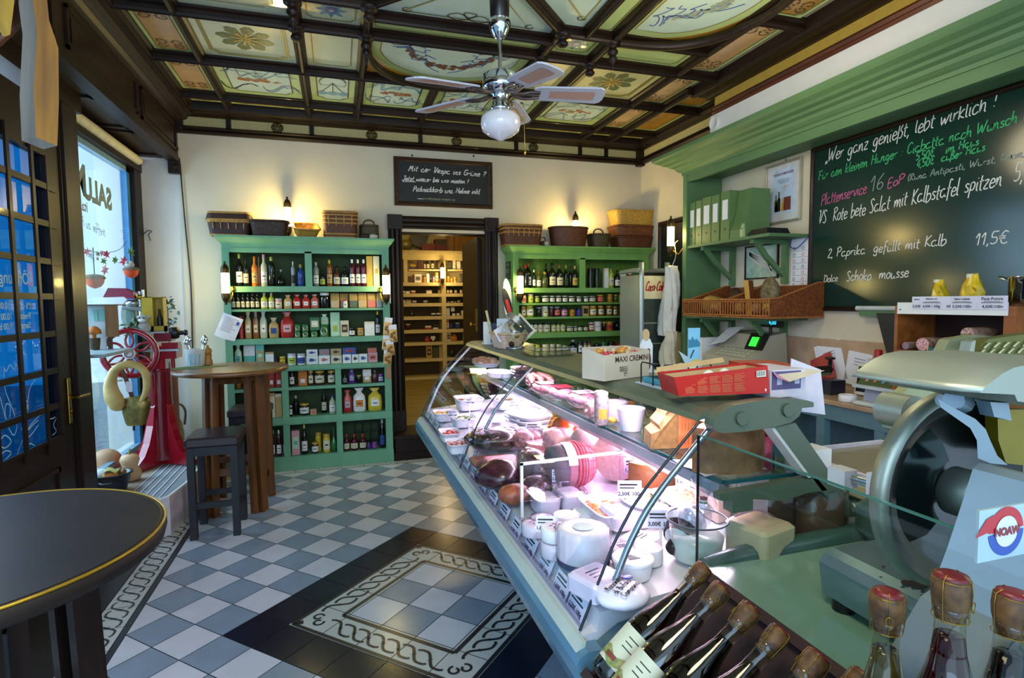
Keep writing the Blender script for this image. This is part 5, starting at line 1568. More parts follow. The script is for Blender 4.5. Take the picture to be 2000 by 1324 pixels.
B.build('plain_top',pf)
B=MQ('#8e98a0',ro=.45,var=.12,scale=12).prism([(-1.355,4.13),(-1.14,4.115),(-1.10,4.15),(-1.06,4.43),(-1.05,5.68),(-1.355,5.68)],.25,.255,axis='z')
B.build('deck_strips',pf)
B=MB()
for k,x in enumerate((-1.35,-1.30,-1.25,-1.20,-1.15)):
 B.q('#e6eef4',ro=.4).box(x-.004,4.14,.2551,x+.004,5.67,.2575)
 B.mat(BLACK).box(x+.005,4.14,.2551,x+.009,5.67,.256)
B.mat(WHITE).molding([(-1.36,4.13),(-1.14,4.105),(-1.095,4.145),(-1.055,4.425),(-1.045,5.67)],[(-.012,.25),(.002,.25),(.002,.26),(-.012,.26)][::-1])
B.build('trim_strips',pf)
RED=mat('#a01024',ro=.15,var=.06,scale=5,coat=.6)
REDD=mat('#7c0c1c',ro=.2,var=.08,scale=5,coat=.5)
fs=thing('flywheel_slicer','antique red flywheel slicing machine on a flared red pedestal by the window','slicing machine',(-1.36,5.02,.26))
cx,cy=-1.36,5.05
B=MB().mat(REDD)
rings=[]
for z,r in((.30,.095),(.45,.092),(.7,.088),(.95,.085),(1.06,.085)):
 rings.append([(cx+r*cos(a),cy+r*sin(a),z)for a in[k*PI/10 for k in range(20)]])
B.loft(rings,1,1,1)
B.build('column',fs)
for sx,sy in((1,0),(-1,0),(0,1),(0,-1)):
 ang=math.atan2(sy,sx)-.5
 pr=[(0,.262),(.30,.262),(.30,.30),(.26,.31),(.20,.36),(.15,.45),(.11,.58),(.092,.72),(.07,.76),(0,.76)]
 c,s=cos(ang),sin(ang)
 wv=Vector((-s,c,0))*.030
 vs=[Vector((cx+c*r,cy+s*r,z))for r,z in pr]
 n_=len(vs)
 F=MB().mat(RED).add([tuple(p+wv)for p in vs]+[tuple(p-wv)for p in vs],[tuple(range(n_)),tuple(range(n_,2*n_))[::-1]]+[(i,n_+i,n_+(i+1)%n_,(i+1)%n_)for i in range(n_)])
 F.build('foot_fin',fs)
whc=HY(253,690,4.86)
ax=Vector((.12,-1,0)).normalized()
sd=Vector((1,.12,0)).normalized()
def wp(r,a,o=0.0):return tuple(whc+sd*(r*cos(a))+Vector((0,0,r*sin(a)))+ax*o)
R_=.187
W=MB().mat(RED).tube([wp(R_-.018,2*PI*k/40)for k in range(40)],.020,8,1)
W.build('flywheel_rim',fs)
W=MB().mat(STEEL).tube([wp(R_+.001,2*PI*k/40,-.008)for k in range(40)],.006,6,1)
W.build('rim_band',fs)
for k in range(6):
 a=k*PI/3+.5
 pts=[wp(.035,a),wp(.07,a-.28),wp(.11,a-.22),wp(.165,a)]
 W=MB().mat(RED).tube(_smooth(pts,3),.0095,6)
 pts=[wp(.035,a),wp(.07,a+.28),wp(.11,a+.22),wp(.165,a)]
 W.tube(_smooth(pts,3),.0095,6)
 W.build('spoke',fs)
W=MB().mat(WHITE)
W.loft([[wp(r,q*PI/9,o)for q in range(18)]for r,o in((.042,-.02),(.042,.022),(.036,.028),(.002,.03))],1,1,1)
W.q('#1f3f8a',ro=.4).tube([wp(.027,q*PI/9,.028)for q in range(18)],.004,5,1)
W.q('#b01a24',ro=.4).tube([wp(.014,q*PI/9+1,.03)for q in range(9)],.004,5)
W.build('hub_badge',fs)
B=MB().mat(RED)
B.box(-1.36,4.92,1.10,-1.20,5.10,1.20).box(-1.46,4.93,1.02,-1.28,5.12,1.10)
a,b=HY(326,660,4.95),HY(350,700,4.95)
B.box(-1.30,4.93,a.z-.10,b.x+.0,5.03,a.z-.035)
B.build('carriage',fs)
B=MB().mat(REDD).box(-1.34,4.9,1.235,HY(336,660,4.93).x,5.03,1.30)
B.build('feed_arm',fs)
kn=HY(345,650,4.95)
B=MB().mat(BLACK).lathe([(.012,-.05),(.04,-.045),(.046,-.03),(.046,0),(.04,.015),(.018,.02),(.016,.05),(.024,.055),(.02,.075)],tuple(kn),12,'x')
B.build('thickness_knob',fs)
B=MB().mat(STEEL)
tp=HY(300,664,4.95)
B.box(-1.40,4.88,1.30,HY(326,650,4.93).x,5.08,1.312)
B.box(-1.58,4.9,1.16,-1.18,4.99,1.175).tube([(-1.66,4.86,.955),(-1.55,4.86,.955)],.008,6)
B.build('receiving_plate',fs)
B=MB().mat(RED)
a,b=HY(300,728,4.95),HY(347,715,4.95)
B.box(-1.36,4.93,1.0,b.x,4.97,1.012)
B.tube([(b.x-.03,4.95,1.01),(b.x-.03,4.95,1.15)],.014,8)
B.build('tray_arm',fs)
B=MB()
gc=HY(252,616,5.0)
B.q('#bfc2b8',ro=.15,me=.6).loft([[(gc.x+rx*cos(a),5.0+o,gc.z+rz*sin(a))for a in[k*PI/12 for k in range(24)]]for rx,rz,o in((.052,.115,.02),(.056,.12,0),(.05,.112,-.012))],1,1,1)
B.q('#7f9a90',ro=.1,me=.3).loft([[(gc.x+.012+rx*cos(a),5.0+o,gc.z-.01+rz*sin(a))for a in[k*PI/12 for k in range(24)]]for rx,rz,o in((.03,.085,-.012),(.028,.08,-.018))],1,1,1)
B.build('blade_guard',fs)
a=HY(208,581,4.98)
h1,h2=HY(206,581,4.98),HY(245,563,4.98)
B=MQ('#8c1038',ro=.25,coat=.5).prism([(h1 .x,h1 .z),(h1 .x+.035,h1 .z+.07),(h2 .x,h2 .z),(h2 .x+.06,h2 .z-.03),(h2 .x+.075,h2 .z-.08),(h2 .x+.02,h2 .z-.08),(h2 .x,h1 .z+.005)],4.93,5.03,axis='y')
B.build('blade_cover',fs)
B=MB().mat(STEEL).tube([(-1.44,4.97,1.31),(-1.44,4.97,1.62)],.012,8).tube([(-1.55,4.96,1.50),(-1.40,4.96,1.48)],.018,8)
p=HY(279,566,4.97)
B.tube([(p.x,4.97,1.31),(p.x,4.97,p.z)],.010,8).ell((-1.49,4.96,1.53),(.045,.03,.025),10,6)
B.mat(BRASS).ell((HY(270,580,4.95).x,4.95,HY(270,580,4.95).z),(.03,.012,.02),8,5)
B.build('sharpener_arm',fs)
def at(px,py,y):return HY(px,py,y)
gb=thing('gift_box','gold open-fronted gift box holding a small dark bottle, on the slicer','box',tuple(at(300,640,4.98)))
a0,a1=at(281,641,4.97),at(324,641,4.97)
zb,zt=1.3125,at(285,580,4.97).z
GOLD=mat('#b4962c',ro=.35,var=.1)
MB().mat(GOLD).box(a0 .x,4.94,zb,a0 .x+(a1 .x-a0 .x)*.5,5.02,zt).box(a1 .x-.006,4.94,zb,a1 .x,5.02,zt).box(a0 .x,5.015,zb,a1 .x,5.02,zt).box(a0 .x,4.94,zt-.005,a1 .x,5.02,zt).box(a0 .x,4.94,zb,a1 .x,5.02,zb+.04).build('case',gb)
bx_=(a0 .x+(a1 .x-a0 .x)*.5+a1 .x-.006)/2
MB().mat(BLACK).lathe([(.018,.0),(.019,.06),(.008,.09),(.007,.13)],(bx_,4.975,zb+.041),10).build('bottle',gb)
tag(MQ('#a8a49a',ro=.9,var=.2,scale=50).ell((at(283,655,4.9).x,4.9,1.345),(.045,.035,.05)).ell((at(281,640,4.9).x,4.89,1.41),(.04,.036,.034)).ell((at(272,636,4.9).x,4.895,1.425),(.018,.01,.012)).ell((at(291,636,4.9).x,4.895,1.425),(.018,.01,.012)).mat(WHITE).ell((at(281,643,4.9).x,4.862,1.40),(.024,.016,.014)).mat(BLACK).ell((at(277,637,4.9).x,4.858,1.42),(.006,.005,.007),8,4).ell((at(285,637,4.9).x,4.858,1.42),(.006,.005,.007),8,4).build('plush_toy'),'small grey plush toy animal with pale face sitting on the slicer','plush toy')
def leafy(name,lab,pts,m_,n,r0,r1,seed,stem=None):
 rd=random.Random(seed)
 t_=thing(name,lab,'plant',tuple(pts[0]))
 B=MB().mat(m_)
 for k in range(n):
  p=Vector(pts[k%len(pts)])+Vector((rd.gauss(0,.022),rd.gauss(0,.018),rd.gauss(0,.022)))
  a,b,r=rd.uniform(0,6.28),rd.uniform(-.8,.8),rd.uniform(r0,r1)
  e=Vector((cos(a)*cos(b),sin(a)*cos(b),sin(b)))
  s=e.orthogonal().normalized()
  B.add([tuple(p-e*r),tuple(p-e*.2*r+s*r*.5),tuple(p+e*r),tuple(p-e*.2*r-s*r*.5)],[(0,1,2,3)])
 B.build('leaves',t_)
 if stem:
  MQ('#4a3a22',ro=.7).tube(stem,.004,5).build('stem',t_)
 return t_
GL=mat('#3f5c30',ro=.5,var=.35,scale=30)
p=at(257,628,4.88)
leafy('ivy_sprig','dark green leafy sprig in front of the slicer blade guard',[(p.x,4.88,1.36),(p.x-.03,4.87,1.33),(p.x+.03,4.88,1.40),(p.x+.01,4.88,1.33)],GL,34,.014,.028,3,[(p.x,4.9,1.312),(p.x,4.88,1.36)])
p=at(328,615,5.3)
leafy('potted_plant','small leafy pot plant standing behind the gold gift box',[(p.x,5.3,1.50),(p.x+.02,5.3,1.55),(p.x+.03,5.3,1.42),(p.x,5.3,1.36)],mat('#2f4a3a',ro=.4,var=.3),26,.02,.04,5,[(p.x,5.3,.90),(p.x,5.3,1.5)])
MQ('#8a5a4a',ro=.7).lathe([(.05,.2565),(.05,.9),(.06,.95)],(p.x,5.3,0),12).build('plant_stand',[o for o in COL.objects if o.name.startswith('potted_plant')][0])
gs=thing('swan_gourd','pale yellow swan-necked gourd hooked over the crank of the red slicer','gourd',tuple(at(240,790,4.76)))
yg=4.755
path=[(290,762),(287,740),(279,722),(262,714),(240,717),(224,730),(219,750),(222,770),(232,786),(243,795)]
path=[(275,783),(284,768),(287,748),(283,727),(268,714),(247,712),(228,720),(218,737),(216,757),(222,777),(231,791),(240,797)]
rr=[.012,.022,.026,.027,.028,.029,.031,.035,.046,.058,.054,.022]
G=MQ('#c9a763',ro=.45,var=.18,scale=12)
pts=[tuple(at(x,y,yg))for x,y in path]
pts2=_smooth(pts,3)
rr2=[]
for i in range(len(rr)-1):
 rr2+=[rr[i]+(rr[i+1]-rr[i])*k/3 for k in range(3)]
rr2 .append(rr[-1])
G.tube(pts2,rr2,14)
G.build('gourd_body',gs)
MQ('#b99a6a',ro=.8).tube([tuple(at(275,783,yg)),tuple(at(266,795,yg))],[.006,.003],6).build('stem',gs)
cb_=thing('cow_bell','worn brass cow bell hanging below the swan gourd by a brown strap','bell',tuple(at(265,835,4.76)))
cc=at(266,800,4.80)
B=MQ('#8b7a44',ro=.4,me=.75,var=.4,scale=25)
rings=[]
for t,sx,sy in((.0,.045,.025),(.012,.085,.042),(.05,.098,.05),(.12,.088,.048),(.19,.070,.042),(.215,.058,.036)):
 rings.append([(cc.x+sx*math.copysign(abs(cos(a))**.7,cos(a))-.05*(t-.1),cc.y+sy*sin(a),cc.z+.10-t)for a in[k*PI/9 for k in range(18)]])
B.loft(rings,1,1,1)
B.build('bell_body',cb_)
MQ('#5c3018',ro=.6).ribbon(_smooth([tuple(at(258,775,4.80)),tuple(at(248,745,4.81)),tuple(at(238,722,4.82))],4),.03,up=(0,-1,0)).build('strap',cb_)
MB().mat(BLACK).tube([(cc.x-.02,cc.y,cc.z-.10),(cc.x-.022,cc.y,cc.z-.155)],.008,6).build('clapper',cb_)
tag(MB().mat(PAPER).box(at(246,755,4.79).x,4.79,at(246,758,4.79).z-.03,at(255,755,4.79).x+.01,4.793,at(246,740,4.79).z-.02).build('paper_tag'),'tiny paper tag hanging inside the loop of the gourd','tag')
SQ=mat('#cfa67c',ro=.5,var=.12,scale=10)
def ribbed(p):
 a=math.atan2(p.y,p.x)
 return Vector((p.x*(1-.06*abs(sin(4*a))),p.y*(1-.06*abs(sin(4*a))),p.z))
q=thing('butternut_squash','waisted pale squash with stalk standing before the slicer foot','squash',(-1.455,4.62,.2545))
B=MB().mat(SQ).lathe([(.03,0),(.062,.015),(.072,.05),(.062,.085),(.047,.105),(.055,.13),(.062,.155),(.05,.185),(.02,.195)],(-1.455,4.62,.2545),20)
B.build('squash_body',q)
MQ('#8a7a4a',ro=.8).tube([(-1.455,4.62,.445),(-1.452,4.62,.47),(-1.445,4.62,.482)],[.012,.008,.011],8).build('stalk',q)
p=HZ(203,920,.2545)
tag(MQ('#cf9f72',ro=.5,var=.1).ell((p.x+.02,p.y,.2545+.085),(.10,.09,.085),18,10).build('pale_pumpkin'),'smooth pale orange pumpkin half hidden by the door post','pumpkin')
bc=Vector((-1.50,4.40,.255))
bn=thing('black_basin','oval black enamel pan with white lining in front of the squash','pan',tuple(bc))
pts_=lambda r,z,k=1.0:[(bc.x+r*1.15*cos(a),bc.y+r*sin(a),bc.z+z)for a in[j*PI/12 for j in range(24)]]
MQ('#20242c',ro=.3).loft([pts_(.075,0),pts_(.09,.06),pts_(.10,.115),pts_(.112,.12),pts_(.112,.128),pts_(.096,.126),pts_(.085,.06)],1,1,1).build('pan_body',bn)
MQ('#20242c',ro=.3).tube([(bc.x-.03,bc.y-.105,bc.z+.085),(bc.x,bc.y-.135,bc.z+.08),(bc.x+.045,bc.y-.105,bc.z+.085)],.010,8).build('handle',bn)
tag(MQ('#cfd6d8',ro=.8,var=.2,scale=40).ell((bc.x-.055,bc.y+.01,bc.z+.115),(.05,.055,.04),12,7).build('white_gourd'),'whitish gourd lying in the black pan','gourd')
tag(MQ('#b9772c',ro=.6,var=.3).ell((bc.x+.01,bc.y-.04,bc.z+.115),(.05,.035,.03),12,7).build('orange_gourd'),'small orange gourd in the black pan under a leaf','gourd')
lf=MQ('#a9a35a',ro=.6,var=.25,scale=30)
lf.loft([[(bc.x-.03+.03*k,bc.y-.02+.05*t,bc.z+.15+.012*sin(k*2+t))for k in(0,.8,1.6,2.6)]for t in(-1,-.3,.4,1)],0,0,1)
tag(lf.build('dry_leaf'),'dry yellow-green leaf lying over the black pan','leaf')
for k,(dx,dy)in enumerate(((.045,.02),(.075,.0))):
 tag(MQ('#8a6038',ro=.7,var=.3,scale=60).ell((bc.x+dx,bc.y+dy,bc.z+.128),(.018,.018,.02),10,6).build('walnut'),['walnut in the black pan next to the dry leaf','walnut in the black pan by its outer rim'][k],'nut','walnuts in the black pan')
dj=thing('wicker_demijohn','wicker-covered jug with looped handle behind the slicer foot','jug',(-1.27,5.45,.2575))
c=at(338,840,5.45)
MQ('#8f7a4e',ro=.7,var=.4,scale=60).lathe([(.05,.2575),(.075,.30),(.085,.40),(.07,.50),(.035,.58),(.022,.66)],(c.x,5.45,0),16).build('jug_body',dj)
MB().mat(W_OLIVE).tube(_smooth([(c.x+.02,5.45,.62),(c.x+.06,5.45,.66),(c.x+.10,5.45,.60),(c.x+.09,5.45,.48)],4),.010,6).build('handle',dj)
a=at(360,866,5.5)
tag(MB().mat(WHITE).box(-1.15,5.45,.2578,-1.055,5.62,.40).build('white_box'),'white box standing behind the leather bar stool on the platform','box')
tag(MQ('#2f6fb5',ro=.3).cyl((at(331,868,5.6).x-.01,5.62,.2565),.03,.14,12).build('blue_tin'),'bright blue tin behind the red slicer foot','tin')
tag(MQ('#26484f',ro=.4).box(at(316,800,5.52).x,5.5,.2575,at(322,800,5.52).x,5.56,.70).build('dark_folder'),'upright dark teal folder beside the wicker jug','folder')
th=thing('display_case','small wooden toy house with open door on the window ledge','display case',(-1.52,4.75,1.16))
yv=4.62
a,b,t=at(166,685,yv),at(236,685,yv),at(166,597,yv)
zb=a.z+.003
MQ('#c8d3d6',ro=.6).box(a.x-.02,yv+.10,zb,a.x+(b.x-a.x)*.45,yv+.11,t.z).build('back_panel',th)
MB().mat(wood('#8a5a2c','#5a3714',2)).box(at(207,640,yv).x,yv-.01,zb+.09,at(232,640,yv).x,yv+.004,t.z).build('open_door',th)
MB().mat(wood('#5a3a1c','#3a220e',0)).box(a.x-.03,yv-.0,t.z,b.x,yv+.12,t.z+.008).box(at(199,640,yv).x,yv+.09,zb,at(206,640,yv).x,yv+.12,t.z).build('roof_board',th)
MQ('#7fc0b8',ro=.4).box(at(172,620,yv).x,yv+.095,at(172,628,yv).z,at(180,620,yv).x,yv+.1,at(172,605,yv).z).box(at(183,620,yv).x,yv+.095,at(172,628,yv).z,at(195,620,yv).x,yv+.1,at(172,605,yv).z).build('window_pane',th)
lg=MQ('#9fb4bd',ro=.4).box(-1.645,4.2,a.z-.02,at(248,686,yv).x,4.76,a.z+.001)
lg=tag(lg.build('window_ledge'),'thin pale shelf board across the lower window','ledge')
ms=thing('mushroom_pot','orange toy mushroom in a woven pot on the window ledge','ornament',(at(180,684,yv).x,yv+.03,a.z))
p=at(181,684,yv)
MB().mat(W_OLIVE).lathe([(.028,.002),(.036,.075),(.036,.085)],(p.x,yv+.04,a.z),12).build('pot',ms)
MQ('#c9762c',ro=.6,var=.3,scale=30).lathe([(.012,.08),(.013,.11),(.045,.115),(.042,.14),(.02,.165),(.003,.17)],(p.x,yv+.04,a.z),14).build('mushroom',ms)
YG=4.95
gt=thing('leaf_garland','thin string garland of red and green paper leaves across the window','garland',tuple(at(190,490,YG)))
S=[at(158,484,YG),at(172,490,YG),at(200,494,YG),at(232,488,YG),at(248,470,YG)]
MB().mat(INK).tube([tuple(p)for p in _smooth([tuple(q)for q in S],4)],.002,5).build('string',gt)
def leaf(mb,px,py,s,m_,seed,y=YG):
 rd=random.Random(seed)
 c=at(px,py,y-.01)
 pts=[]
 for k in range(12):
  a=k*PI/6+.3
  r=s*(1.0 if k%2==0 else .45)*rd.uniform(.8,1.1)
  pts.append((c.x+r*cos(a)*.7,c.y+rd.uniform(-.006,.006),c.z+r*sin(a)))
 mb.mat(m_).add(pts+[tuple(c)],[(i,(i+1)%12,12)for i in range(12)])
RDL,GRL,BRL,PKL=mat('#a8203a',ro=.6,var=.2),mat('#5a7a3a',ro=.6,var=.2),mat('#8a5a3a',ro=.6,var=.2),mat('#c87a7a',ro=.6,var=.2)
for px,py,s,m_ in((170,492,.045,RDL),(177,500,.035,mat('#b8c4cc',ro=.6)),(190,495,.03,GRL),(190,505,.022,BRL),(199,494,.03,PKL),(208,497,.04,RDL),(203,510,.035,GRL),(205,527,.045,PKL),(225,508,.035,GRL),(242,510,.05,RDL),(256,492,.045,GRL)):
 b=MB()
 leaf(b,px,py,s,m_,px)
 b.build('leaf',gt)
for i,(px,py,r)in enumerate(((185,547,.062),(256,530,.05))):
 c=at(px,py,YG-.02)
 t=thing('acorn_bauble',['larger orange felt acorn with brown cap hanging by a dark cord in the window','smaller orange felt acorn with a little grey figure on top, beside the window frame'][i],'bauble',tuple(c),0,'felt acorn baubles')
 MQ('#e0552a',ro=.8,var=.1,scale=50).lathe([(.1*r,-r),(.6*r,-.8*r),(.9*r,-.35*r),(r,.15*r),(.95*r,.4*r)],tuple(c),16).build('nut',t)
 MQ('#7a6250',ro=.9,var=.2,scale=50).lathe([(1.06*r,.12*r),(1.1*r,.35*r),(.8*r,.62*r),(.1*r,.72*r)],tuple(c),16).build('cap',t)
 MB().mat(INK).tube([(c.x,c.y,c.z+.7*r),(c.x,c.y,c.z+(.24 if i==0 else .15))],.004,5).build('cord',t)
 if i:
  MQ('#b7b5ac',ro=.9).ell((c.x,c.y-.02,c.z+r*.95),(.032,.025,.026),10,6).ell((c.x-.012,c.y-.04,c.z+r*1.3),(.011,.009,.011),8,5).ell((c.x+.014,c.y-.04,c.z+r*1.3),(.011,.009,.011),8,5).build('figure',t)
tw=thing('wall_twig','thin curling twig with two leaves fixed to the white wall by the window','twig',tuple(at(285,455,5.70)))
MB().mat(INK).tube(_smooth([tuple(at(x,y,5.70))for x,y in((262,466),(275,462),(288,451),(296,452),(290,458),(294,470))],4),.0035,5).build('stem',tw)
b=MB();leaf(b,270,460,.035,GRL,5,5.70);b.build('leaf',tw)
b=MB();leaf(b,264,473,.04,mat('#9a3a6a',ro=.6),6,5.70);b.build('leaf',tw)
def bar_table(label,c,rtop,ztop,topm,legm,feet,thick=.035):
 t=thing('bar_table',label,'bar table',(c[0],c[1],0),0,'round bar tables')
 MB().mat(topm).lathe([(rtop-.02,ztop-thick),(rtop-.004,ztop-thick+.004),(rtop,ztop-thick*.5),(rtop-.004,ztop-.003),(rtop-.012,ztop)],(c[0],c[1],0),56).build('tabletop',t)
 for(x,y),(ex,ey)in feet:
  e=Vector((ex,ey,0)).normalized()
  n=Vector((-e.y,e.x,0))
  for off,w_ in((-.042,.036),(0,.030),(.042,.036)):
   b0=Vector((x,y,0))+n*off
   b1=Vector((x,y,ztop-thick))+n*off-e*.03
   hw=n*(w_*.42)
   he=e*.024
   d_=he*(0 if off else 1)
   vs=[]
   for q in(b0+d_,b1+d_):
    vs+=[tuple(q-hw-he),tuple(q+hw-he),tuple(q+hw+he),tuple(q-hw+he)]
   MB().mat(legm).add(vs,[(0,1,2,3)[::-1],(4,5,6,7),(0,1,5,4),(1,2,6,5),(2,3,7,6),(3,0,4,7)]).build('leg',t)
 for z,q in((.20,0),(.31,1)):
  for i in range(4):
   (a,_),(b,_)=feet[i],feet[(i+1)%4]
   if i%2==q:
    A,Bv=Vector((*a,z)),Vector((*b,z))
    d=(Bv-A).normalized()*.02
    n=Vector((-d.y,d.x,0)).normalized()*.012
    vs=[]
    for zz in(z-.025,z+.025):
     for pnt in(A+d+n,Bv-d+n,Bv-d-n,A+d-n):
      vs.append((pnt.x,pnt.y,zz))
    MB().mat(legm).add(vs,[(0,1,2,3)[::-1],(4,5,6,7),(0,1,5,4),(1,2,6,5),(2,3,7,6),(3,0,4,7)]).build('stretcher',t)
 ap=MB().mat(legm)
 for i in range(4):
  (a,_),(b,_)=feet[i],feet[(i+1)%4]
  ap.tube([(a[0],a[1],ztop-thick-.04),(b[0],b[1],ztop-thick-.04)],.03,4,flat=1.3,smooth=0)
 ap.build('apron',t)
 return t
bar_table('round oak bar table with splayed triple-slat legs before the window-side bookcase',(-.745,4.50),.385,1.06,OAK_X,OAK,[((-.585,4.42),(1,-1)),((-.565,4.78),(1,1)),((-.93,4.80),(-1,1)),((-.90,4.42),(-1,-1))])
tt=bar_table('dark round bar table with a bright brass-lit rim, close to the camera',(-.712,1.30),.352,1.06,mat('#2a2019',ro=.5,var=.5,scale=4,coat=0,spec=.25,h2='#191310'),DARKWOOD_Z,[((-.58,1.14),(1,-1)),((-.56,1.46),(1,1)),((-.88,1.46),(-1,1)),((-.88,1.14),(-1,-1))],thick=.04)
MQ('#b08a20',ro=.3,me=.6).tube([(-.712+.349*cos(a),1.30+.349*sin(a),1.0575)for a in[k*2*PI/64 for k in range(64)]],.003,6,1).build('rim_band',tt)  # light caught along the table edge, painted as a thin brass band
LEATHER=mat('#33282a',ro=.35,var=.12,scale=14)
STOOLW=mat('#17141a',ro=.5,var=.15,scale=10)
def stool(label,x0,y0,x1,y1,h):
 s=thing('bar_stool',label,'bar stool',((x0+x1)/2,(y0+y1)/2,0),0,'black leather bar stools')
 MB().mat(LEATHER).rbox(x0-.012,y0-.012,h-.065,x1+.012,y1+.012,h,.02).build('seat',s)
 lw=.042
 for a in(x0,x1-lw):
  for b in(y0,y1-lw):
   MB().mat(STOOLW).box(a,b,0,a+lw,b+lw,h-.066).build('leg',s)
 MB().mat(STOOLW).box(x0+lw,y0+.005,h-.12,x1-lw,y0+.03,h-.066).box(x0+lw,y1-.03,h-.12,x1-lw,y1-.005,h-.066).box(x0+.005,y0+lw,h-.12,x0+.03,y1-lw,h-.066).box(x1-.03,y0+lw,h-.12,x1-.005,y1-lw,h-.066).build('seat_frame',s)
 for q in((x0+lw,y0+.008,.20,x1-lw,y0+.034,.235),(x0+lw,y1-.034,.20,x1-lw,y1-.008,.235),(x0+.008,y0+lw,.14,x0+.034,y1-lw,.175),(x1-.034,y0+lw,.14,x1-.008,y1-lw,.175)):
  MB().mat(STOOLW).box(*q).build('stretcher',s)
 return s
stool('black leather bar stool in front of the oak bar table',-.945,3.985,-.650,4.305,.665)
stool('black leather bar stool standing behind the oak bar table',-.86,4.95,-.565,5.25,.665)
pt=thing('cutlery_pot','white ceramic pot with pale leaf pattern full of metal cutlery','pot',tuple(HZ(382,717,1.0625)))
p=HZ(382,714,1.0625)
MQ('#d5d8d4',ro=.3).lathe([(.055,0),(.062,.01),(.072,.12),(.075,.125),(.068,.125),(.06,.03)],(p.x,p.y,1.0625),20).build('pot_body',pt)
m=MQ('#7fa8b8',ro=.4)
for k in range(4):
 a=-PI/2+(k-1.5)*.35
 m.ribbon([(p.x+.0735*cos(a+.1*t),p.y+.0735*sin(a+.1*t),1.075+.08*t)for t in(0,.5,1)],.012,up=(cos(a),sin(a),0))
m.build('leaf_pattern',pt)
rd=random.Random(2)
for k in range(9):
 a,r=rd.uniform(0,6.28),rd.uniform(.01,.045)
 x,y=p.x+r*cos(a),p.y+r*sin(a)
 tx,ty=x+.03*cos(a),y+.03*sin(a)
 zt=1.0625+rd.uniform(.16,.20)
 MB().mat(CHROME).tube([(x,y,1.12),(tx,ty,zt)],.004,6).ell((tx,ty,zt+.012),(.018,.012,.024),8,5).build('spoon',pt)
pp=thing('pepper_mill','turned light wood pepper mill beside the cutlery pot','pepper mill',tuple(HZ(408,712,1.0625)))
p=HZ(407,712,1.0625)
MB().mat(wood('#b5813c','#8a5a22',2)).lathe([(.030,0),(.031,.02),(.024,.05),(.026,.075),(.028,.08)],(p.x,p.y,1.0625),16).build('body',pp)
MB().mat(wood('#b5813c','#8a5a22',2)).lathe([(.022,.082),(.029,.10),(.024,.12),(.008,.13),(.010,.14),(.003,.148)],(p.x,p.y,1.0625),16).build('mill_head',pp)
p=HZ(385,718,1.061)
o=MQ('#5a6a2c',ro=.8,var=.2,scale=30).prism([(p.x-.16,p.y-.02),(p.x-.12,p.y-.09),(p.x+.02,p.y-.06),(p.x+.17,p.y+.02),(p.x+.19,p.y+.10),(p.x,p.y+.13),(p.x-.13,p.y+.07)],1.0602,1.0622,axis='z')
tag(o.build('green_napkin'),'olive green napkin under the cutlery pot on the oak bar table','napkin')
# refrigerated counter
CGREY=mat('#5f6b58',ro=.38,var=.04,me=.25)
CBLUE=mat('#5a8096',ro=.25,var=.05,coat=.4)
CBEIGE=mat('#b9c4b8',ro=.35,var=.03)
CDECK=mat('#cfd0d6',ro=.3,var=.03)
CY0,CY1=1.14,3.75
DZ=lambda x:.80+max(x-.56,0)*.1
def dk(px,py):
 z=.82
 for _ in range(6):
  p=HZ(px,py,z)
  z=DZ(p.x)
 return p
ct=thing('display_counter','long glass-fronted refrigerated deli counter with grey-green top and blue bumper','display counter',(1.0,2.4,0))
MQ('#2e3a44',ro=.5).box(.90,CY0+.02,.001,1.55,CY1-.02,.56).box(.92,CY0+.06,0,1.5,CY1-.06,.05).build('base',ct)
MB().mat(CBLUE).prism([(.60,.55),(.545,.575),(.505,.62),(.484,.655),(.478,.685),(.481,.712),(.490,.727),(.51,.738),(.545,.738),(.60,.70),(.95,.60),(.95,.55)],CY0-.04,CY1+.02,axis='y').build('bumper',ct)
MB().mat(CBEIGE).prism([(.489,.7285),(.505,.750),(.514,.750),(.512,.7385)],CY0-.02,CY1,axis='y').build('front_strip',ct)
MB().mat(CDECK).prism([(.513,.739),(.515,.753),(.550,.756),(.556,.799),(.56,.80),(1.36,.88),(1.36,.60),(.95,.58)],CY0+.0,CY1,axis='y').build('deck',ct)
MB().mat(CBEIGE).box(1.36,CY0,.58,1.42,CY1,.92).build('rear_rail',ct)
GP=[(.516,.756),(.536,.80),(.558,.852),(.575,.89),(.598,.942),(.622,.985),(.650,1.03),(.690,1.078),(.735,1.125),(.785,1.175),(.832,1.222)]
CG=glass('#f3fafc',.035,fres=1.4)
joints=[CY0+.015,2.50,CY1]
for a,b in zip(joints,joints[1:]):
 m=MB().mat(CG)
 m.loft([[(x,a+.004,z)for x,z in GP],[(x,b-.004,z)for x,z in GP]],0,0,1)
 m.build('front_glass',ct)
for y in joints:
 MQ('#1e2630',ro=.3).tube([(x-.002,y,z)for x,z in GP],.0035,6).build('glass_edge',ct)
 if y<3:
  MQ('#8f9aa0',ro=.25,me=.8).tube(_smooth([(x+.045,y+.012,z-.014)for x,z in GP[1:]],2),.008,8).build('glass_stay',ct)
MQ('#c8ccd4',ro=.25,me=.6).tube([(x+.02,CY1-.05,z-.004)for x,z in GP],.008,8).build('glass_stay',ct)
m=MB().mat(glass('#eef6f8',.03,fres=1.35))
m.poly([(x,CY1-.001,z)for x,z in GP]+[(1.12,CY1-.001,1.225),(1.36,CY1-.001,.90),(.56,CY1-.001,.80)])
m.build('end_glass',ct)
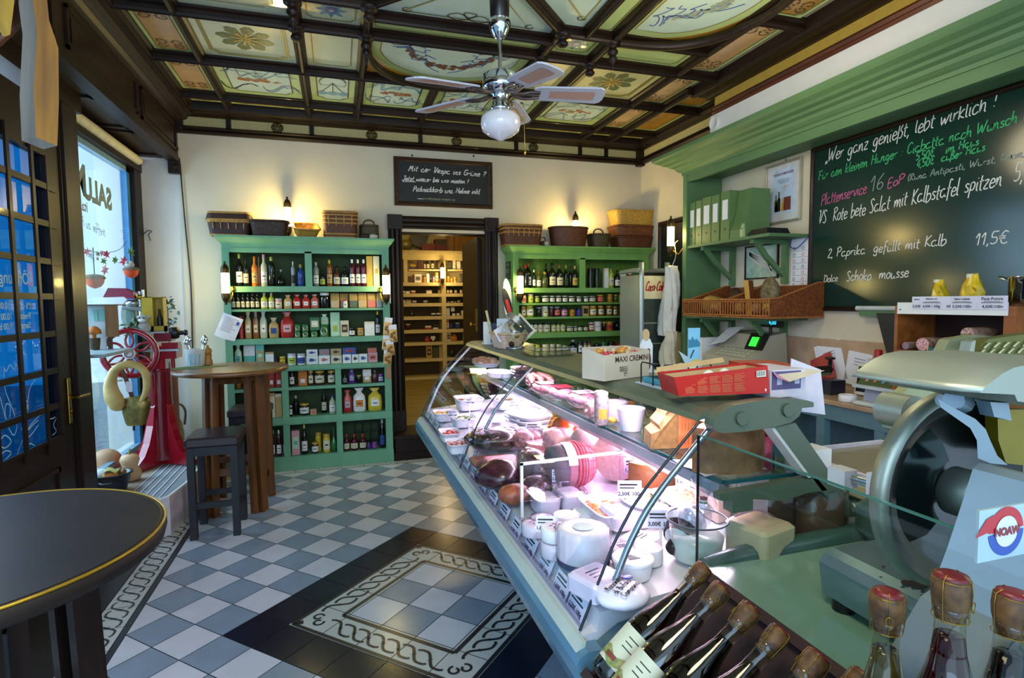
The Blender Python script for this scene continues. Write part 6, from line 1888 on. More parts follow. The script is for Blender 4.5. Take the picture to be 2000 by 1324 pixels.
MB().mat(CGREY).prism([(.826,1.222),(.834,1.236),(.86,1.249),(.90,1.252),(1.16,1.252),(1.18,1.246),(1.18,1.234),(.86,1.228)],CY0+.02,CY1,axis='y').build('top_plate',ct)
E0,E1=CY0-.015,CY0+.02
lo=[(.846,1.215),(.852,1.203),(.875,1.196),(.94,1.195),(1.02,1.199),(1.075,1.207),(1.10,1.222),(1.108,1.238),(1.104,1.252),(1.085,1.264),(1.04,1.269),(.97,1.268),(.905,1.262),(.862,1.246),(.848,1.232)]
MB().mat(CGREY).prism(lo,E0,E1,axis='y').build('end_arm',ct)
for x,z in((.925,1.229),(1.062,1.240)):
 MB().mat(CGREY).lathe([(.016,0),(.017,.004),(.012,.007),(.004,.006)],(x,E0-.0068,z),16,'y').build('screw_cap',ct)
MB().mat(CGREY).prism([(1.030,1.198),(1.092,1.205),(1.318,.935),(1.25,.942)],E0+.004,E1-.004,axis='y').build('strut',ct)
MQ('#cdd0c8',ro=.3).prism([(1.020,1.196),(1.031,1.197),(1.152,1.058),(1.14,1.058)],E0+.006,E1+.01,axis='y').build('strut_trim',ct)
MB().mat(CGREY).prism([(.872,1.030),(.872,1.046),(1.165,1.056),(1.20,1.02),(1.14,1.02),(1.06,1.008),(.95,1.026)],E0+.004,E1-.004,axis='y').build('shelf_bracket',ct)
MB().mat(CGREY).box(.905,E0,.996,.965,E1,1.03).build('shelf_end_cap',ct)
m=MB().mat(glass('#dff0ee',.04)).box(.93,CY0+.05,1.048,1.24,CY1-.05,1.0555)
m.build('glass_shelf',ct)
MQ('#17595c',ro=.15).box(.922,CY0+.05,1.047,.930,CY1-.05,1.056).box(.93,CY0+.042,1.047,1.20,CY0+.05,1.056).build('shelf_edge',ct)
MQ('#b9bfc6',ro=.3,me=.7).prism([(.915,1.046),(.945,1.046),(.955,1.0),(.93,.996),(.91,1.02)],CY0+.05,CY1-.05,axis='y').build('shelf_rail',ct)
for y in(1.9,2.8):
 MQ('#b9bfc6',ro=.3,me=.7).box(1.20,y,.87,1.22,y+.02,1.047).build('shelf_post',ct)
TUBE=emis('#ffd8f4',6,'lit_counter_lamp')
MB().mat(TUBE).cyl((.895,CY0+.08,1.212),.010,CY1-CY0-.16,10,'y').build('lamp_tube',ct)
MB().mat(TUBE).cyl((.966,CY0+.08,1.012),.008,CY1-CY0-.16,10,'y').build('lamp_tube',ct)
light('counter_light','AREA',(.93,2.44,1.205),12,(1.0,.70,.98),.06,2.4).rotation_euler=(0,.25,0)
light('counter_light','AREA',(.985,2.44,1.0),13,(1.0,.70,.98),.05,2.4).rotation_euler=(0,.35,0)
DISH=mat('#e8e6ec',ro=.25,var=.02)
FILM=glass('#f6f2fa',.08,ro=.12,fres=1.4)
def lumpy(seed,amp):
 rd=random.Random(seed)
 ph=[rd.uniform(0,6)for _ in range(6)]
 return lambda p:p*(1+amp*(sin(38*p.x+ph[0])+sin(44*p.y+ph[1])+sin(50*p.z+ph[2])+.6*sin(90*p.x+ph[3])*sin(85*p.y+ph[4])))
def dish(name,label,px,py,w,d,h,fill=None,ov=0,z=None,rz=0,extra=None,group=None,chunk=.010,n=46,hi=None):
 """open dish with its food as a child"""
 c=dk(px,py)if z is None else HZ(px,py,z)
 c=Vector((c.x,c.y,(DZ(c.x+w/2)if z is None else z)+.002))
 t=thing(name,label,'dish',(0,0,0),0,group)
 def ring(kx,ky,zz):
  e=1.0 if ov else .35
  return[(w/2*kx*math.copysign(abs(cos(a))**e,cos(a)),d/2*ky*math.copysign(abs(sin(a))**e,sin(a)),zz)for a in[k*PI/14 for k in range(28)]]
 MB().mat(DISH).loft([ring(.8,.8,0),ring(.9,.9,h*.5),ring(.96,.96,h*.9),ring(1.03,1.03,h*.93),ring(1.03,1.03,h),ring(.95,.95,h),ring(.86,.86,h*.45),ring(.5,.5,h*.42)],1,1,1).build('dish_body',t)
 if fill:
  b=MB()
  rd=random.Random(int(px*7+py))
  cols=fill.split()
  for k in range(n):
   u,v=rd.uniform(-.8,.8),rd.uniform(-.75,.75)
   if ov and u*u+v*v>.7:
    continue
   r=chunk*rd.uniform(.7,1.4)
   b.mat(mat(cols[k%len(cols)],ro=.4,var=.15,scale=60)).ell((u*w/2*.9,v*d/2*.9,h*.62+r*.35+(hi or 0)*(1-u*u)*rd.uniform(.3,1)),(r*1.2,r,r*.7),7,4)
  o=b.build('filling',t)
  o['kind']='stuff'
 t.location=c
 t.rotation_euler=(0,0,rz)
 return t
def lump(name,label,cat,px,py,r,m,seed=1,amp=.03,z=None,rz=0,lift=0,parts=(),film=0,dx=0,dy=0,group=None):
 c=dk(px,py)if z is None else HZ(px,py,z)
 zb=(DZ(c.x+r[0]*.8)if z is None else z)+.002+lift
 t=thing(name,label,cat,(0,0,0),0,group)
 MB().mat(m).ell((0,0,r[2]),r,22,12,lumpy(seed,amp)).build(name+'_body' if name not in('ham',)else 'meat',t)
 for pn,mb in parts:
  mb.build(pn,t)
 if film:
  MB().mat(FILM).ell((0,0,r[2]),(r[0]*1.06,r[1]*1.06,r[2]*1.06),22,12,lumpy(seed+3,amp*1.6)).build('film_wrap',t)
 t.location=(c.x+dx,c.y+r[1]*.6+dy,zb)
 t.rotation_euler=(0,0,rz)
 return t
def wheel(name,label,cat,px,py,r,h,side,top,z=None,lift=0,paper=None,cut=None,film=0,group=None,dx=0,dy=0,rz=0):
 """round cheese: side and top of their own; cut = (a0, a1) leaves a wedge"""
 c=dk(px,py)if z is None else HZ(px,py,z)
 zb=(DZ(c.x+r*.9)if z is None else z)+.002+lift
 t=thing(name,label,cat,(0,0,0),0,group)
 if cut:
  a0,a1=cut
  n=16
  arc=[(r*cos(a0+(a1-a0)*k/n),r*sin(a0+(a1-a0)*k/n))for k in range(n+1)]
  MB().mat(top).prism([(0,0)]+arc,0,h,axis='z').build('cheese',t)
  MB().mat(side).loft([[(x*1.004,y*1.004,z_)for x,y in arc]for z_ in(.001,h*.12,h*.88,h*1.001)],0,0,1).build('rind',t)
 else:
  MB().mat(side).lathe([(r*.94,0),(r,h*.12),(r*1.01,h*.5),(r,h*.88),(r*.95,h)],n=26).build('rind',t)
  MB().mat(top).lathe([(r*.95,h),(r*.9,h*1.03),(r*.3,h*1.05),(.002,h*1.05)],n=26).build('top',t)
  if paper:
   b=MB().mat(paper).lathe([(r*.62,h*1.055),(r*.3,h*1.07),(.002,h*1.07)],n=20)
   for k in range(5):
    a=k*1.256
    b.mat(INK).ribbon([(r*.2*cos(a),r*.2*sin(a),h*1.085+.001),(r*.45*cos(a+.5),r*.45*sin(a+.5),h*1.08+.001)],.003)
   b.build('label',t)
 if film:
  MB().mat(FILM).lathe([(r*1.03,0),(r*1.05,h*.5),(r*1.03,h*1.08),(r*.4,h*1.14)],n=20).build('film_wrap',t)
 t.location=(c.x+dx,c.y+r*.6+dy,zb)
 t.rotation_euler=(0,0,rz)
 return t
def slab(name,label,cat,px,py,w,d,h,m,z=None,lift=0,rz=0,lab=None,film=0,dx=0,dy=0,group=None,partname='block'):
 c=dk(px,py)if z is None else HZ(px,py,z)
 zb=(DZ(c.x+w/2)if z is None else z)+.002+lift
 t=thing(name,label,cat,(0,0,0),0,group)
 MB().mat(m).rbox(-w/2,-d/2,0,w/2,d/2,h,min(w,d)*.12).build(partname,t)
 if lab:
  b=MB().mat(lab).box(-w*.36,-d*.34,h,w*.36,d*.34,h+.0015)
  b.mat(INK)
  for k in range(3):
   b.box(-w*.22,-d*.18+k*d*.14,h+.0015,w*.2,-d*.18+k*d*.14+.004,h+.002)
  b.build('label',t)
 if film:
  MB().mat(FILM).rbox(-w*.53,-d*.53,-.001,w*.53,d*.53,h*1.08,min(w,d)*.2).build('film_wrap',t)
 t.location=(c.x+dx,c.y+d*.4+dy,zb)
 t.rotation_euler=(0,0,rz)
 return t
def tub(label,px,py,w,d,h,content,z=None,group='clear plastic tubs in the counter',lid=1,rz=0):
 c=dk(px,py)if z is None else HZ(px,py,z)
 t=thing('plastic_tub',label,'tub',(0,0,0),0,group)
 def ring(k,zz):return[(w/2*k*math.copysign(abs(cos(a))**.4,cos(a)),d/2*k*math.copysign(abs(sin(a))**.4,sin(a)),zz)for a in[q*PI/12 for q in range(24)]]
 MB().mat(content).loft([ring(.8,.003),ring(.9,h*.8),ring(.6,h*.88)],1,1,1).build('contents',t)
 MB().mat(FILM).loft([ring(.84,0),ring(.97,h*.95),ring(1.06,h*.97),ring(1.06,h)],0,1,1).build('tub_wall',t)
 if lid:
  MB().mat(glass('#ffffff',.1,ro=.05)).loft([ring(1.07,h),ring(1.05,h+.006),ring(.9,h+.008)],1,1,1).build('lid',t)
 t.location=(c.x,c.y+d*.4,DZ(c.x+w/2)+.002)
 t.rotation_euler=(0,0,rz)
 return t
MEATD=mat('#3a1a1c',ro=.22,scale=34,h2='#120709',coat=.4)
MEATR=mat('#7a2a34',ro=.35,var=.3,scale=40,h2='#4a141c')
MEATP=mat('#c9827f',ro=.35,h2='#a85a5e',scale=50)
FATW=mat('#e6cfcf',ro=.4,var=.1)
SAL=mat('#b9706c',ro=.4,h2='#e2c0b8',scale=120)
RINDB=mat('#5a4426',ro=.7,var=.3,scale=20)
CHEESE=mat('#e2cf9a',ro=.45,var=.06,scale=14)
CHEESEY=mat('#c9a24a',ro=.4,var=.12,scale=12)
CHW=mat('#ece9e6',ro=.5,var=.04,scale=30)
PARM=mat('#c06a36',ro=.6,h2='#d08a52',scale=24)
PARMC=mat('#94743e',ro=.7,var=.25,scale=60,bump=.4)
ORNG=mat('#c8611c',ro=.12,var=.25,scale=8,coat=.5)
ZS=1.0565
dish('oval_dish','oval white dish of rolled salmon-coloured slices, farthest on the glass shelf',950,715,.20,.30,.03,'#d99a70 #e2b58c #c77f62',1,ZS,0,n=50,chunk=.022,hi=.02)
t=dish('oval_dish','oval white dish with a seed-crusted loaf on the glass shelf',975,735,.16,.27,.03,None,1,ZS)
MQ('#c9b9a6',ro=.7,h2='#7a6450',scale=140).ell((0,0,.035),(.05,.10,.032),16,8,lumpy(3,.03)).build('crusted_loaf',t)
for k in range(4):
 slab('food_pack',['dark flat pack at the bottom of a pile on the glass shelf','second dark flat pack in the pile on the glass shelf','third flat pack with pale label in the pile on the shelf','topmost flat pack of the pile behind the cured sausages'][k],'packet',1010,742,.09,.11,.016,mat(['#3a2a2c','#4a3040','#2f2226','#6a4a3a'][k],ro=.3),z=ZS,lift=.0185*k,lab=PAPER,group='flat packs on the glass shelf',dx=.03)
for k in range(6):
 a,b=divmod(k,3)
 c=HZ(1030+b*16,762-a*3+b*3,ZS)
 t=thing('cured_sausage',['cured red sausage at the window side of the heap','cured red sausage in the middle of the heap','cured red sausage at the staff side of the heap','fat-streaked sausage on top toward the glass','fat-streaked sausage on top in the middle','fat-streaked sausage on top toward the staff side'][k]+', glass shelf','sausage',(0,0,0),0,'cured sausages heaped on the glass shelf')
 L=.13
 MB().mat([MEATR,mat('#a0463c',ro=.35,h2='#d9a090',scale=60)][a]).tube(_smooth([(-.02,-L,.019),(-.005,-L*.5,.021),(.005,0,.022),(0,L*.5,.021),(.01,L,.019)],3),[.008]+[.017]*11+[.008],10).build('sausage_body',t)
 MB().mat(FATW).tube([(-.02,-L-.015,.019),(-.02,-L,.019)],.006,6).build('string_end',t)
 t.location=(.965+b*.042,2.80,ZS+.003+.033*a)
 t.rotation_euler=(0,0,-.15+.1*b)
def vac(label,px,py,w,d,h,m,seed,core=None):
 c=HZ(px,py,ZS)
 t=thing('vacuum_pack',label,'vacuum pack',(0,0,0),0,'vacuum-packed meats on the glass shelf')
 MB().mat(m).ell((0,0,h/2),(w/2*.85,d/2*.85,h/2*.92),18,10,lumpy(seed,.04)).build('meat',t)
 MB().mat(FILM).ell((0,0,h/2),(w/2,d/2,h/2),18,10,lumpy(seed+1,.06)).build('plastic_bag',t)
 if core:
  MB().mat(core).box(-w*.3,-d*.18,h*.95,w*.3,d*.18,h*.97+.002).build('label',t)
 t.location=(c.x+w*.3,c.y+d*.4,ZS+.003)
 return t
vac('clear vacuum pack of pale streaked meat next to the sausages',1062,778,.12,.22,.06,mat('#d9a8a4',ro=.3,h2='#8a3a44',scale=45),4,FATW)
vac('vacuum pack of dark pink sausage with red label strip on the shelf',1098,790,.13,.24,.065,mat('#b5646c',ro=.3,h2='#e2c4c4',scale=60),6,mat('#c02a44',ro=.3))
vac('large vacuum pack of salami with white and green label on the shelf',1140,806,.14,.22,.07,mat('#a5525a',ro=.3,h2='#d9b4b0',scale=70),8,mat('#dfe6dc',ro=.3))
t=thing('salami_piece','short salami end lying next to the herb jar on the shelf','salami',(0,0,0))
MB().mat(SAL).tube([(-.012,-.075,.034),(0,-.05,.036),(0,.06,.036),(0,.075,.035)],[.024,.032,.034,.028],14).build('salami_body',t)
MB().mat(FATW).tube([(-.012,-.09,.03),(-.012,-.075,.034)],.005,6).build('string',t)
t.location=(.985,2.03,ZS+.001);t.rotation_euler=(0,0,-.9)
def shelf_jar(label,px,py,r,h,c,lidm,name='jar'):
 p=HZ(px,py,ZS)
 t=thing(name,label,'jar',(p.x,p.y+r,ZS))
 MB().mat(c).lathe([(r*.9,.001),(r,.008),(r,h*.78),(r*.85,h*.88)],(p.x,p.y+r,ZS),18).build('jar_body',t)
 MB().mat(lidm).lathe([(r*.92,h*.87),(r*.94,h),(r*.8,h*1.01)],(p.x,p.y+r,ZS),18).build('lid',t)
 b=MQ('#d9a23a',ro=.5)
 b.loft([[(p.x+r*1.015*cos(a),p.y+r+r*1.015*sin(a),ZS+z)for a in[-2.4+.2*k for k in range(7)]]for z in(h*.2,h*.5)],0,0,1)
 b.build('label',t)
shelf_jar('tall greyish herb jar with pale lid on the glass shelf',1181,832,.027,.125,mat('#8a7a72',ro=.15,h2='#c0b4b0',scale=90),mat('#c9a8a8',ro=.4))
shelf_jar('squat honey-brown jar with black lid standing behind the white cup',1233,812,.034,.07,mat('#b8763a',ro=.12,var=.15),BLACK)
p=HZ(1206,825,ZS)
t=thing('white_tub','small white tub with lemon slice beside the herb jar','tub',(p.x+.02,p.y+.03,ZS))
MB().mat(DISH).lathe([(.035,.001),(.042,.07),(.044,.075),(.03,.075)],(p.x+.02,p.y+.04,ZS),18).build('tub_wall',t)
MQ('#e0b23a',ro=.4).ell((p.x-.03,p.y-.01,ZS+.014),(.018,.030,.012),10,6).build('lemon_slice',t)
p=HZ(1240,846,ZS)
tag(MB().mat(DISH).lathe([(.036,.001),(.05,.075),(.052,.08),(.046,.08),(.034,.012)],(p.x+.012,p.y+.05,ZS),22).build('white_bowl'),'plain white bowl tucked behind the hard cheese wedge','bowl')
t=thing('cheese_wedge','broken wedge of hard cheese with orange rind on the glass shelf','cheese',(0,0,0))
prf=[(-.085,.0),(-.08,.045),(-.055,.06),(-.06,.075),(-.035,.10),(-.03,.125),(.02,.135),(.085,.135),(.092,.06),(.085,0)]
B=MB().mat(PARMC)
n_=len(prf)
vs=[(x,-.045+.01*sin(i*2),z)for i,(x,z)in enumerate(prf)]+[(x*.9+.012,.06,z)for x,z in prf]
B.add(vs,[tuple(range(n_))[::-1],tuple(range(n_,2*n_))]+[(i,(i+1)%n_,n_+(i+1)%n_,n_+i)for i in range(n_)],0)
B.build('cut_face',t)
B=MB().mat(PARM).loft([[(.0,-.056,z),(.04,-.058,z),(.088,-.050,z),(.102,0,z),(.094,.065,z)]for z in(.0,.05,.10,.1365)],0,0,1)
B.q('#a8622f',ro=.7)
for k in range(7):
 for q in range(3):
  B.ribbon([(.01+k*.011,-.0585-.0005,.015+q*.04),(.012+k*.011,-.0585-.0005,.04+q*.04)],.003,up=(0,-1,0))
B.build('rind',t)
MB().mat(PARMC).poly([(-.03,-.04,.1365),(.094,-.052,.1368),(.098,.06,.1368),(-.015,.06,.1365)]).build('top_face',t)
t.location=(1.0,1.545,ZS+.001);t.rotation_euler=(0,0,-.12)
t=wheel('cheese_wheel','big brown-rinded half cheese wheel on white paper under the counter arm','cheese',1375,910,.135,.12,mat('#a8764a',ro=.7,h2='#7a4a28',scale=24),CHEESEY,z=ZS,cut=(-2.6,.55),dx=.05,dy=-.05)
p=HZ(1410,925,ZS)
tag(MQ('#e8dfe0',ro=.7).loft([[(p.x-.06+.05*k,p.y-.01+.05*j,ZS+.0006+.006*((k+j)%2))for k in range(5)]for j in range(4)],0,0,1).build('wax_paper'),'crumpled white paper sheet under the half cheese wheel','paper')
for k,(px_,py_,h)in enumerate(((1447,885,.12),(1478,890,.11))):
 p=HZ(px_,py_,ZS)
 tag(MQ('#d8405e',ro=.3).lathe([(.024,.0),(.034,h),(.030,h),(.02,.005)],(p.x+.05,p.y+.04,.998),14).build('pink_beaker'),['pink plastic beaker behind the half cheese wheel','pink plastic beaker nearer the counter strut'][k],'beaker','pink plastic beakers')
o=MB().mat(WHITE).box(1.255,1.24,.925,1.33,1.31,1.09)
o.q('#4a4068',ro=.3).box(1.254,1.239,.925,1.331,1.311,.99)
tag(o.build('white_carton'),'white carton with dark violet foot behind the counter strut','carton')
o=MQ('#2c2e3a',ro=.4).box(1.372,1.25,.925,1.41,1.5,.99)
tag(o.build('dark_box'),'dark low box on the rear rail behind the cheese','box')
dish('serving_tray','deep white tray of red pepper salad at the far end of the deck',915,800,.17,.22,.07,'#b8302a #e2dcd0 #8a4a2a #d9c9b0',ov=0,group='white serving trays')
dish('serving_tray','shallow white tray of corn-yellow salad against the far glass',870,822,.14,.16,.05,'#d0a33a #e2c96a #b98a2a',group='white serving trays')
dish('serving_tray','shallow white tray with green leaf salad beside the corn salad',905,833,.14,.17,.05,'#7a9a4a #d8dccc #5a7a34',group='white serving trays',n=30)
dish('serving_tray','narrow white tray of dark red beet pieces at the front glass',878,860,.10,.16,.045,'#9a2a2e #c96a5a',group='white serving trays',n=36)
dish('serving_tray','narrow white tray with reddish meat strips, second from far along the glass',893,882,.10,.15,.045,'#a84a4a #d9b0a8',group='white serving trays',n=36)
dish('oval_bowl','oval white casserole of orange pasta salad in mid deck',968,868,.22,.26,.075,'#e0a25a #e8dcd0 #d98a5a',1,n=60)
dish('serving_tray','white tray of dark olives under the far shelf',990,798,.18,.24,.06,'#3a2f22 #5a4a32 #8a7a4a',group='white serving trays',n=40)
dish('serving_tray','empty white tray on the deck beyond the stacked dishes',1030,800,.16,.2,.06,'#e0dccf #c9c4a8',group='white serving trays',n=20)
for k in range(4):
 p=dk(1030,852)
 t=thing('stacked_dish',['lowest of the four white dishes stacked by the orange jar','second white dish up in the stack by the orange jar','third white dish up in the stack by the orange jar','top white dish of the stack by the orange jar'][k],'dish',(p.x+.03,p.y+.06,DZ(p.x+.12)+.006+.0225*k),.1*k,'stacked white dishes')
 def rg(s,z,t=t):return[(t.location.x+.10*s*math.copysign(abs(cos(a))**.5,cos(a)),t.location.y+.12*s*math.copysign(abs(sin(a))**.5,sin(a)),t.location.z+z)for a in[q*PI/12 for q in range(24)]]
 MB().mat(DISH).loft([rg(.84,0),rg(.96,.017),rg(1.04,.018),rg(1.04,.0215),rg(.9,.0215),rg(.8,.0035)],1,1,1).build('dish_body',t)
p=dk(1100,888)
t=thing('preserve_jar','large glass jar of orange preserved pumpkin on the deck','jar',(p.x+.03,p.y+.05,.84))
MB().mat(ORNG).ell((p.x+.04,p.y+.06,.925),(.072,.068,.078),18,12,lumpy(5,.05)).build('preserve',t)
MB().mat(glass('#f2b46a',.12,fres=1.5)).lathe([(.07,.0),(.088,.02),(.09,.10),(.075,.14),(.06,.16)],(p.x+.04,p.y+.06,.842),22).build('jar_glass',t)
MQ('#c9962c',ro=.3,me=.6).lathe([(.064,.158),(.066,.18),(.05,.184)],(p.x+.04,p.y+.06,.842),22).build('lid',t)
t=lump('ham','knobbly dark-crusted cured ham piece lying at the front of the deck','ham',962,892,(.135,.10,.052),MEATD,2,.05,film=1,dx=.03)
t=lump('ham','mottled pink and dark beef piece beside the dark-crusted ham','ham',1035,884,(.085,.08,.045),mat('#6a2a34',ro=.3,h2='#b98a8a',scale=40),5,.04,film=1)
wheel('ham_slice','round pale cooked ham with pink cut face in mid deck','ham',1062,892,.07,.05,MEATP,mat('#d99a98',ro=.35,h2='#e6c4bc',scale=60))
slab('speck_slab','flat dark speck slab with green herbs in front of the cooked ham','speck',962,912,.18,.10,.025,mat('#4a3026',ro=.4,h2='#8a5a4a',scale=50),dy=-.02)
slab('speck_slab','red marbled meat slab behind the price tags','speck',985,930,.15,.12,.045,mat('#a8444c',ro=.35,h2='#d9a0a0',scale=45),dx=.01,dy=.02)
lump('ham','long dark veined cured ham leaning on the divider frame','ham',988,965,(.11,.085,.05),mat('#4a2028',ro=.25,h2='#1c0c12',scale=40,coat=.3),7,.06)
lump('ham','dark purple cured meat directly behind the white divider frame','ham',1050,955,(.075,.11,.06),mat('#3c1a26',ro=.25,h2='#6a3a40',scale=40,coat=.3),9,.05,film=1,dx=.02)
lump('ham','small reddish ham knuckle low behind the price tags','ham',1010,990,(.07,.05,.035),mat('#6a3028',ro=.4,h2='#a8603a',scale=45),11,.05,dy=-.02)
lump('ham','dark smoked loin behind the clear tubs','ham',1060,985,(.075,.06,.04),mat('#4a1c26',ro=.25,h2='#2a1016',scale=45,coat=.3),13,.04,dy=.02)
p=dk(1125,975)
t=thing('netted_ham','big pink boiled ham in red netting with a white paper label','ham',(p.x+.05,p.y+.10,DZ(p.x+.15)))
cx,cy,cz=p.x+.025,p.y+.09,DZ(p.x+.12)+.086
MQ('#b56a74',ro=.4,h2='#c98a8e',scale=30).tube([(cx-.125,cy,cz),(cx-.12,cy,cz),(cx-.07,cy,cz),(cx,cy,cz),(cx+.06,cy,cz),(cx+.10,cy,cz),(cx+.118,cy,cz)],[.070,.098,.110,.116,.108,.080,.03],28).build('meat',t)
MQ('#6a5a62',ro=.4,var=.15).tube([(cx-.126,cy,cz),(cx-.124,cy,cz),(cx-.075,cy,cz),(cx-.055,cy,cz)],[.06,.099,.1105,.1135],28).build('dark_rind',t)
NET=mat('#c8304e',ro=.5)
for k in range(7):
 x=.012+k*.016
 r=.1175 if x<.02 else .1165-(x-.02)**2*6.5
 MB().mat(NET).tube([(cx+x,cy+r*cos(a),cz+r*sin(a))for a in[q*PI/16 for q in range(32)]],.0022 if k else .006,5,1).build('net_ring',t)
b=MB().mat(NET)
for q in range(16):
 a=q*PI/8
 b.tube([(cx+x,cy+r*cos(a),cz+r*sin(a))for x,r in((.012,.1175),(.05,.112),(.08,.0985),(.10,.083),(.112,.05))],.0018,5)
b.build('net_cords',t)
MB().mat(NET).tube([(cx-.008,cy+.1165*cos(a),cz+.1165*sin(a))for a in[q*PI/16 for q in range(32)]],.007,6,1).build('red_band',t)
b=MB().mat(PAPER).loft([[(cx-.06+.006*k,cy+(.1165+.002)*cos(a),cz+(.1165+.002)*sin(a))for a in[-2.9+.15*q for q in range(9)][::-1]]for k in(0,8)],0,0,1)
b=MB().mat(PAPER).loft([[(cx+x,cy+.119*cos(a),cz+.119*sin(a))for x in(-.065,-.04,-.012)]for a in[1.5+.2*q for q in range(8)]],0,0,1)
b.build('paper_label',t)
for o in t.children:
 o.data.transform(Matrix.Translation(Vector((cx,cy,cz))-t.location)@Matrix.Scale(.70,4)@Matrix.Translation(t.location-Vector((cx,cy,cz))))
p=dk(1205,968)
t=thing('mortadella','big mortadella with pale pink speckled cut face beside the netted ham','sausage',(p.x+.06,p.y+.10,DZ(p.x+.1)))
c=Vector((p.x+.065,p.y+.12,DZ(p.x+.12)+.092))
ax_=Vector((-.75,-.55,.12)).normalized()
s1=ax_.cross(Vector((0,0,1))).normalized();s2=s1 .cross(ax_)
rg=lambda r,o:[tuple(c+ax_*o+s1*r*cos(q)+s2*r*sin(q))for q in[k*PI/13 for k in range(26)]]
MQ('#b07a72',ro=.4).loft([rg(.06,-.09),rg(.085,-.07),rg(.09,.0),rg(.09,.02)],1,1,1).build('casing',t)
MQ('#d9a39c',ro=.35,h2='#e6c6be',scale=90).loft([rg(.0905,.02),rg(.089,.0215),rg(.002,.022)],1,1,0).build('cut_face',t)
lump('ham','pale wrapped ham behind the mortadella under the shelf rail','ham',1170,905,(.10,.09,.07),mat('#b98a86',ro=.35,h2='#d9b8ae',scale=35),15,.03,film=1)
lump('ham','wrapped pinkish ham farther back under the shelf rail','ham',1110,900,(.08,.08,.06),mat('#a8706e',ro=.35,h2='#d0a8a0',scale=35),17,.03,film=1,dy=.04)
wheel('cheese_wheel','yellow waxed cheese wedge with price tag behind the herb cheese','cheese',1262,968,.11,.10,mat('#a5662f',ro=.5),CHEESEY,cut=(-2.9,-.2),dx=.06,film=1)
def divider(label,x0,x1,y,z1,y1=None):
 t=thing('divider_frame',label,'divider',(x0,y,.8))
 z0=DZ(x0)+.003
 zr=DZ(x1)+.003
 fw_=.009
 MB().mat(WHITE).box(x0,y-.004,z0,x0+fw_,y+.004,z1).build('post',t)
 MB().mat(WHITE).box(x1-fw_,y-.004,zr,x1,y+.004,z1+.01).build('post',t)
 MB().mat(WHITE).prism([(x0,z1-fw_),(x1,z1),(x1,z1+fw_),(x0,z1)],y-.004,y+.004,axis='y').build('top_bar',t)
 MB().mat(glass('#fbf7ff',.03,fres=1.3)).box(x0+fw_,y-.0015,zr+.01,x1-fw_,y+.0015,z1-fw_).build('clear_panel',t)
divider('white-edged clear divider standing across the deck before the netted ham',.560,.985,1.735,HY(1003,905,1.735).z)
divider('white-edged clear divider between the salad trays and the meats',.655,1.06,2.93,HY(908,818,2.93).z)
CRM=mat('#f0eef0',ro=.4,var=.03)
tub('clear oblong tub of white ricotta, nearer the front glass',1075,1010,.095,.13,.055,CRM)
tub('clear oblong tub of white ricotta, farther from the front glass',1122,1000,.095,.13,.055,CRM)
dish('serving_tray','white tray heaped with orange shrimp salad',1185,1020,.13,.20,.05,'#e08a4a #d9703a #f0c9a8 #e8a878',group='white serving trays',n=70,chunk=.011)
dish('oval_bowl','white dish of creamy cheese strewn with green herbs',1268,1010,.17,.19,.05,'#eceae4 #eceae4 #f2f0ec #8a9a72',1,n=60,chunk=.014)
dish('serving_tray','white tray of rosy spread under the 3,00 euro sign',1330,1000,.15,.17,.045,'#d9a078 #e0b898 #c98a62',group='white serving trays',n=60,chunk=.013)
wheel('red_sausage_pack','round pack of sliced sausage with red and violet print beside the white jug','packet',1312,1030,.05,.03,mat('#a8603a',ro=.3),mat('#b5506a',ro=.3,h2='#e0b090',scale=50))
slab('cheese_block','white feta block on the deck behind the wrapped butter','cheese',1235,1040,.13,.11,.05,CHW,film=1)
for i,(lab,px_,py_,r,h,lf)in enumerate((('wrapped soft cheese with scribbled paper at the front glass',1050,1052,.040,.035,0),('wrapped soft cheese with label right behind the front one',1065,1040,.038,.035,0),('smooth white soft cheese behind the scribbled ones',1112,1035,.042,.035,0),('plain pale soft cheese behind the smooth one',1150,1025,.042,.03,0),('soft cheese with triangle label beside the stacked pair',1128,1060,.030,.03,0),('soft cheese with leaf label nearest the feta block',1165,1050,.034,.034,0),('lower wrapped cheese of the pair beside the big crinkled cheese',1092,1095,.042,.04,0),('upper wrapped cheese of the pair beside the big crinkled cheese',1092,1095,.042,.035,.046))):
 wheel('soft_cheese',lab,'cheese',px_,py_,r,h,CHW,CHW,lift=lf,paper=mat('#d9cfd6',ro=.6)if i not in(2,3)else None,film=i in(0,1,4,6),group='small white soft cheeses')
p=dk(1152,1128)
t=thing('crinkled_cheese','large white ridged cheese in a film collar near the front glass','cheese',(p.x+.01,p.y+.06,.806))
c=Vector((p.x+.012,p.y+.068,DZ(p.x+.07)+.002))
rgc=lambda r,z,w_=.0:[(c.x+r*(1+w_*sin(18*a))*cos(a),c.y+r*(1+w_*sin(18*a))*sin(a),c.z+z)for a in[k*PI/36 for k in range(72)]]
MB().mat(CHW).loft([rgc(.068,0),rgc(.07,.012,.01),rgc(.07,.085,.012),rgc(.066,.095,.01),rgc(.05,.098),rgc(.03,.096)],1,1,1).build('cheese',t)
MQ('#3a3a5a',ro=.3).loft([rgc(.071,.002),rgc(.0715,.018)],0,1,1).build('dark_base_band',t)
MB().mat(FILM).loft([rgc(.073,.0),rgc(.076,.10),rgc(.070,.106)],0,1,1).build('film_collar',t)
MQ('#bfd2c4',ro=.6,var=.2).loft([rgc(.028,.0985),rgc(.01,.0995),rgc(.001,.0995)],1,1,1).build('top_label',t)
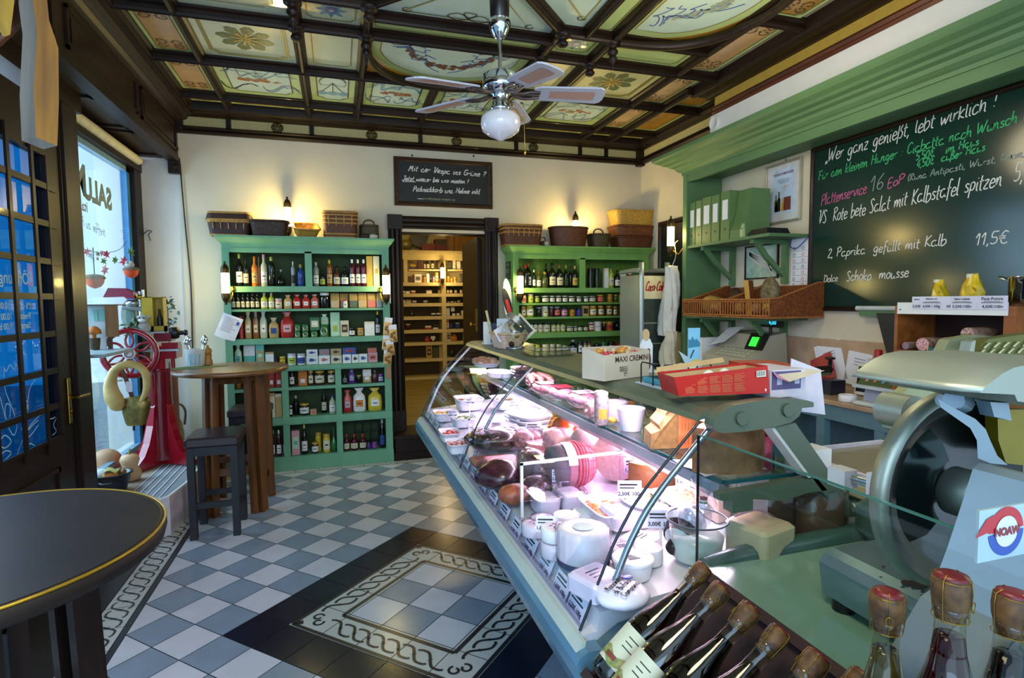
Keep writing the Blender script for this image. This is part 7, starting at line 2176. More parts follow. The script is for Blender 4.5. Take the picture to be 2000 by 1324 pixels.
slab('cheese_box','flat white cheese carton with thin red outline','box',1262,1082,.085,.085,.032,mat('#ece6e6',ro=.4),lab=mat('#f0ece8',ro=.5),rz=.5)
wheel('soft_cheese','bare white cheese disc between the red-outlined carton and the jug','cheese',1275,1108,.038,.04,CHW,CHW,group='small white soft cheeses')
slab('wrapped_cheese','small paper-wrapped cheese behind the round white tub','cheese',1222,1105,.06,.05,.04,mat('#e8e2ea',ro=.5),lab=PAPER,film=1)
p=dk(1248,1148)
t=thing('round_tub','round white cheese tub with printed lid close to the bottles','tub',(p.x+.01,p.y+.04,DZ(p.x+.06)))
c=Vector((p.x+.01,p.y+.048,DZ(p.x+.06)+.002))
MB().mat(CRM).lathe([(.042,0),(.050,.038),(.05,.042)],tuple(c),26).build('tub_wall',t)
MB().mat(WHITE).lathe([(.052,.04),(.053,.047),(.048,.049),(.046,.047),(.002,.047)],tuple(c),26).build('lid',t)
b=MB().mat(INK)
for k in range(4):
 b.box(c.x-.016,c.y-.012+k*.007,c.z+.0472,c.x+.014-.004*k,c.y-.010+k*.007,c.z+.048)
b.build('lid_print',t)
slab('wrapped_cheese','square film-wrapped cheese with round stamp by the near price tags','cheese',1178,1180,.105,.10,.05,mat('#eceaf0',ro=.4),lab=mat('#dcd6e6',ro=.5),film=1,rz=.35)
p=dk(1212,1212)
t=thing('mozzarella_bag','printed clear mozzarella bag with blue emblem at the near end of the deck','bag',(p.x,p.y,.805))
c=Vector((p.x+.025,p.y+.035,DZ(p.x+.08)+.004))
MQ('#e6e3ee',ro=.25,var=.04).ell((c.x,c.y,c.z+.022),(.068,.05,.024),20,10,lumpy(8,.05)).build('bag_body',t)
b=MB().mat(INK)
U=Vector((.80,.58,0));V_=Vector((-.58,.80,.0))
for k,(tx,s)in enumerate((('Mozzarella',.020),('di Bufala',.020),('Campana',.020))):
 q=c+V_*(.016-k*.021)
 hand(b,tx,(q.x-U.x*.042,q.y-U.y*.042,c.z+.0475),s*.8,.075,u=U,w=V_,n=(0,0,1),slant=.1,pen=.0026)
b.build('lettering',t)
q=c+U*.048+V_*.012
b=MQ('#24439a',ro=.4).prism([(q.x+.014*cos(a),q.y+.009*sin(a))for a in[k*.52 for k in range(12)]],c.z+.044,c.z+.047,axis='z')
b.mat(WHITE).prism([(q.x+.009*cos(a),q.y+.003*sin(a))for a in[k*.52 for k in range(12)]],c.z+.046,c.z+.0475,axis='z')
b.build('emblem',t)
p=dk(1392,1110)
t=thing('clear_bucket','clear plastic bucket holding milky liquid and knotted bags','bucket',(p.x,p.y+.05,.83))
c=Vector((p.x-.01,p.y+.055,DZ(p.x+.06)))
MB().mat(glass('#eef4f2',.10,fres=1.45)).lathe([(.062,.002),(.075,.10),(.079,.104),(.076,.106)],tuple(c),26,cap=0).build('bucket_wall',t)
MQ('#dfe6e2',ro=.15,var=.05).lathe([(.06,.004),(.068,.062),(.002,.064)],tuple(c),26).build('liquid',t)
MQ('#4a5a5e',ro=.3).tube([(c.x+.078*cos(a),c.y+.078*sin(a),c.z+.106)for a in[k*PI/16 for k in range(32)]],.0025,5,1).build('rim',t)
for k,(dx,dy,tip)in enumerate(((-.02,.0,(.02,.0,.16)),(.02,.03,(.05,.03,.20)))):
 bg=thing('knotted_bag',['knotted clear bag with striped tie, lower in the bucket','knotted clear bag with striped tie, rising toward the bracket'][k],'bag',(c.x+dx,c.y+dy,c.z+.065),0,'knotted mozzarella bags')
 MB().mat(glass('#f0f4f8',.22,ro=.1,fres=1.5)).ell((c.x+dx,c.y+dy,c.z+.105),(.04,.035,.042),16,9,lumpy(20+k,.07)).loft([[(c.x+tip[0]+s*r*cos(a),c.y+tip[1]+r*sin(a),c.z+z)for a in[q*PI/6 for q in range(12)]]for r,z,s in((.03,.125,1),(.007,tip[2]-.01,1),(.03,tip[2]+.05,1.2))],0,1,1).build('bag_body',bg)
 for i,hx in enumerate(('#1f6a4a','#e6e6e6','#b8263a')):
  MQ(hx,ro=.5).lathe([(.010,0),(.010,.005)],(c.x+tip[0],c.y+tip[1],c.z+tip[2]-.016+.005*i),10).build('tie_stripe',bg)
p=dk(1318,1100)
t=thing('white_jug','tipped white jug with a black screw cap and black label beside the bucket','jug',(p.x,p.y,.82))
A,Bq=Vector((p.x-.01,p.y-.0,DZ(p.x)+.035)),Vector((p.x+.085,p.y+.06,DZ(p.x)+.085))
d=(Bq-A)
MQ('#c4ced2',ro=.2,var=.05).tube([tuple(A+d*k)for k in(.22,.3,.5,.8,1.0,1.1)],[.018,.034,.046,.05,.048,.03],18).build('jug_body',t)
MB().mat(BLACK).tube([tuple(A+d*k)for k in(0,.04,.19,.22)],[.016,.02,.02,.016],14).build('screw_cap',t)
MQ('#1c1c2a',ro=.3).tube([tuple(A+d*k)for k in(.36,.6)],[.0425,.0485],18).build('label',t)
t=wheel('cheese_wheel','cut drum cheese with brown rind and ivory face under the bracket','cheese',1520,1072,.085,.155,RINDB,CHEESE,cut=(-2.35,.7),dx=.05,dy=.04,film=1)
t=wheel('cheese_wheel','brown-rinded drum cheese in film beside the counter strut','cheese',1572,1070,.08,.135,RINDB,mat('#8a7f6a',ro=.5),dx=.075,dy=.0,film=1)
slab('cheese_block','large ivory cheese block in cling film next to the bucket','cheese',1465,1105,.13,.12,.10,CHEESE,film=1,rz=.25,dx=.035,dy=-.04)
slab('cheese_block','tall pale cheese wedge in film beneath the shelf end cap','cheese',1420,1040,.05,.09,.12,mat('#d8c0a0',ro=.5),film=1,dx=.03,dy=.06)
def ptag(i,x,y,z,w=.062,h=.042,rz=PI/2,lean=.5,lab='',txt=None,grp='white price tags along the front rail'):
 t=thing('price_tag',lab,'price tag',(0,0,0),0,grp)
 MQ('#e2dfee',ro=.4).box(-w/2,-.001,0,w/2,.001,h).build('card',t)
 b=MB().mat(INK)
 b.box(-w*.42,-.0018,h*.72,w*.2+.003*(i%4),-.001,h*.82).box(-w*.42,-.0018,h*.55,w*.36-.004*(i%5),-.001,h*.62)
 text_mb(b,txt or['2,20€ 100g','1,60€ 100g','3,80€ 100g','2,90€ 100g','4,50€ 100g'][i%5],(0,-.0018,h*.24),h*.30,bold=.0004)
 b.build('print',t)
 t.location=(x,y,z)
 t.rotation_euler=(-lean,0,-rz)
 return t
N=17
for i in range(N):
 y=1.22+(3.62-1.22)*(i/(N-1))**1.15
 ptag(i,.526,y,.758,w=.085,h=.052,lean=.42,lab=f'white price card on the front rail, {ORD[i]} from the bottles')
MB().mat(glass('#f4f0fb',.06)).box(.519,CY0+.03,.7565,.521,CY1-.02,.785).build('tag_rail',ct)
for i,(px_,py_,sz,ln_,lab,tx)in enumerate(((1043,872,.075,.1,'price sign standing between the mottled beef and the orange jar','31,00€ 100g'),(1158,893,.07,.15,'price sign stuck before the orange jar lid','2,90€ 100g'),(1095,975,.06,.3,'tilted price sign behind the white divider frame',None),(1230,1010,.075,.15,'price sign at the shrimp salad tray','2,50€ 100g'),(1345,985,.085,.1,'hand-lettered 3,00 euro sign at the rosy spread','3,00€/100g'),(1290,1075,.07,.15,'price sign before the feta block','3,00€ 100g'),(1068,1080,.06,.3,'tilted dark-edged price sign by the wrapped soft cheeses',None),(884,835,.05,.2,'small price sign in the corn salad',None),(918,808,.05,.2,'small price sign in the red pepper tray',None),(1003,815,.05,.2,'small price sign in the olive tray',None),(970,862,.05,.1,'small price sign in the pasta casserole',None),(1242,960,.08,.3,'leaning price sign on the yellow cheese wedge',None))):
 c=dk(px_,py_)
 t=ptag(i,c.x,c.y,DZ(c.x)+.062,w=sz,h=sz*.72,rz=.35,lean=ln_,lab=lab,txt=tx,grp='price signs standing among the food')
 MB().mat(CHROME).cyl((0,.0015,-.06),.0015,.07,6).build('prong',t)if 0 else None
 s=MB().mat(WHITE).box(-.003,.001,-.062,.003,.003,.01).build('spike',t)if 0 else None
 k_=MB().mat(WHITE).add([(-.004,.0012,-.06),(.004,.0012,-.06),(.004,.0012,.01),(-.004,.0012,.01)],[(0,1,2,3)])
 me=k_.build('spike',None,origin=(0,0,0))
 me.parent=t
ZC=1.2525
p=HZ(955,682,ZC)
bs=thing('woven_tray','small pale woven basket full of cards at the far end of the counter top','basket',(p.x+.12,p.y+.1,ZC))
c=Vector((.93,3.10,ZC))
WB=mat('#d9b7a2',ro=.6,var=.25,scale=50)
b=MB()
pt_=woven(b,WB,.17,.24,.085,1.3,.4,rows=6,cols=40,amp=.004)
b.X=Matrix.Identity(4)
b.v=[v+c for v in b.v]
b.build('basket_body',bs)
b=MB();rim(b,mat('#c9a070',ro=.6),pt_,1.0,.083,.007);b.v=[v+c for v in b.v];b.build('rim',bs)
for k,(dx,dz,rt,m_)in enumerate(((-.03,.05,.5,PAPER),(0,.055,.1,mat('#c98a72',ro=.6)),(.03,.06,-.2,PAPER),(.01,.07,.9,mat('#e0dcd4',ro=.6)))):
 o=MB().mat(m_).box(-.055,-.001,0,.055,.001,.075).build('greeting_card',origin=(0,0,0))
 o.location=(c.x+dx,c.y+.05*(k-1.5),ZC+.058)
 o.rotation_euler=(-.3,.25*(k-1.5),rt)
 tag(o,['white card at the window end of the woven tray','rosy printed card in the woven tray','white card in the middle of the woven tray','off-white card leaning at the jar end of the woven tray'][k],'card','cards in the woven tray')
a=HZ(948,668,ZC)
cr=thing('card_stand','stand of dark and white leaflets behind the woven tray','leaflet stand',(.96,3.42,ZC))
for k,hx in enumerate(('#d8d8d8','#2c3c5a','#3a4a6a','#c9b070')):
 MQ(hx,ro=.5).box(.86+k*.05,3.38+.01*k,ZC+.002,.905+k*.05,3.39+.01*k,ZC+.14-.01*(k%2)).build('leaflet',cr)
MQ('#c9c28a',ro=.4).tube([(.90,3.34,ZC+.06),(.868,3.34,ZC+.21)],.008,6).build('stick',cr)
MB().mat(WHITE).box(.86,3.36,ZC,1.06,3.43,ZC+.01).build('base',cr)
for i,(x0,y0,x1,y1,rt,hx)in enumerate(((971,622,992,682,0,'#c9d8e4'),(992,618,1012,672,.1,'#9a9a8c'))):
 A,Bq=HY(x0,y1,3.22+.05*i),HY(x1,y0,3.22+.05*i)
 b=MQ(hx,ro=.4).box(A.x,3.22+.05*i,ZC,Bq.x,3.224+.05*i,Bq.z)
 if i==0:
  for q,(u,v,hx2)in enumerate(((.3,.55,'#2a62b0'),(.75,.5,'#c9485a'),(.45,.3,'#d05a4a'),(.7,.62,'#3a7ac0'))):
   b.q(hx2,ro=.5).ell((A.x+(Bq.x-A.x)*u,3.219,ZC+(Bq.z-ZC)*v),(.015,.002,.02),8,5)
 tag(b.build('leaflet'),['pale blue leaflet with coloured berries beside the truffle jar','grey photo leaflet behind the truffle jar'][i],'leaflet')
yv=3.02
q=[HY(*p_,yv)for p_ in((1015,611),(1047,646),(1021,672),(996,640))]
b=MQ('#d6cfb4',ro=.5)
b.add([tuple(v)for v in q]+[tuple(v+Vector((0,.004,0)))for v in q],[(0,1,2,3),(7,6,5,4),(0,4,5,1),(1,5,6,2),(2,6,7,3),(3,7,4,0)])
ctr=sum(q,Vector())/4
b.q('#2c3026',ro=.5,var=.5,scale=30).poly([tuple(ctr+(v-ctr)*.78+Vector((0,-.001,0))+(ctr-q[2])*(.12 if k in(2,3)else 0))for k,v in enumerate(q)])
b.q('#8a8f7e',ro=.5).poly([tuple(ctr+(v-ctr)*s+Vector((0,-.0015,0))+(q[2]-ctr)*.28+(q[1]-ctr)*.2)for s,v in zip((.3,.3,.3,.3),q)])
b.build('photo_card')
tag([o for o in COL.objects if o.name.startswith('photo_card')][0],'square photo card standing on its corner behind the truffle jar','card')
p=HZ(1012,682,ZC)
tj=thing('candy_jar','lying glass jar of gold and brown wrapped truffles on the counter top','jar',(p.x,p.y+.06,ZC))
c=Vector((p.x-.0,p.y+.07,ZC+.082))
MB().mat(glass('#f2f4ea',.14,fres=1.5)).ell(tuple(c),(.078,.075,.08),22,12).build('jar_glass',tj)
MQ('#8a8f96',ro=.25,me=.8).lathe([(.06,0),(.062,.008),(.05,.012)],(c.x,c.y,ZC),20).build('tray_foot',tj)
MQ('#b8b0a4',ro=.2,me=.7).tube([tuple(c+Vector((-.01,0,.068))),tuple(c+Vector((.012,0,.092)))],[.052,.05],18).build('lid',tj)
rd=random.Random(5)
for k in range(22):
 a,r=rd.uniform(0,6.28),rd.uniform(.0,.052)
 o=MQ(['#b8902c','#5a3418','#c9a23a','#3a2414'][k%4],ro=.25,me=.5,var=.2).ell((0,0,0),(.017,.017,.015),8,5).build('wrapped_truffle',origin=(0,0,0))
 o.location=(c.x+r*cos(a),c.y+r*sin(a),ZC+.026+.024*(k//9)+rd.uniform(0,.008))
 tag(o,'round foil-wrapped truffle lying inside the glass jar','truffle','truffles in the glass jar')
p=HZ(1052,697,ZC)
t=thing('clear_clamshell','flat clear plastic clamshell box behind the truffle jar','box',(p.x+.08,p.y+.1,ZC))
MB().mat(glass('#e8e6d4',.22,ro=.08,fres=1.5)).rbox(p.x-.02,p.y+.0,ZC+.001,p.x+.19,p.y+.22,ZC+.022,.02).build('base',t)
MB().mat(glass('#f2f0e0',.25,ro=.05,fres=1.5)).rbox(p.x-.01,p.y+.01,ZC+.0225,p.x+.18,p.y+.21,ZC+.042,.02).build('lid',t)
mx=thing('praline_box','cream open cardboard box lettered MAXI CREMINI on the counter top','box',(.93,1.72,ZC))
U=Vector((.206,.075,0)).normalized();Wv=Vector((-U.y,U.x,0))
O=Vector((.824,1.655,ZC+.001))
def bq(s,t,z):return tuple(O+U*s+Wv*t+Vector((0,0,z)))
CRM_=mat('#cdbfa6',ro=.5,var=.05)
Lb,Db=.222,.10
def panel(mb,a,b,z0,z1a,z1b,th=.002):
 A,Bq=Vector(a),Vector(b)
 n=(Bq-A).cross(Vector((0,0,1))).normalized()*th
 mb.add([tuple(A+Vector((0,0,z0))),tuple(Bq+Vector((0,0,z0))),tuple(Bq+Vector((0,0,z1b))),tuple(A+Vector((0,0,z1a))),tuple(A+n+Vector((0,0,z0))),tuple(Bq+n+Vector((0,0,z0))),tuple(Bq+n+Vector((0,0,z1b))),tuple(A+n+Vector((0,0,z1a)))],[(0,1,2,3),(5,4,7,6),(0,4,5,1),(1,5,6,2),(2,6,7,3),(3,7,4,0)])
 return mb
m=MB().mat(CRM_)
panel(m,bq(0,0,0),bq(Lb,0,0),0,.085,.090);panel(m,bq(Lb,0,0),bq(Lb,Db,0),0,.09,.10);panel(m,bq(Lb,Db,0),bq(0,Db,0),0,.10,.105);panel(m,bq(0,Db,0),bq(0,0,0),0,.105,.085)
m.build('carton',mx)
m=MQ('#4a2c1a',ro=.6)
text_mb(m,'MAXI CREMINI',bq(Lb*.60,-.003,.066),.026,u=U,bold=.0004)
for k in range(3):
 q=bq(.07+.0*k,-.003,.040-.006*k)
 m.box(q[0],q[1]-.0005,q[2],q[0]+.03,q[1]+.0005,q[2]+.002)
m.tube([(bq(.10+.006*cos(a),-.003,.016+.006*sin(a)))for a in[k*.7 for k in range(8)]],.001,4)
m.build('lettering',mx)
rd=random.Random(9)
for k in range(9):
 o=MQ(['#c9304a','#c98a3a','#b5241f'][k%3],ro=.3).ell((0,0,0),(.020,.014,.012),8,5)
 o.q('#d9b890',ro=.4).tube([(-.03,0,0),(-.02,0,0)],[.010,.003],6).tube([(.02,0,0),(.03,0,0)],[.003,.010],6)
 o=o.build('wrapped_praline',origin=(0,0,0))
 o.location=bq(.03+.02*k,.03+.04*(k%2),.078+.012*(k%3==1))
 o.rotation_euler=(0,0,.5*k)
 tag(o,['red-wrapped praline in the cream box','amber-wrapped praline in the cream box','dark red wrapped praline in the cream box'][k%3],'praline','wrapped pralines in the cream box')
p=HY(1262,700,1.80)
fc=thing('bottle_card','white standing card with brown figure and round wooden head behind the praline box','display card',(p.x,1.80,ZC))
m=MQ('#dfe0e2',ro=.4).prism([(p.x-.024,ZC),(p.x+.026,ZC),(p.x+.027,ZC+.10),(p.x+.015,ZC+.125),(p.x-.012,ZC+.125),(p.x-.024,ZC+.10)],1.80,1.806,axis='y')
m.build('card',fc)
hd_=HY(1262,640,1.80)
MQ('#c9a878',ro=.5).prism([(hd_.x+.014*cos(a),ZC+.138+.022*sin(a))for a in[k*PI/8 for k in range(16)]],1.799,1.805,axis='y').build('round_head',fc)
MQ('#5a2c16',ro=.4).ell((p.x+.008,1.797,ZC+.045),(.010,.004,.034),10,6).ell((p.x+.008,1.797,ZC+.082),(.007,.004,.008),8,5).build('printed_figure',fc)
p=HZ(1272,750,ZC)
nh=thing('napkin_holder','wire napkin holder on the counter top between the cream and red boxes','napkin holder',(1.0,1.52,ZC))
c=Vector((.995,1.52,ZC))
m=MQ('#2a3038',ro=.25,me=.9)
def nb(px0,py0,px1,py1,y):pass
for(ax0,ay0),(bx0,by0)in(((-.075,-.055),(-.005,-.085)),((-.085,-.02),(-.085,.05)),((.02,-.09),(.085,-.07))):
 P=[Vector((ax0,ay0,.004)),Vector((ax0,ay0,.062)),Vector((ax0*.9+bx0*.1,ay0*.9+by0*.1,.07)),Vector((ax0*.1+bx0*.9,ay0*.1+by0*.9,.07)),Vector((bx0,by0,.062)),Vector((bx0,by0,.004))]
 MQ('#2a3038',ro=.25,me=.9).tube([tuple(c+q)for q in P],.0022,6).build('wire_loop',nh)
MQ('#c8d4dc',ro=.3).box(c.x-.09,c.y-.09,ZC,c.x+.09,c.y+.08,ZC+.003).build('base_plate',nh)
np_=thing('napkin_stack','fanned stack of white napkins over teal ones in the wire holder','napkins',tuple(c+Vector((0,0,.004))))
m=MQ('#4a98a8',ro=.8,var=.15,scale=60).rbox(c.x-.072,c.y-.07,ZC+.0035,c.x+.075,c.y+.07,ZC+.022,.008)
m.build('teal_napkins',np_)
m=MQ('#d9dcc8',ro=.8,var=.06,scale=60).loft([[(c.x-.072+.147*u,c.y-.07+.14*v,ZC+.0225+.030*(.5+.5*u)+.006*sin(5*u+3*v))for u in(0,.25,.5,.75,1)]for v in(0,.5,1)],0,0,1)
m.add([(c.x-.072,c.y-.07,ZC+.0225),(c.x+.075,c.y-.07,ZC+.0225),(c.x+.075,c.y-.07,ZC+.052),(c.x-.072,c.y-.07,ZC+.038)],[(0,1,2,3)])
m.build('white_napkins',np_)
MQ('#a8c8dc',ro=.8).loft([[(c.x+.05+.05*u,c.y+.0+.05*v,ZC+.05+.05*v-.03*u)for u in(0,.5,1)]for v in(0,1)],0,0,1).build('blue_napkin',np_)
A,Bq=HY(1343,722,1.84),HY(1367,640,1.84)
pc_=thing('postcard','tall blue postcard with teal mountains and yellow flowers behind the napkins','postcard',(A.x,1.84,ZC))
MQ('#7fc0dc',ro=.4).box(A.x,1.838,ZC,Bq.x,1.842,Bq.z).build('card',pc_)
w_,h_=Bq.x-A.x,Bq.z-ZC
m=MQ('#2a7a98',ro=.4).poly([(A.x,1.837,ZC+.52*h_),(A.x+w_,1.837,ZC+.55*h_),(A.x+w_,1.837,ZC+.62*h_),(A.x+.7*w_,1.837,ZC+.74*h_),(A.x+.5*w_,1.837,ZC+.70*h_),(A.x+.35*w_,1.837,ZC+.80*h_),(A.x+.2*w_,1.837,ZC+.7*h_),(A.x,1.837,ZC+.74*h_)])
m.q('#d8b82a',ro=.4).poly([(A.x,1.8365,ZC+.02),(A.x+w_,1.8365,ZC+.02),(A.x+w_,1.8365,ZC+.2*h_),(A.x+.6*w_,1.8365,ZC+.26*h_),(A.x+.3*w_,1.8365,ZC+.18*h_),(A.x,1.8365,ZC+.22*h_)])
m.q('#3a2a1c',ro=.4).poly([(A.x+.1*w_,1.836,ZC+.26*h_),(A.x+.2*w_,1.836,ZC+.26*h_),(A.x+.55*w_,1.836,ZC+.48*h_),(A.x+.4*w_,1.836,ZC+.46*h_)])
m.build('picture',pc_)
rbx=thing('red_box','open red cardboard box with orange text panels on the near end of the counter top','box',(.96,1.28,ZC))
REDB=mat('#b8241a',ro=.35,var=.04)
ZR=1.270
P0,P1=HY(1326,789,1.24),HY(1503,781,1.20)
O=Vector((P0 .x,1.24,ZR));U=(Vector((P1 .x,1.20,ZR))-O);Lr=U.length;U.normalize();Wv=Vector((-U.y,U.x,0))
ztl=HY(1312,738,1.24).z-ZR;ztr=HY(1503,715,1.20).z-ZR
def rq(s,t,z):return tuple(O+U*s+Wv*t+Vector((0,0,z)))
m=MB().mat(REDB)
m.add([rq(0,0,0),rq(Lr,0,0),rq(Lr,.012,ztr),rq(-.012,.004,ztl),rq(0,.11,0),rq(Lr,.11,0),rq(Lr,.115,ztr*.96),rq(-.012,.115,ztl)],[(0,1,2,3),(5,4,7,6),(1,5,6,2),(4,0,3,7),(4,5,1,0)])
m.build('carton',rbx)
m=MQ('#b99a6a',ro=.7)
m.add([rq(.004,.01,ztl*.9),rq(Lr-.004,.018,ztr*.9),rq(Lr-.004,.108,ztr*.88),rq(.004,.108,ztl*.9),rq(.004,.02,.004),rq(Lr-.004,.02,.004),rq(Lr-.004,.105,.004),rq(.004,.105,.004)],[(4,5,6,7),(0,1,5,4),(2,3,7,6),(3,0,4,7),(1,2,6,5)])
m.add([rq(-.012,.115,ztl),rq(Lr*.75,.117,ztr),rq(Lr*.75,.13,ztr+.012),rq(-.01,.125,ztl+.012)],[(0,1,2,3)])
m.build('inner_lining',rbx)
m=MQ('#c8603a',ro=.5)
def face(s,z,o=.001):
 k=z/ztl
 return rq(s*Lr,.008*z/ztl-o,z*((1-s)*ztl+s*ztr)/ztl)
def frect(s0,z0,s1,z1,o=.001):return m.poly([face(s0,z0,o),face(s1,z0,o),face(s1,z1,o),face(s0,z1,o)])
ys_=[ztl*.12,ztl*.48,ztl*.52,ztl*.86]
rd=random.Random(3)
for c_ in range(5):
 s0=.07+c_*.135
 for a,b_ in((ys_[0],ys_[1]),(ys_[2],ys_[3])):
  for r in range(7):
   z0=a+(b_-a)*r/7
   frect(s0,z0,s0+rd.uniform(.08,.122),z0+(b_-a)/7*.55)
m.build('text_panels',rbx)
m=MQ('#d6dccb',ro=.5);frect(.86,ztl*.62,.965,ztl*.86)
m.mat(INK)
for k in range(12):
 frect(.868+k*.0076,ztl*.66,.868+k*.0076+(.0022 if k%3 else .0042),ztl*.84,.0015)
m.q('#e0d8c8',ro=.5);m.poly([face(.955+.010*cos(a),ztl*(.13+.06*sin(a)))for a in[k*.6 for k in range(11)]])
m.build('barcode_label',rbx)
for k,(s,t_)in enumerate(((.42,.05),(.62,.06))):
 o=MQ('#dcdccb',ro=.8).ell(rq(s*Lr,t_,ztl*.93),(.020,.015,.018),10,6,lumpy(k,.1)).build('white_sachet')
 tag(o,['white paper sachet showing above the red box rim','smaller white sachet nearer the barcode end of the red box'][k],'sachet')
o=MQ('#b83a12',ro=.35).box(-.07,-.09,0,.07,.09,.066)
o=o.build('red_carton',origin=(0,0,0));o.location=(1.255,1.43,1.2525);o.rotation_euler=(0,0,-.25)
tag(o,'orange-red carton behind the red text box','box')
vb=thing('violet_box','white box with violet panels and a torn open flap, overhanging the counter end','box',(1.17,1.25,ZC))
yv=1.215
c0,c1=HY(1504,775,yv),HY(1572,780,yv)
m=MQ('#d8cdd6',ro=.4).box(c0 .x-.0,yv,1.2535,c1 .x,yv+.14,HY(1530,722,yv).z)
m.build('carton',vb)
zt_=HY(1530,722,yv).z
m=MQ('#5a4a78',ro=.4).box(c0 .x+.004,yv-.001,1.275,c1 .x-.016,yv,zt_-.004)
m.q('#d0c8dc',ro=.4)
for u in(.25,.75):
 x=c0 .x+(c1 .x-c0 .x)*u
 m.box(x-.008,yv-.0015,1.288,x+.008,yv-.0005,1.308)
m.build('violet_panel',vb)
m=MQ('#d9cbb0',ro=.6).add([(c0 .x+.02,yv-.002,zt_-.012),(c1 .x+.0,yv+.01,zt_+.0),(c1 .x+.06,yv-.005,zt_-.008),(c0 .x+.035,yv-.03,zt_-.028)],[(0,1,2,3)])
m.q('#c88aa0',ro=.5).add([(c0 .x-.002,yv-.003,zt_+.002),(c0 .x+.02,yv-.003,zt_-.011),(c0 .x+.036,yv-.031,zt_-.029),(c0 .x+.01,yv-.012,zt_-.018)],[(0,1,2,3)])
m.build('torn_flap',vb)
ws=[HY(*q,1.30)for q in((1545,700),(1603,722),(1612,810),(1540,800))]
o=MQ('#e6dce6',ro=.6).add([tuple(v)for v in ws]+[tuple(v+Vector((.003,.003,0)))for v in ws],[(0,1,2,3),(7,6,5,4),(0,4,5,1),(1,5,6,2),(2,6,7,3),(3,7,4,0)])
tag(o.build('white_card'),'large blank white card hanging behind the violet box','card')
# wall behind the counter
XW=3.288
sh=thing('shelving_unit','large grey-green painted wall unit with deep cornice framing shelves and blackboard','wall unit',(3.1,2.5,.9))
ZE=.95
MB().mat(GREEN3).box(2.93,4.30,.90,XW,4.345,2.64).box(2.925,4.295,.90,2.96,4.35,2.60).box(2.955,4.296,1.86,3.28,4.30,1.885).build('end_panel',sh)
MB().mat(GREEN3).box(2.93,.30,2.535,2.965,4.35,2.64).box(2.965,.30,2.585,XW,4.30,2.61).build('header',sh)
cp=[(0,2.60),(.012,2.60),(.014,2.622),(.03,2.63),(.05,2.645),(.06,2.665),(.09,2.675),(.10,2.69),(.135,2.70),(.15,2.715),(.185,2.73),(.20,2.745),(.20,2.772),(.0,2.772)]
MB().mat(GREEN3).molding([(XW,4.35),(2.93,4.35),(2.93,.30)],cp).box(2.93,.30,2.64,2.96,4.35,2.771).build('cornice',sh)
G3D=GREEN3
def wshelf(zt,y0,y1,x0=2.93):
 MB().mat(G3D).box(x0,y0,zt-.022,XW,y1,zt).build('shelf',sh)
wshelf(1.985,3.31,4.29);wshelf(1.38,3.31,4.29)
for zt in(1.963,1.358):
 for y in(4.12,3.52):
  b=MB().mat(G3D).box(3.25,y-.022,zt-.33,XW,y+.022,zt)
  b.box(2.96,y-.018,zt-.03,3.25,y+.018,zt)
  pts=[(2.985,zt-.03),(3.03,zt-.03),(3.07,zt-.07),(3.10,zt-.11),(3.16,zt-.16),(3.20,zt-.20),(3.25,zt-.23),(3.25,zt-.28),(3.20,zt-.24),(3.14,zt-.19),(3.08,zt-.14),(3.03,zt-.08)]
  b.prism(pts,y-.016,y+.016,axis='y')
  b.build('bracket',sh)
t=thing('dark_panel','dark brown framed panel on the wall behind the last wall lamp','panel',(3.28,5.1,1.3))
MB().mat(DARKWOOD_Z).frame(4.75,1.2,5.31,2.335,[(0,0),(0,.02),(.03,.025),(.05,.012),(.05,0)],y=3.289,axis='x').build('frame',t)
MB().mat(BLACK).box(3.282,4.79,1.24,3.2885,5.27,2.30).build('panel_field',t)
t=thing('cover_panel','white cover plate with round-edged disc at the end of the raised wall over the counter','cover',(2.99,4.0,2.8))
b=MB().mat(WHITE).prism([(2.996,2.78),(2.996,2.99),(2.985,3.01),(2.972,3.015),(2.97,2.78)][::-1],-.5,4.045,axis='y')
b.build('cover_plate',t)
MB().mat(WHITE).lathe([(.055,0),(.056,-.012),(.05,-.02),(.047,-.014),(.002,-.014)],(2.972,3.985,2.945),26,'x').build('disc',t)
bb=thing('blackboard','wide green blackboard menu with white, green and pink chalk script behind the counter','blackboard',(XW,2.3,1.45))
BY0,BY1,BZ0,BZ1=.45,3.262,1.462,2.555
MB().mat(DARKWOOD_Y).frame(BY0-.03,BZ0-.03,BY1+.03,BZ1+.026,[(0,0),(0,.026),(.012,.03),(.024,.022),(.03,.008),(.03,0)],y=XW,axis='x').build('frame',bb)
MQ('#15322a',ro=.16,var=.10,scale=3,spec=.5).box(XW-.012,BY0,BZ0,XW-.002,BY1,BZ1).build('board',bb)
XB=XW-.0135
CG_,CP_=mat('#3fae6c',ro=.9,var=.1),mat('#c25a8a',ro=.9,var=.1)
CF_=mat('#8a9a90',ro=.9)
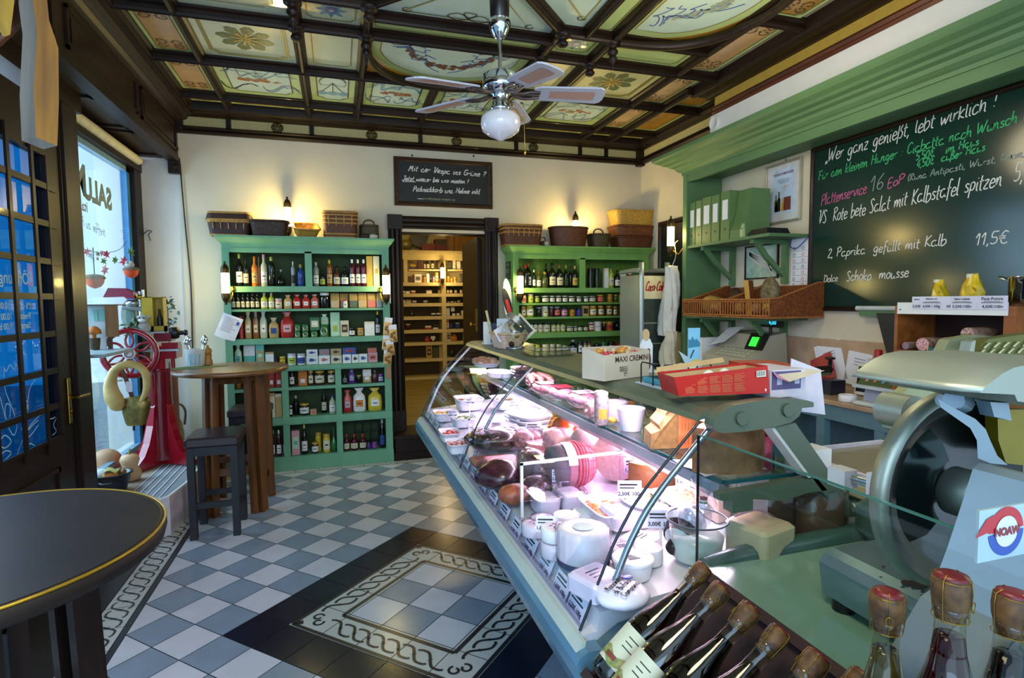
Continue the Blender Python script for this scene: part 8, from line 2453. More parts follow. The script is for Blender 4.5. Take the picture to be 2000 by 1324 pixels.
for nm,m_,rows in(('white_chalk',CHALK,(('„Wer ganz genießt, lebt wirklich !"',(1612,318),(1955,205),26),('VS  Rote bete Salat mit Kalbstafel spitzen  5,',(1598,438),(1998,352),25),('2, Paprika  gefüllt mit Kalb',(1616,503),(1848,478),18),('11,5€',(1903,480),(1968,475),24),('Dolce',(1608,552),(1636,549),14),('Schoko  mousse',(1652,549),(1774,541),20))),('green_chalk',CG_,(('Für den kleinen Hunger : Ciabatta nach Wunsch B',(1598,352),(2012,232),17),('5,50€   im Haus',(1788,314),(1912,282),15),('4,50€  außer Haus',(1790,329),(1924,293),15))),('pink_chalk',CP_,(('Plattenservice',(1603,402),(1692,376),22),('EoP',(1732,368),(1766,356),18))),('faint_chalk',CF_,(('16',(1698,377),(1726,368),30),('(Rund Antipasti, Wurst, Käse,'.replace('ä','a'),(1772,354),(2000,305),13)))):
 b=MB().mat(m_)
 for t,a,c,h_ in rows:
  hand_at(b,t,a,c,h_,0,XB,slant=.12,pen=.0062 if h_>14 else .005)
 b.build(nm,bb)
b=MQ('#c9ccc8',ro=.4).tube([(XW-.045,2.30,1.452),(XW-.045,2.86,1.452)],.016,10)
b.mat(GREEN3).box(XW-.06,2.28,1.405,XW-.005,2.83,1.436)
b.build('chalk_tray',bb)
BG=mat('#5b7a4a',ro=.5,var=.05)
def HXs(px,py,x):return HX(px,py,x)
for i,(p0,p1,pt)in enumerate(((1346,1357,398),(1358,1370,394),(1371,1388,388),(1389,1404,384),(1407,1424,376))):
 xf=2.945
 a,b_=HX(p0,460,xf),HX(p1,460,xf)
 y1,y0=a.y,b_.y
 zt=HX(p0,pt,xf).z
 r=thing('ring_binder',['dark-edged green ring binder against the tall end panel','green ring binder second from the end panel, white spine label','green ring binder third from the end panel, label set low','green ring binder fourth from the end panel, tall white label','green ring binder fifth from the end panel, beside the magazine file'][i],'binder',(xf+.1,(y0+y1)/2,1.985),0,'green ring binders on the upper shelf')
 MB().mat(BG).box(xf,y0+.002,1.9865,xf+.22,y1-.002,zt).build('cover',r)
 ym,hw=(y0+y1)/2,(y1-y0)*.3
 MB().mat(PAPER).box(xf-.0015,ym-hw,1.9865+(zt-1.986)*.42,xf,ym+hw,1.9865+(zt-1.986)*.82).build('label',r)
 MB().mat(BLACK).lathe([(.010,0),(.010,-.001)],(xf,ym,1.9865+(zt-1.986)*.22),14,'x').build('finger_hole',r)
y1,y0=HX(1427,460,2.945).y,HX(1440,460,2.945).y
r=thing('magazine_file','wide green magazine file with slanted cut beside the ring binders','file box',(3.05,3.7,1.985))
MB().mat(BG).prism([(2.945,1.9865),(2.945,2.05),(2.99,2.16),(3.02,2.36),(3.19,2.36),(3.19,1.9865)],3.60,3.745,axis='y').build('file_body',r)
MQ('#a9b98a',ro=.5).prism([(2.9435,1.99),(2.9435,2.045),(2.96,2.09),(2.968,1.99)],3.599,3.63,axis='y').build('pale_front',r)
for i in range(3):
 z=1.9865+.017*i
 o=MB().mat(BLACK).box(2.96+.015*i,3.36+.02*i,z,3.16+.01*i,3.57,z+.015)
 o.mat(PAPER).box(2.964+.015*i,3.365+.02*i,z+.003,3.15,3.572,z+.012)
 tag(o.build('notebook'),['lowest black notebook on the upper shelf','middle black notebook on the upper shelf','top black notebook of the pile on the upper shelf'][i],'notebook','black notebooks on the upper shelf')
pf_=thing('framed_award','framed certificate with bottles hanging beside the blackboard','picture',(XW,3.58,2.1))
y0,y1,z0,z1=3.385,3.745,2.10,2.555
MQ('#b3aa90',ro=.35,me=.3).frame(y0,z0,y1,z1,[(0,0),(0,.02),(.008,.024),(.016,.018),(.016,0)],y=XW,axis='x').build('frame',pf_)
MQ('#d8d6d6',ro=.4).box(XW-.008,y0+.012,z0+.012,XW-.002,y1-.012,z1-.012).build('mount',pf_)
b=MQ('#c6d6ea',ro=.4).box(XW-.010,y0+.075,z0+.075,XW-.008,y1-.075,z1-.05)
b.build('print',pf_)
b=MQ('#6a3a5a',ro=.5)
text_mb(b,'FEINSCHMECKER',(XW-.0108,(y0+y1)/2,z1-.085),.026,u=(0,-1,0),bold=.0008)
text_mb(b,'DER',(XW-.0108,(y0+y1)/2+.07,z1-.062),.014,u=(0,-1,0))
b.q('#d98a5a',ro=.5)
text_mb(b,'2012',(XW-.0108,(y0+y1)/2-.03,z1-.185),.03,u=(0,-1,0),shear=.3)
b.mat(INK)
for k in range(3):
 b.box(XW-.0108,y0+.12,z1-.13-.012*k,XW-.0104,y1-.12-.01*k,z1-.127-.012*k)
def bt(yc,h,c):
 b.q(c,ro=.4).poly([(XW-.0109,yc+s*w,z0+.09+h*t)for s,w,t in((1,.016,0),(1,.016,.6),(1,.006,.72),(1,.006,1),(-1,.006,1),(-1,.006,.72),(-1,.016,.6),(-1,.016,0))])
bt(y1-.11,.13,'#3a4a1c');bt(y1-.14,.15,'#2a2a20');bt(y1-.18,.09,'#d0a040');bt(y1-.115,.07,'#a8b8b0')
b.q('#7a3a2a',ro=.5).box(XW-.0109,y0+.10,z0+.09,XW-.0105,y0+.17,z0+.19)
b.build('lettering',pf_)
MQ('#8a8a80',ro=.4).ell((XW-.006,3.55,z1+.012),(.006,.006,.014),8,5).build('hook',pf_)
sp=thing('framed_picture','framed teal picture with pale swirls under the upper shelf','picture',(XW,3.75,1.7))
MB().mat(DARKWOOD_Z).frame(3.60,1.68,3.975,1.955,[(0,0),(0,.014),(.012,.014),(.012,0)],y=XW,axis='x').build('frame',sp)
b=MQ('#5a9a98',ro=.3,h2='#bcd0c4',scale=9).box(XW-.006,3.61,1.69,XW-.002,3.965,1.945)
b.q('#d8d4c8',ro=.5)
for k in range(4):
 b.ribbon(_smooth([(XW-.0075,3.64+.03*k,1.70+.04*k),(XW-.0075,3.72,1.78+.03*k),(XW-.0075,3.80,1.80+.02*k),(XW-.0075,3.93,1.88+.01*k)],4),.02,up=(-1,0,0))
b.build('painting',sp)
ca=thing('ring_calendar','narrow white wall calendar with red and black rings next to the blackboard','calendar',(XW,3.4,1.45))
b=MB().mat(PAPER).box(XW-.004,3.315,1.45,XW-.001,3.475,1.965)
b.build('sheet',ca)
b=MB()
rd=random.Random(1)
text_mb(b.mat(INK),'KALENDER',(XW-.0045,3.40,1.93),.018,u=(0,-1,0))if 0 else None
for k in range(9):
 z=1.89-.045*k
 for y in(3.445,3.36):
  b.mat(mat('#b8403a',ro=.5)if rd.random()<.6 else INK).tube([(XW-.0055,y+.011*cos(a),z+.011*sin(a))for a in[q*.785 for q in range(8)]],.0018,4,1)
 b.q('#a8a8b0',ro=.6).box(XW-.005,3.325,z-.021,XW-.0042,3.465,z-.017)
b.build('rings',ca)
tag(MQ('#2a4a9a',ro=.4).tube(_smooth([(XW-.01,3.47,1.97),(XW-.03,3.46,1.91),(XW-.03,3.40,1.89),(XW-.03,3.33,1.93),(XW-.01,3.30,1.98)],4),.004,6).build('blue_cord'),'blue cord looped over the top of the ring calendar','cord')
WK=mat('#a4602a',ro=.6,var=.3,scale=50)
WK2=mat('#7d4218',ro=.6,var=.45,scale=60)
def bread_tray(label,y0,y1,solid_end):
 t=thing('bread_basket',label,'basket',(2.98,(y0+y1)/2,1.38),0,'brown bread baskets on the lower shelf')
 x0,x1,z0=2.80,3.27,1.382
 b=MB().mat(WK).box(x0,y0,z0,x1,y1,z0+.012)
 b.build('basket_floor',t)
 hf,hb=.125,.235
 def side(y,th):
  rows=14
  rings=[]
  for i in range(rows+1):
   tt=i/rows
   ring=[]
   for j in range(27):
    u=j/26
    hgt=hf+(hb-hf)*max(0,min(1,(u-.15)/.75))
    ring.append((x0+(x1-x0)*u,y+th*(1 if(i+j)%2 else-1),z0+.012+hgt*tt))
   rings.append(ring)
  return MB().mat(WK2).loft(rings,0,0,1)
 for y in(y0+.006,y1-.006):
  side(y,.004).build('woven_side',t)
  MB().mat(WK).tube([(x0,y,z0+.012+hf),(x0+.07,y,z0+.012+hf),(x1-.05,y,z0+.012+hb),(x1,y,z0+.012+hb)],.008,6).build('side_rim',t)
 b=MB().mat(WK).tube([(x0,y0,z0+.132),(x0,y1,z0+.132)],.008,6).tube([(x0,y0,z0+.118),(x0,y1,z0+.118)],.006,6).tube([(x0,y0,z0+.018),(x0,y1,z0+.018)],.008,6)
 b.build('front_rim',t)
 n=max(4,int((y1-y0)/.028))
 for k in range(n+1):
  y=y0+(y1-y0)*k/n
  MB().mat(WK).tube([(x0,y,z0+.018),(x0,y,z0+.13)],.0045,5).build('slat',t)
 b=MB().mat(WK2).box(x1-.012,y0,z0+.012,x1,y1,z0+.235)
 b.build('back_side',t)
 return t
yb0,yb1,yb2=HX(1334,600,2.80).y,HX(1407,600,2.80).y,HX(1502,600,2.80).y
bread_tray('slatted brown bread basket nearer the tall end panel',yb1+.004,yb0,0)
bread_tray('slatted brown bread basket nearer the blackboard with woven side in view',yb2,yb1-.004,1)
def bread(name,label,x,y,z,r,hx,hx2,seed,rot=(0,0,0),grp=None,amp=.03,film=None):
 o=MQ(hx,ro=.7,h2=hx2,scale=35).ell((0,0,0),r,16,10,lumpy(seed,amp)).build(name,origin=(0,0,0))
 o.location=(x,y,z)
 o.rotation_euler=rot
 return tag(o,label,'bread',grp)
XBm=3.02
p=lambda px,py,x=XBm:HX(px,py,x)
q=p(1500,545)
bread('rye_loaf','tall greyish floured oval loaf standing upright in the bread basket',3.04,q.y,1.53,(.05,.085,.155),'#8a7a58','#4a3c26',1)
bread('dark_loaf','dark brown round loaf standing at the back of the bread basket',3.14,p(1437,540,3.14).y,1.50,(.05,.085,.12),'#4a2c16','#2c180a',2)
o=MQ('#6a3214',ro=.5,var=.2).box(-.028,-.012,-.13,.028,.03,.13)
o.q('#c9953a',ro=.6).box(-.03,-.014,-.13,-.0275,.028,.13)
o=o.build('bread_slab',origin=(0,0,0));o.location=(3.0,p(1467,560,3.0).y,1.53);o.rotation_euler=(-.14,0,.2)
tag(o,'dark flat loaf slab leaning upright between the two big loaves','bread')
for i,(px_,py_,r,hx,lab)in enumerate(((1408,565,(.05,.05,.035),'#d0a050','golden roll in front of the paper bag'),(1425,558,(.045,.06,.04),'#d9b060','pale golden roll heaped above the front rail'),(1445,562,(.045,.05,.045),'#b98a3a','brown-crusted roll in mid basket'),(1396,572,(.04,.045,.025),'#d8c09a','floury flat roll at the front rail under the paper bag'),(1478,568,(.04,.035,.04),'#b99a70','floury roll between slab and grey loaf'),(1503,572,(.045,.06,.04),'#d9b23a','yellow roll at the foot of the grey loaf'),(1545,553,(.05,.075,.045),'#b5803a','brown oval roll nearest the blackboard'))):
 q=HX(px_,py_,2.93 if i!=6 else 3.10)
 bread('bread_roll',lab,q.x,q.y,1.452 if i!=6 else 1.445,r,hx,'#8a5a24',10+i,grp='rolls in the bread baskets')
q=p(1388,565,3.0)
o=MQ('#a8843a',ro=.75,var=.35,scale=18).ell((0,0,0),(.10,.13,.075),18,10,lumpy(30,.06)).build('paper_bag',origin=(0,0,0))
o.location=(3.03,q.y,1.475)
tag(o,'crumpled brown paper bag of bread in the first basket','paper bag')
FR=thing('drinks_fridge','slim silver glass-door drinks fridge with red script on a white header','fridge',(2.95,4.70,0))
fx0,fx1,fy0,fy1,fzt=2.66,2.93,4.57,5.0,1.79
SIL=mat('#aab0ac',ro=.35,me=.6,var=.05)
MB().mat(SIL).box(fx0,fy0+.04,.003,fx1+.02,fy1,fzt-.04).build('cabinet',FR)
for x in(fx0,fx1):
 MB().mat(SIL).tube(_smooth([(x,fy0+.02,.01),(x,fy0+.02,fzt-.06),(x,fy0+.05,fzt-.01),(x,fy0+.16,fzt+.005),(x,fy1-.02,fzt)],4),.022,10).build('edge_tube',FR)
b=MQ('#e6d9b0',ro=.3).box(fx0+.02,fy0+.018,fzt-.26,fx1-.02,fy0+.039,fzt-.05)
b.build('header_sign',FR)
b=MQ('#b01822',ro=.4)
cx_=(fx0+fx1)/2
hand(b,'Coca-Cola',(fx0+.035,fy0+.0165,fzt-.185),.085,.20,slant=.25,pen=.010)
b.build('script_lettering',FR)
MB().mat(BLACK).box(fx0+.03,fy0+.03,fzt-.05,fx1-.03,fy0+.1,fzt-.02).build('top_grille',FR)
b=MQ('#39443c',ro=.15,var=.2).box(fx0+.02,fy0+.032,.12,fx1-.02,fy0+.0395,fzt-.265)
b.build('door_glass',FR)
for k in range(6):
 MQ('#8a927a',ro=.4).box(fx0+.025,fy0+.0285,.35+k*.19,fx1-.025,fy0+.0318,.362+k*.19).build('shelf_edge',FR)
def cloth(label,path,w,d,m_,seed):
 rd=random.Random(seed)
 t=thing('hanging_cloth',label,'cloth',tuple(path[-1]),0,'white cloths hanging on the wall unit')
 rings=[]
 for i,p_ in enumerate(path):
  k=i/(len(path)-1)
  ww=w*(.25+.95*sin(min(k*1.9+.12,2.5)))
  rings.append([(p_[0]+d*.5*sin(a)*(1+.35*sin(5*a+i*.7+seed)),p_[1]+ww*.5*cos(a)*(1+.16*sin(7*a+seed+i)),p_[2]+rd.uniform(-.008,.008))for a in[q*PI/16 for q in range(32)]])
 MB().mat(m_).loft(rings,1,1,1).build('cloth',t)
CL=mat('#dcd6cc',ro=.9,var=.08,scale=10)
CL2=mat('#d8ccb0',ro=.9,var=.10,scale=10)
S=lambda pts,x:[tuple(HX(px_,py_,x))for px_,py_ in pts]
cloth('white cloth hanging from the corner of the tall wall unit, upper of the two',S([(1312,520),(1313,535),(1312,555),(1310,575),(1308,595),(1304,620),(1302,645),(1303,655)],2.86),.19,.10,CL,1)
cloth('cream cloth hanging below the white one beside the fridge',S([(1312,648),(1310,660),(1306,675),(1303,690),(1303,705),(1306,718)],2.845),.16,.09,CL2,3)
tag(MQ('#b5b8ae',ro=.3,me=.7).tube(_smooth([tuple(HX(1312,521,2.86)),tuple(HX(1320,500,2.89)),tuple(HX(1318,478,2.92)),tuple(HX(1324,470,2.928))],4),.004,5).build('chain_hook'),'thin chain hook from which the white cloth hangs','hook')
MBL=mat('#c9a98c',ro=.25,h2='#a8886a',scale=6,detail=8)
wc=thing('back_counter','blue-grey painted work counter with pinkish marble top along the wall','counter',(3.0,3.0,0))
MB().mat(MBL).rbox(2.83,1.30,.872,XW-.001,4.28,.902,.01).build('marble_top',wc)
MB().mat(MBL).box(3.262,1.30,.903,XW-.001,4.28,1.235).build('marble_splashback',wc)
PB=mat('#5d7f8a',ro=.5,var=.06)
b=MB().mat(PB).box(2.85,1.32,.78,2.875,4.26,.871)
b.build('apron',wc)
for y in(1.36,2.05,2.35,2.75,3.35,4.2):
 MB().mat(PB).box(2.852,y-.03,.002,2.90,y+.03,.779).build('post',wc)
MQ('#4a6a78',ro=.6).box(3.2,1.32,.002,3.26,4.26,.871).box(2.86,1.32,.10,3.2,4.26,.13).build('back_board',wc)
for k,y in enumerate((2.78,2.86,2.94)):
 r=thing('dark_bottle',['dark bottle with gold cap under the work counter, nearest the slicer','middle dark bottle with gold cap under the work counter','dark bottle with gold cap farthest under the work counter'][k],'bottle',(3.0,y,.13),0,'dark bottles under the work counter')
 MQ('#15121a',ro=.1).lathe([(.035,.1315),(.036,.35),(.015,.42),(.014,.50)],(3.0,y,0),14).build('bottle_body',r)
 MB().mat(BRASS).lathe([(.0165,.46),(.017,.52),(.01,.525)],(3.0,y,0),12).build('cap',r)
tag(MB().mat(glass('#d8d8f0',.3,ro=.1,fres=1.5)).ell((2.98,2.56,.30),(.09,.12,.17),18,10,lumpy(40,.07)).build('plastic_sack'),'crinkled clear plastic sack under the work counter','sack')
CR=mat('#b5ac94',ro=.5,var=.04)
rg_=thing('cash_register','beige cash register with green screen and blue customer display','cash register',(3.05,3.75,.903))
yA,yB=HX(1370,690,2.86).y,HX(1478,690,2.86).y
z1,z2,z3=.903,HX(1400,702,2.87).z,HX(1400,672,2.87).z
z1=.9035
yA,yB=3.98,3.42
MB().mat(CR).rbox(2.86,yB,z1,3.25,yA,z1+.12,.02).build('drawer',rg_)
b=MB().mat(CR).prism([(2.88,z1+.121),(2.88,z1+.17),(3.02,z1+.235),(3.08,z1+.34),(3.22,z1+.36),(3.24,z1+.121)],yB+.02,yA-.02,axis='y')
b.build('housing',rg_)
def on_slope(u,y,o=.002):
 A,Bq=Vector((2.88,y,z1+.17)),Vector((3.02,y,z1+.235))
 return tuple(A.lerp(Bq,u)+Vector((-.42,0,.9))*o)
b=MQ('#d6d2c4',ro=.5)
for k in range(7):
 for j in range(3):
  y=yB+.09+k*.05
  b.poly([on_slope(.15+j*.26,y,.003),on_slope(.15+j*.26,y+.036,.003),on_slope(.34+j*.26,y+.036,.003),on_slope(.34+j*.26,y,.003)])
b.build('keys',rg_)
b=MB().mat(BLACK).prism([(3.005,z1+.225),(3.075,z1+.355),(3.10,z1+.34),(3.03,z1+.21)],yB+.03,yB+.22,axis='y')
b.build('screen_bezel',rg_)
MB().mat(emis('#2fd23a',1.3)).add([(3.014,yB+.10,z1+.256),(3.014,yB+.18,z1+.256),(3.050,yB+.18,z1+.325),(3.050,yB+.10,z1+.325)],[(0,1,2,3)]).build('green_screen',rg_)
MB().mat(BLACK).box(3.12,yB-.02,z1+.40,3.16,yB+.20,z1+.475).cyl((3.14,yB+.09,z1+.35),.012,.06,8).build('customer_display',rg_)
b=MB().mat(emis('#3fc8ff',1.5))
text_mb(b,'4,00',(3.119,yB+.05,z1+.437),.045,u=(0,-1,0),bold=.001)
text_mb(b,'-',(3.119,yB+.16,z1+.437),.045,u=(0,-1,0),bold=.001)
b.build('digits',rg_)
tag(MB().mat(WHITE).box(2.9,4.02,.9035,3.2,4.10,1.20).build('white_folder'),'upright white folder box between register and end panel','folder')
tag(MB().mat(PAPER).add([(2.95,3.99,1.14),(2.95,3.80,1.18),(3.15,3.80,1.30),(3.15,4.0,1.28),(2.95,3.99,1.142),(2.95,3.80,1.182),(3.15,3.80,1.302),(3.15,4.0,1.282)],[(0,1,2,3),(7,6,5,4),(0,4,5,1),(1,5,6,2),(2,6,7,3),(3,7,4,0)]).build('paper_sheet'),'white papers lying on the back of the register','paper')
def mp(px,py):return HZ(px,py,.9035)
ZM=.9035
o=MQ('#a8182a',ro=.35).box(-.004,-.085,0,.004,.085,.19).build('red_folder',origin=(0,0,0));o.location=(3.20,3.05,ZM+.045);o.rotation_euler=(-.5,.25,0)
tag(o,'red folder leaning askew against the marble splashback','folder')
for i,(y,w_,h_,rx,lab)in enumerate(((3.02,.11,.28,-.35,'large white printed sheet leaning behind the red folder'),(2.86,.09,.22,.1,'white envelope leaning beside the black lever press'))):
 o=MB().mat(PAPER).box(-.002,-w_,0,.002,w_,h_)
 o.q('#a8a8b4',ro=.6)
 for k in range(3):
  o.box(-.0026,-w_*.5,h_*.6+k*.02,-.002,w_*.4,h_*.6+k*.02+.008)
 o=o.build('paper_sheet',origin=(0,0,0));o.location=(3.245,y,ZM+.04);o.rotation_euler=(rx,.08,0)
 tag(o,lab,'paper')
lv=thing('lever_press','long black lever press with round knob on the marble counter','lever press',(3.0,2.95,ZM))
MB().mat(BLACK).tube([(2.98,3.20,ZM+.10),(2.98,2.80,ZM+.165)],.020,4,flat=1.2,smooth=0).build('lever',lv)
MB().mat(STEEL).tube([(2.975,3.14,ZM+.080),(2.975,2.80,ZM+.135)],.010,4,smooth=0).build('rail',lv)
MB().mat(BLACK).lathe([(.012,0),(.010,.04),(.03,.045),(.03,.055),(.01,.058)],(2.98,2.81,ZM+.185),14).build('knob',lv)
MB().mat(BLACK).box(2.95,3.10,ZM,3.05,3.22,ZM+.09).build('base',lv)
for i,(y,c,lab)in enumerate(((3.36,'#15151a','black card terminal beside the cash register'),(3.27,'#2a5ab0','card terminal with blue display next to the black one'))):
 t=thing('card_terminal',lab,'card terminal',(3.0,y,ZM),0,'card terminals')
 MB().mat(BLACK).rbox(2.97,y-.035,ZM,3.03,y+.035,ZM+.13,.01).build('body',t)
 MQ(c,ro=.25).box(2.968,y-.024,ZM+.07,2.97,y+.024,ZM+.115).build('display',t)
cn=thing('drink_can','silver drink can with green foot band on the marble counter','can',tuple(mp(1650,758)))
q=Vector((2.93,2.70,ZM))
MQ('#c9c2cc',ro=.25,me=.5).lathe([(.026,.0),(.031,.008),(.031,.12),(.027,.132),(.025,.135)],tuple(q),20).build('can_body',cn)
MQ('#2a8a4a',ro=.3).lathe([(.0315,.022),(.0315,.042)],tuple(q),20,cap=0).build('green_band',cn)
MQ('#b8404a',ro=.4).loft([[(q.x+.0318*cos(a),q.y+.0318*sin(a),q.z+z)for a in(-2.9,-2.6,-2.3)]for z in(.095,.105)],0,0,1).build('print',cn)
cn.location=(0,0,0);
for o in cn.children:o.location=o.location
tag(MB().mat(WHITE).lathe([(.048,0),(.05,.003),(.05,.036),(.046,.04),(.032,.04),(.030,.004)],(2.90,2.60,ZM),22).build('tape_roll'),'white roll of tape lying in front of the drink can','tape')
o=MB().mat(WHITE).rbox(-.005,-.07,0,.005,.07,.20,.004)
o.mat(BLACK).box(-.006,-.06,.02,-.0045,.06,.18)
o=o.build('tablet',origin=(0,0,0));o.location=(3.14,2.70,ZM+.004);o.rotation_euler=(0,.15,0)
tag(o,'white-framed tablet leaning behind the drink can','tablet')
tag(MQ('#1d2030',ro=.4).box(2.98,2.80,ZM,3.10,2.92,ZM+.09).build('dark_box'),'small dark box on the marble behind the violet carton','box')
for i,(y,c,lab)in enumerate(((2.66,'#b8262a','clear squeeze bottle with red cap against the splashback'),(2.56,'#2a5ab8','clear squeeze bottle with blue cap against the splashback'))):
 t=thing('squeeze_bottle',lab,'bottle',(3.20,y,ZM),0,'clear squeeze bottles')
 MQ('#a8a09a',ro=.2,var=.05).lathe([(.036,0),(.038,.10),(.034,.16),(.017,.23),(.016,.25)],(3.20,y,ZM),16).build('bottle_body',t)
 MQ(c,ro=.4).lathe([(.022,.245),(.022,.29),(.018,.294)],(3.20,y,ZM),14).build('cap',t)
lp=thing('label_scale','grey desk scale with green tilted tray on the marble','scale',(2.96,2.42,ZM))
MQ('#d0d2cc',ro=.4).rbox(2.84,2.28,ZM,3.06,2.62-.1,ZM+.022,.01).build('base',lp)
MQ('#9aa0b4',ro=.4).prism([(2.90,ZM+.0225),(2.92,ZM+.10),(3.02,ZM+.10),(3.04,ZM+.0225)],2.30,2.50,axis='y').build('pedestal',lp)
b=MQ('#4a5836',ro=.35).prism([(2.86,ZM+.105),(2.88,ZM+.125),(2.95,ZM+.20),(2.97,ZM+.24),(3.02,ZM+.245),(3.02,ZM+.105)],2.28,2.52,axis='y')
b.build('tray',lp)
b=MQ('#c0c6c8',ro=.3).box(2.955,2.27,ZM+.242,3.03,2.53,ZM+.258).box(2.85,2.27,ZM+.10,2.875,2.53,ZM+.118)
b.build('rim',lp)
for k,hx in enumerate(('#c98a8a','#c9705a','#6a9ac8','#d8d8d8')):
 y=2.48-.05*k
 MQ(hx,ro=.4).add([(2.888,y,ZM+.138),(2.888,y-.018,ZM+.138),(2.944,y-.018,ZM+.198),(2.944,y,ZM+.198)],[(0,1,2,3)]).build('label_strip',lp)
mn=MB().mat(BLACK).prism([(2.34,1.425),(2.66,1.425),(2.53,1.02),(2.34,1.02)],3.17,3.20,axis='x')
tag(mn.build('dark_screen'),'tapering dark board hanging under the blackboard chalk tray','board')
WR=wood('#a5602a','#7a4216',1,ro=.5)
sr=thing('salami_rack','open orange-brown wooden rack of salamis with white price strip','rack',(3.0,1.95,ZM))
ry1,ry0,rx0,rx1,rz0,rz1=2.29,1.72,2.86,3.14,ZM+.0,1.475
MB().mat(WR).box(rx0,ry1-.018,rz0,rx1,ry1,rz1).build('side_panel',sr)
MB().mat(WR).box(rx0,ry0,rz0,rx1,ry0+.05,rz1).build('side_panel',sr)
for z in(rz0+.001,1.04,1.225,rz1-.018):
 MB().mat(WR).box(rx0+.001,ry0+.051,z,rx1,ry1-.0185,z+.017).build('shelf',sr)
MQ('#2a160a',ro=.7).box(rx1-.008,ry0+.05,rz0+.02,rx1+.004,ry1-.02,rz1-.02).build('back_panel',sr)
ps=thing('price_strip','white price strip lettered Pave Poivre and 4,50 euro on the salami rack','price strip',(rx0-.002,2.0,1.44))
b=MB().mat(WHITE).box(rx0-.006,1.752,1.432,rx0-.001,2.272,1.492).build('strip',ps)
MB().mat(BLACK).lathe([(.004,0),(.004,-.001)],(rx0-.006,2.255,1.455),8,'x').build('screw',ps)
b=MQ('#dcd8e6',ro=.5).box(rx0-.009,1.752,1.458,rx0-.0065,2.19,1.522)
b.build('price_cards',ps)
b=MB().mat(INK)
for t,y,z,s in(('3,50€',2.165,1.472,.018),('4,50€ / 100g',2.09,1.472,.017),('0€',2.005,1.472,.018),('3,50€/100g',1.945,1.472,.019),('4,50€/100g',1.812,1.472,.019),('Pave Poivre',1.815,1.508,.019),('Salami Latteria',1.945,1.508,.012),('Salametto con',2.09,1.510,.010),('Salame',2.165,1.508,.010)):
 text_mb(b,t,(rx0-.0096,y,z),s,u=(0,-1,0),bold=.0004)
for y in(2.09,1.945,1.815):
 b.box(rx0-.0096,y-.045,1.489,rx0-.009,y+.045,1.492).box(rx0-.0096,y-.035,1.495,rx0-.009,y+.035,1.497)
b.build('price_lettering',ps)
def salami(label,y,z,r,L,m_end,m_case,yaw=0,grp='salamis in the wooden rack'):
 t=thing('salami',label,'salami',(0,0,0),0,grp)
 MB().mat(m_case).lathe([(r*.985,0),(r,.006),(r*1.02,L*.5),(r*.8,L*.9),(r*.3,L)],(0,0,0),18,'x').build('casing',t)
 MB().mat(m_end).lathe([(r*.96,-.0015),(r*.985,.001)],(0,0,0),18,'x').build('cut_face',t)
 t.location=(rx0+.015,y,z+r*1.02)
 t.rotation_euler=(0,0,yaw)
SE=mat('#b0525a',ro=.4,h2='#e8c8c4',scale=110)
SD=mat('#7a3028',ro=.45,h2='#c9a08a',scale=90)
CS=mat('#a89078',ro=.7,h2='#6a5040',scale=40)
CS2=mat('#7a4a3a',ro=.6,h2='#c0a890',scale=40)
salami('big round salami with pink marbled cut face on the lower rack shelf',2.185,1.0575,.066,.20,mat('#a8545a',ro=.4,h2='#d0a0a0',scale=130),CS)
salami('red salami with white fat flecks on the upper rack shelf',2.145,1.2425,.034,.18,SE,CS2)
salami('thin violet-grey salami end beside the red flecked one',2.235,1.2425,.020,.12,mat('#8a6a7a',ro=.5,var=.2),CS)
salami('grey moulded salami lying at the back of the upper shelf',2.03,1.2425,.038,.20,CS,CS,.3)
salami('reddish salami at the bottom of the heap of three',1.955,1.2425,.032,.2,SD,CS2)
salami('dark red salami with fat-flecked end on top of the heap',1.93,1.308,.032,.2,mat('#6a2a22',ro=.4,h2='#d9b8a8',scale=90),CS2)
salami('brown salami at the slicer side of the heap',1.885,1.2425,.030,.2,SD,CS)
salami('pale white-moulded salami nearest the rack post',1.815,1.2425,.030,.18,mat('#c0b0a8',ro=.6,var=.1),mat('#b8aca0',ro=.7,var=.15))
o=MQ('#1f5a64',ro=.4).box(-.012,-.035,0,.012,.035,.10)
o.q('#d8a040',ro=.5).box(-.0122,.030,.0,.0122,.036,.10)
o=o.build('teal_booklet',origin=(0,0,0));o.location=(2.845,2.065,1.19);o.rotation_euler=(.2,0,0)
o.location=(2.842,2.07,1.165)
tag(o,'dark teal booklet with orange edge tucked at the rack shelf front','booklet')
YB_=mat('#d9b51a',ro=.3,var=.25,scale=25)
for i,(px_,h_,w_,lab,seed)in enumerate(((1829,.13,.085,'narrower crumpled yellow coffee bag standing on the salami rack',50),(1893,.15,.115,'wider crumpled yellow coffee bag with folded top on the salami rack',53))):
 y=HX(px_,580,2.93).y
 rd=random.Random(seed)
 rings=[]
 for z,s,sx in((0,.85,.03),(.1,1,.034),(.4,.95,.036),(.65,.8,.03),(.85,.55,.018),(1,.42,.006)):
  rings.append([(2.95+sx*sin(a)*rd.uniform(.7,1.25),y+w_/2*s*cos(a)*rd.uniform(.82,1.12),1.476+h_*z+rd.uniform(-.006,.006)*(z>0))for a in[k*PI/7 for k in range(14)]])
 t=thing('coffee_bag',lab,'bag',(2.95,y,1.476),0,'yellow coffee bags')
 MB().mat(YB_).loft(rings,1,1,0).build('bag_body',t)
 MQ('#e0d8c0',ro=.5).loft([[(2.945+.008*sin(a),y+.012+.016*cos(a),1.476+h_*z)for a in[k*PI/4 for k in range(8)]]for z in(.9,1.02)],1,1,0).build('white_top',t)
 MQ('#a88416',ro=.35).loft([[(2.925-.02*k,y-w_*(.1+.3*k),1.476+h_*(.55+.08*j-.1*k))for k in(0,.5,1)]for j in(0,1)],0,0,0).build('torn_strip',t)
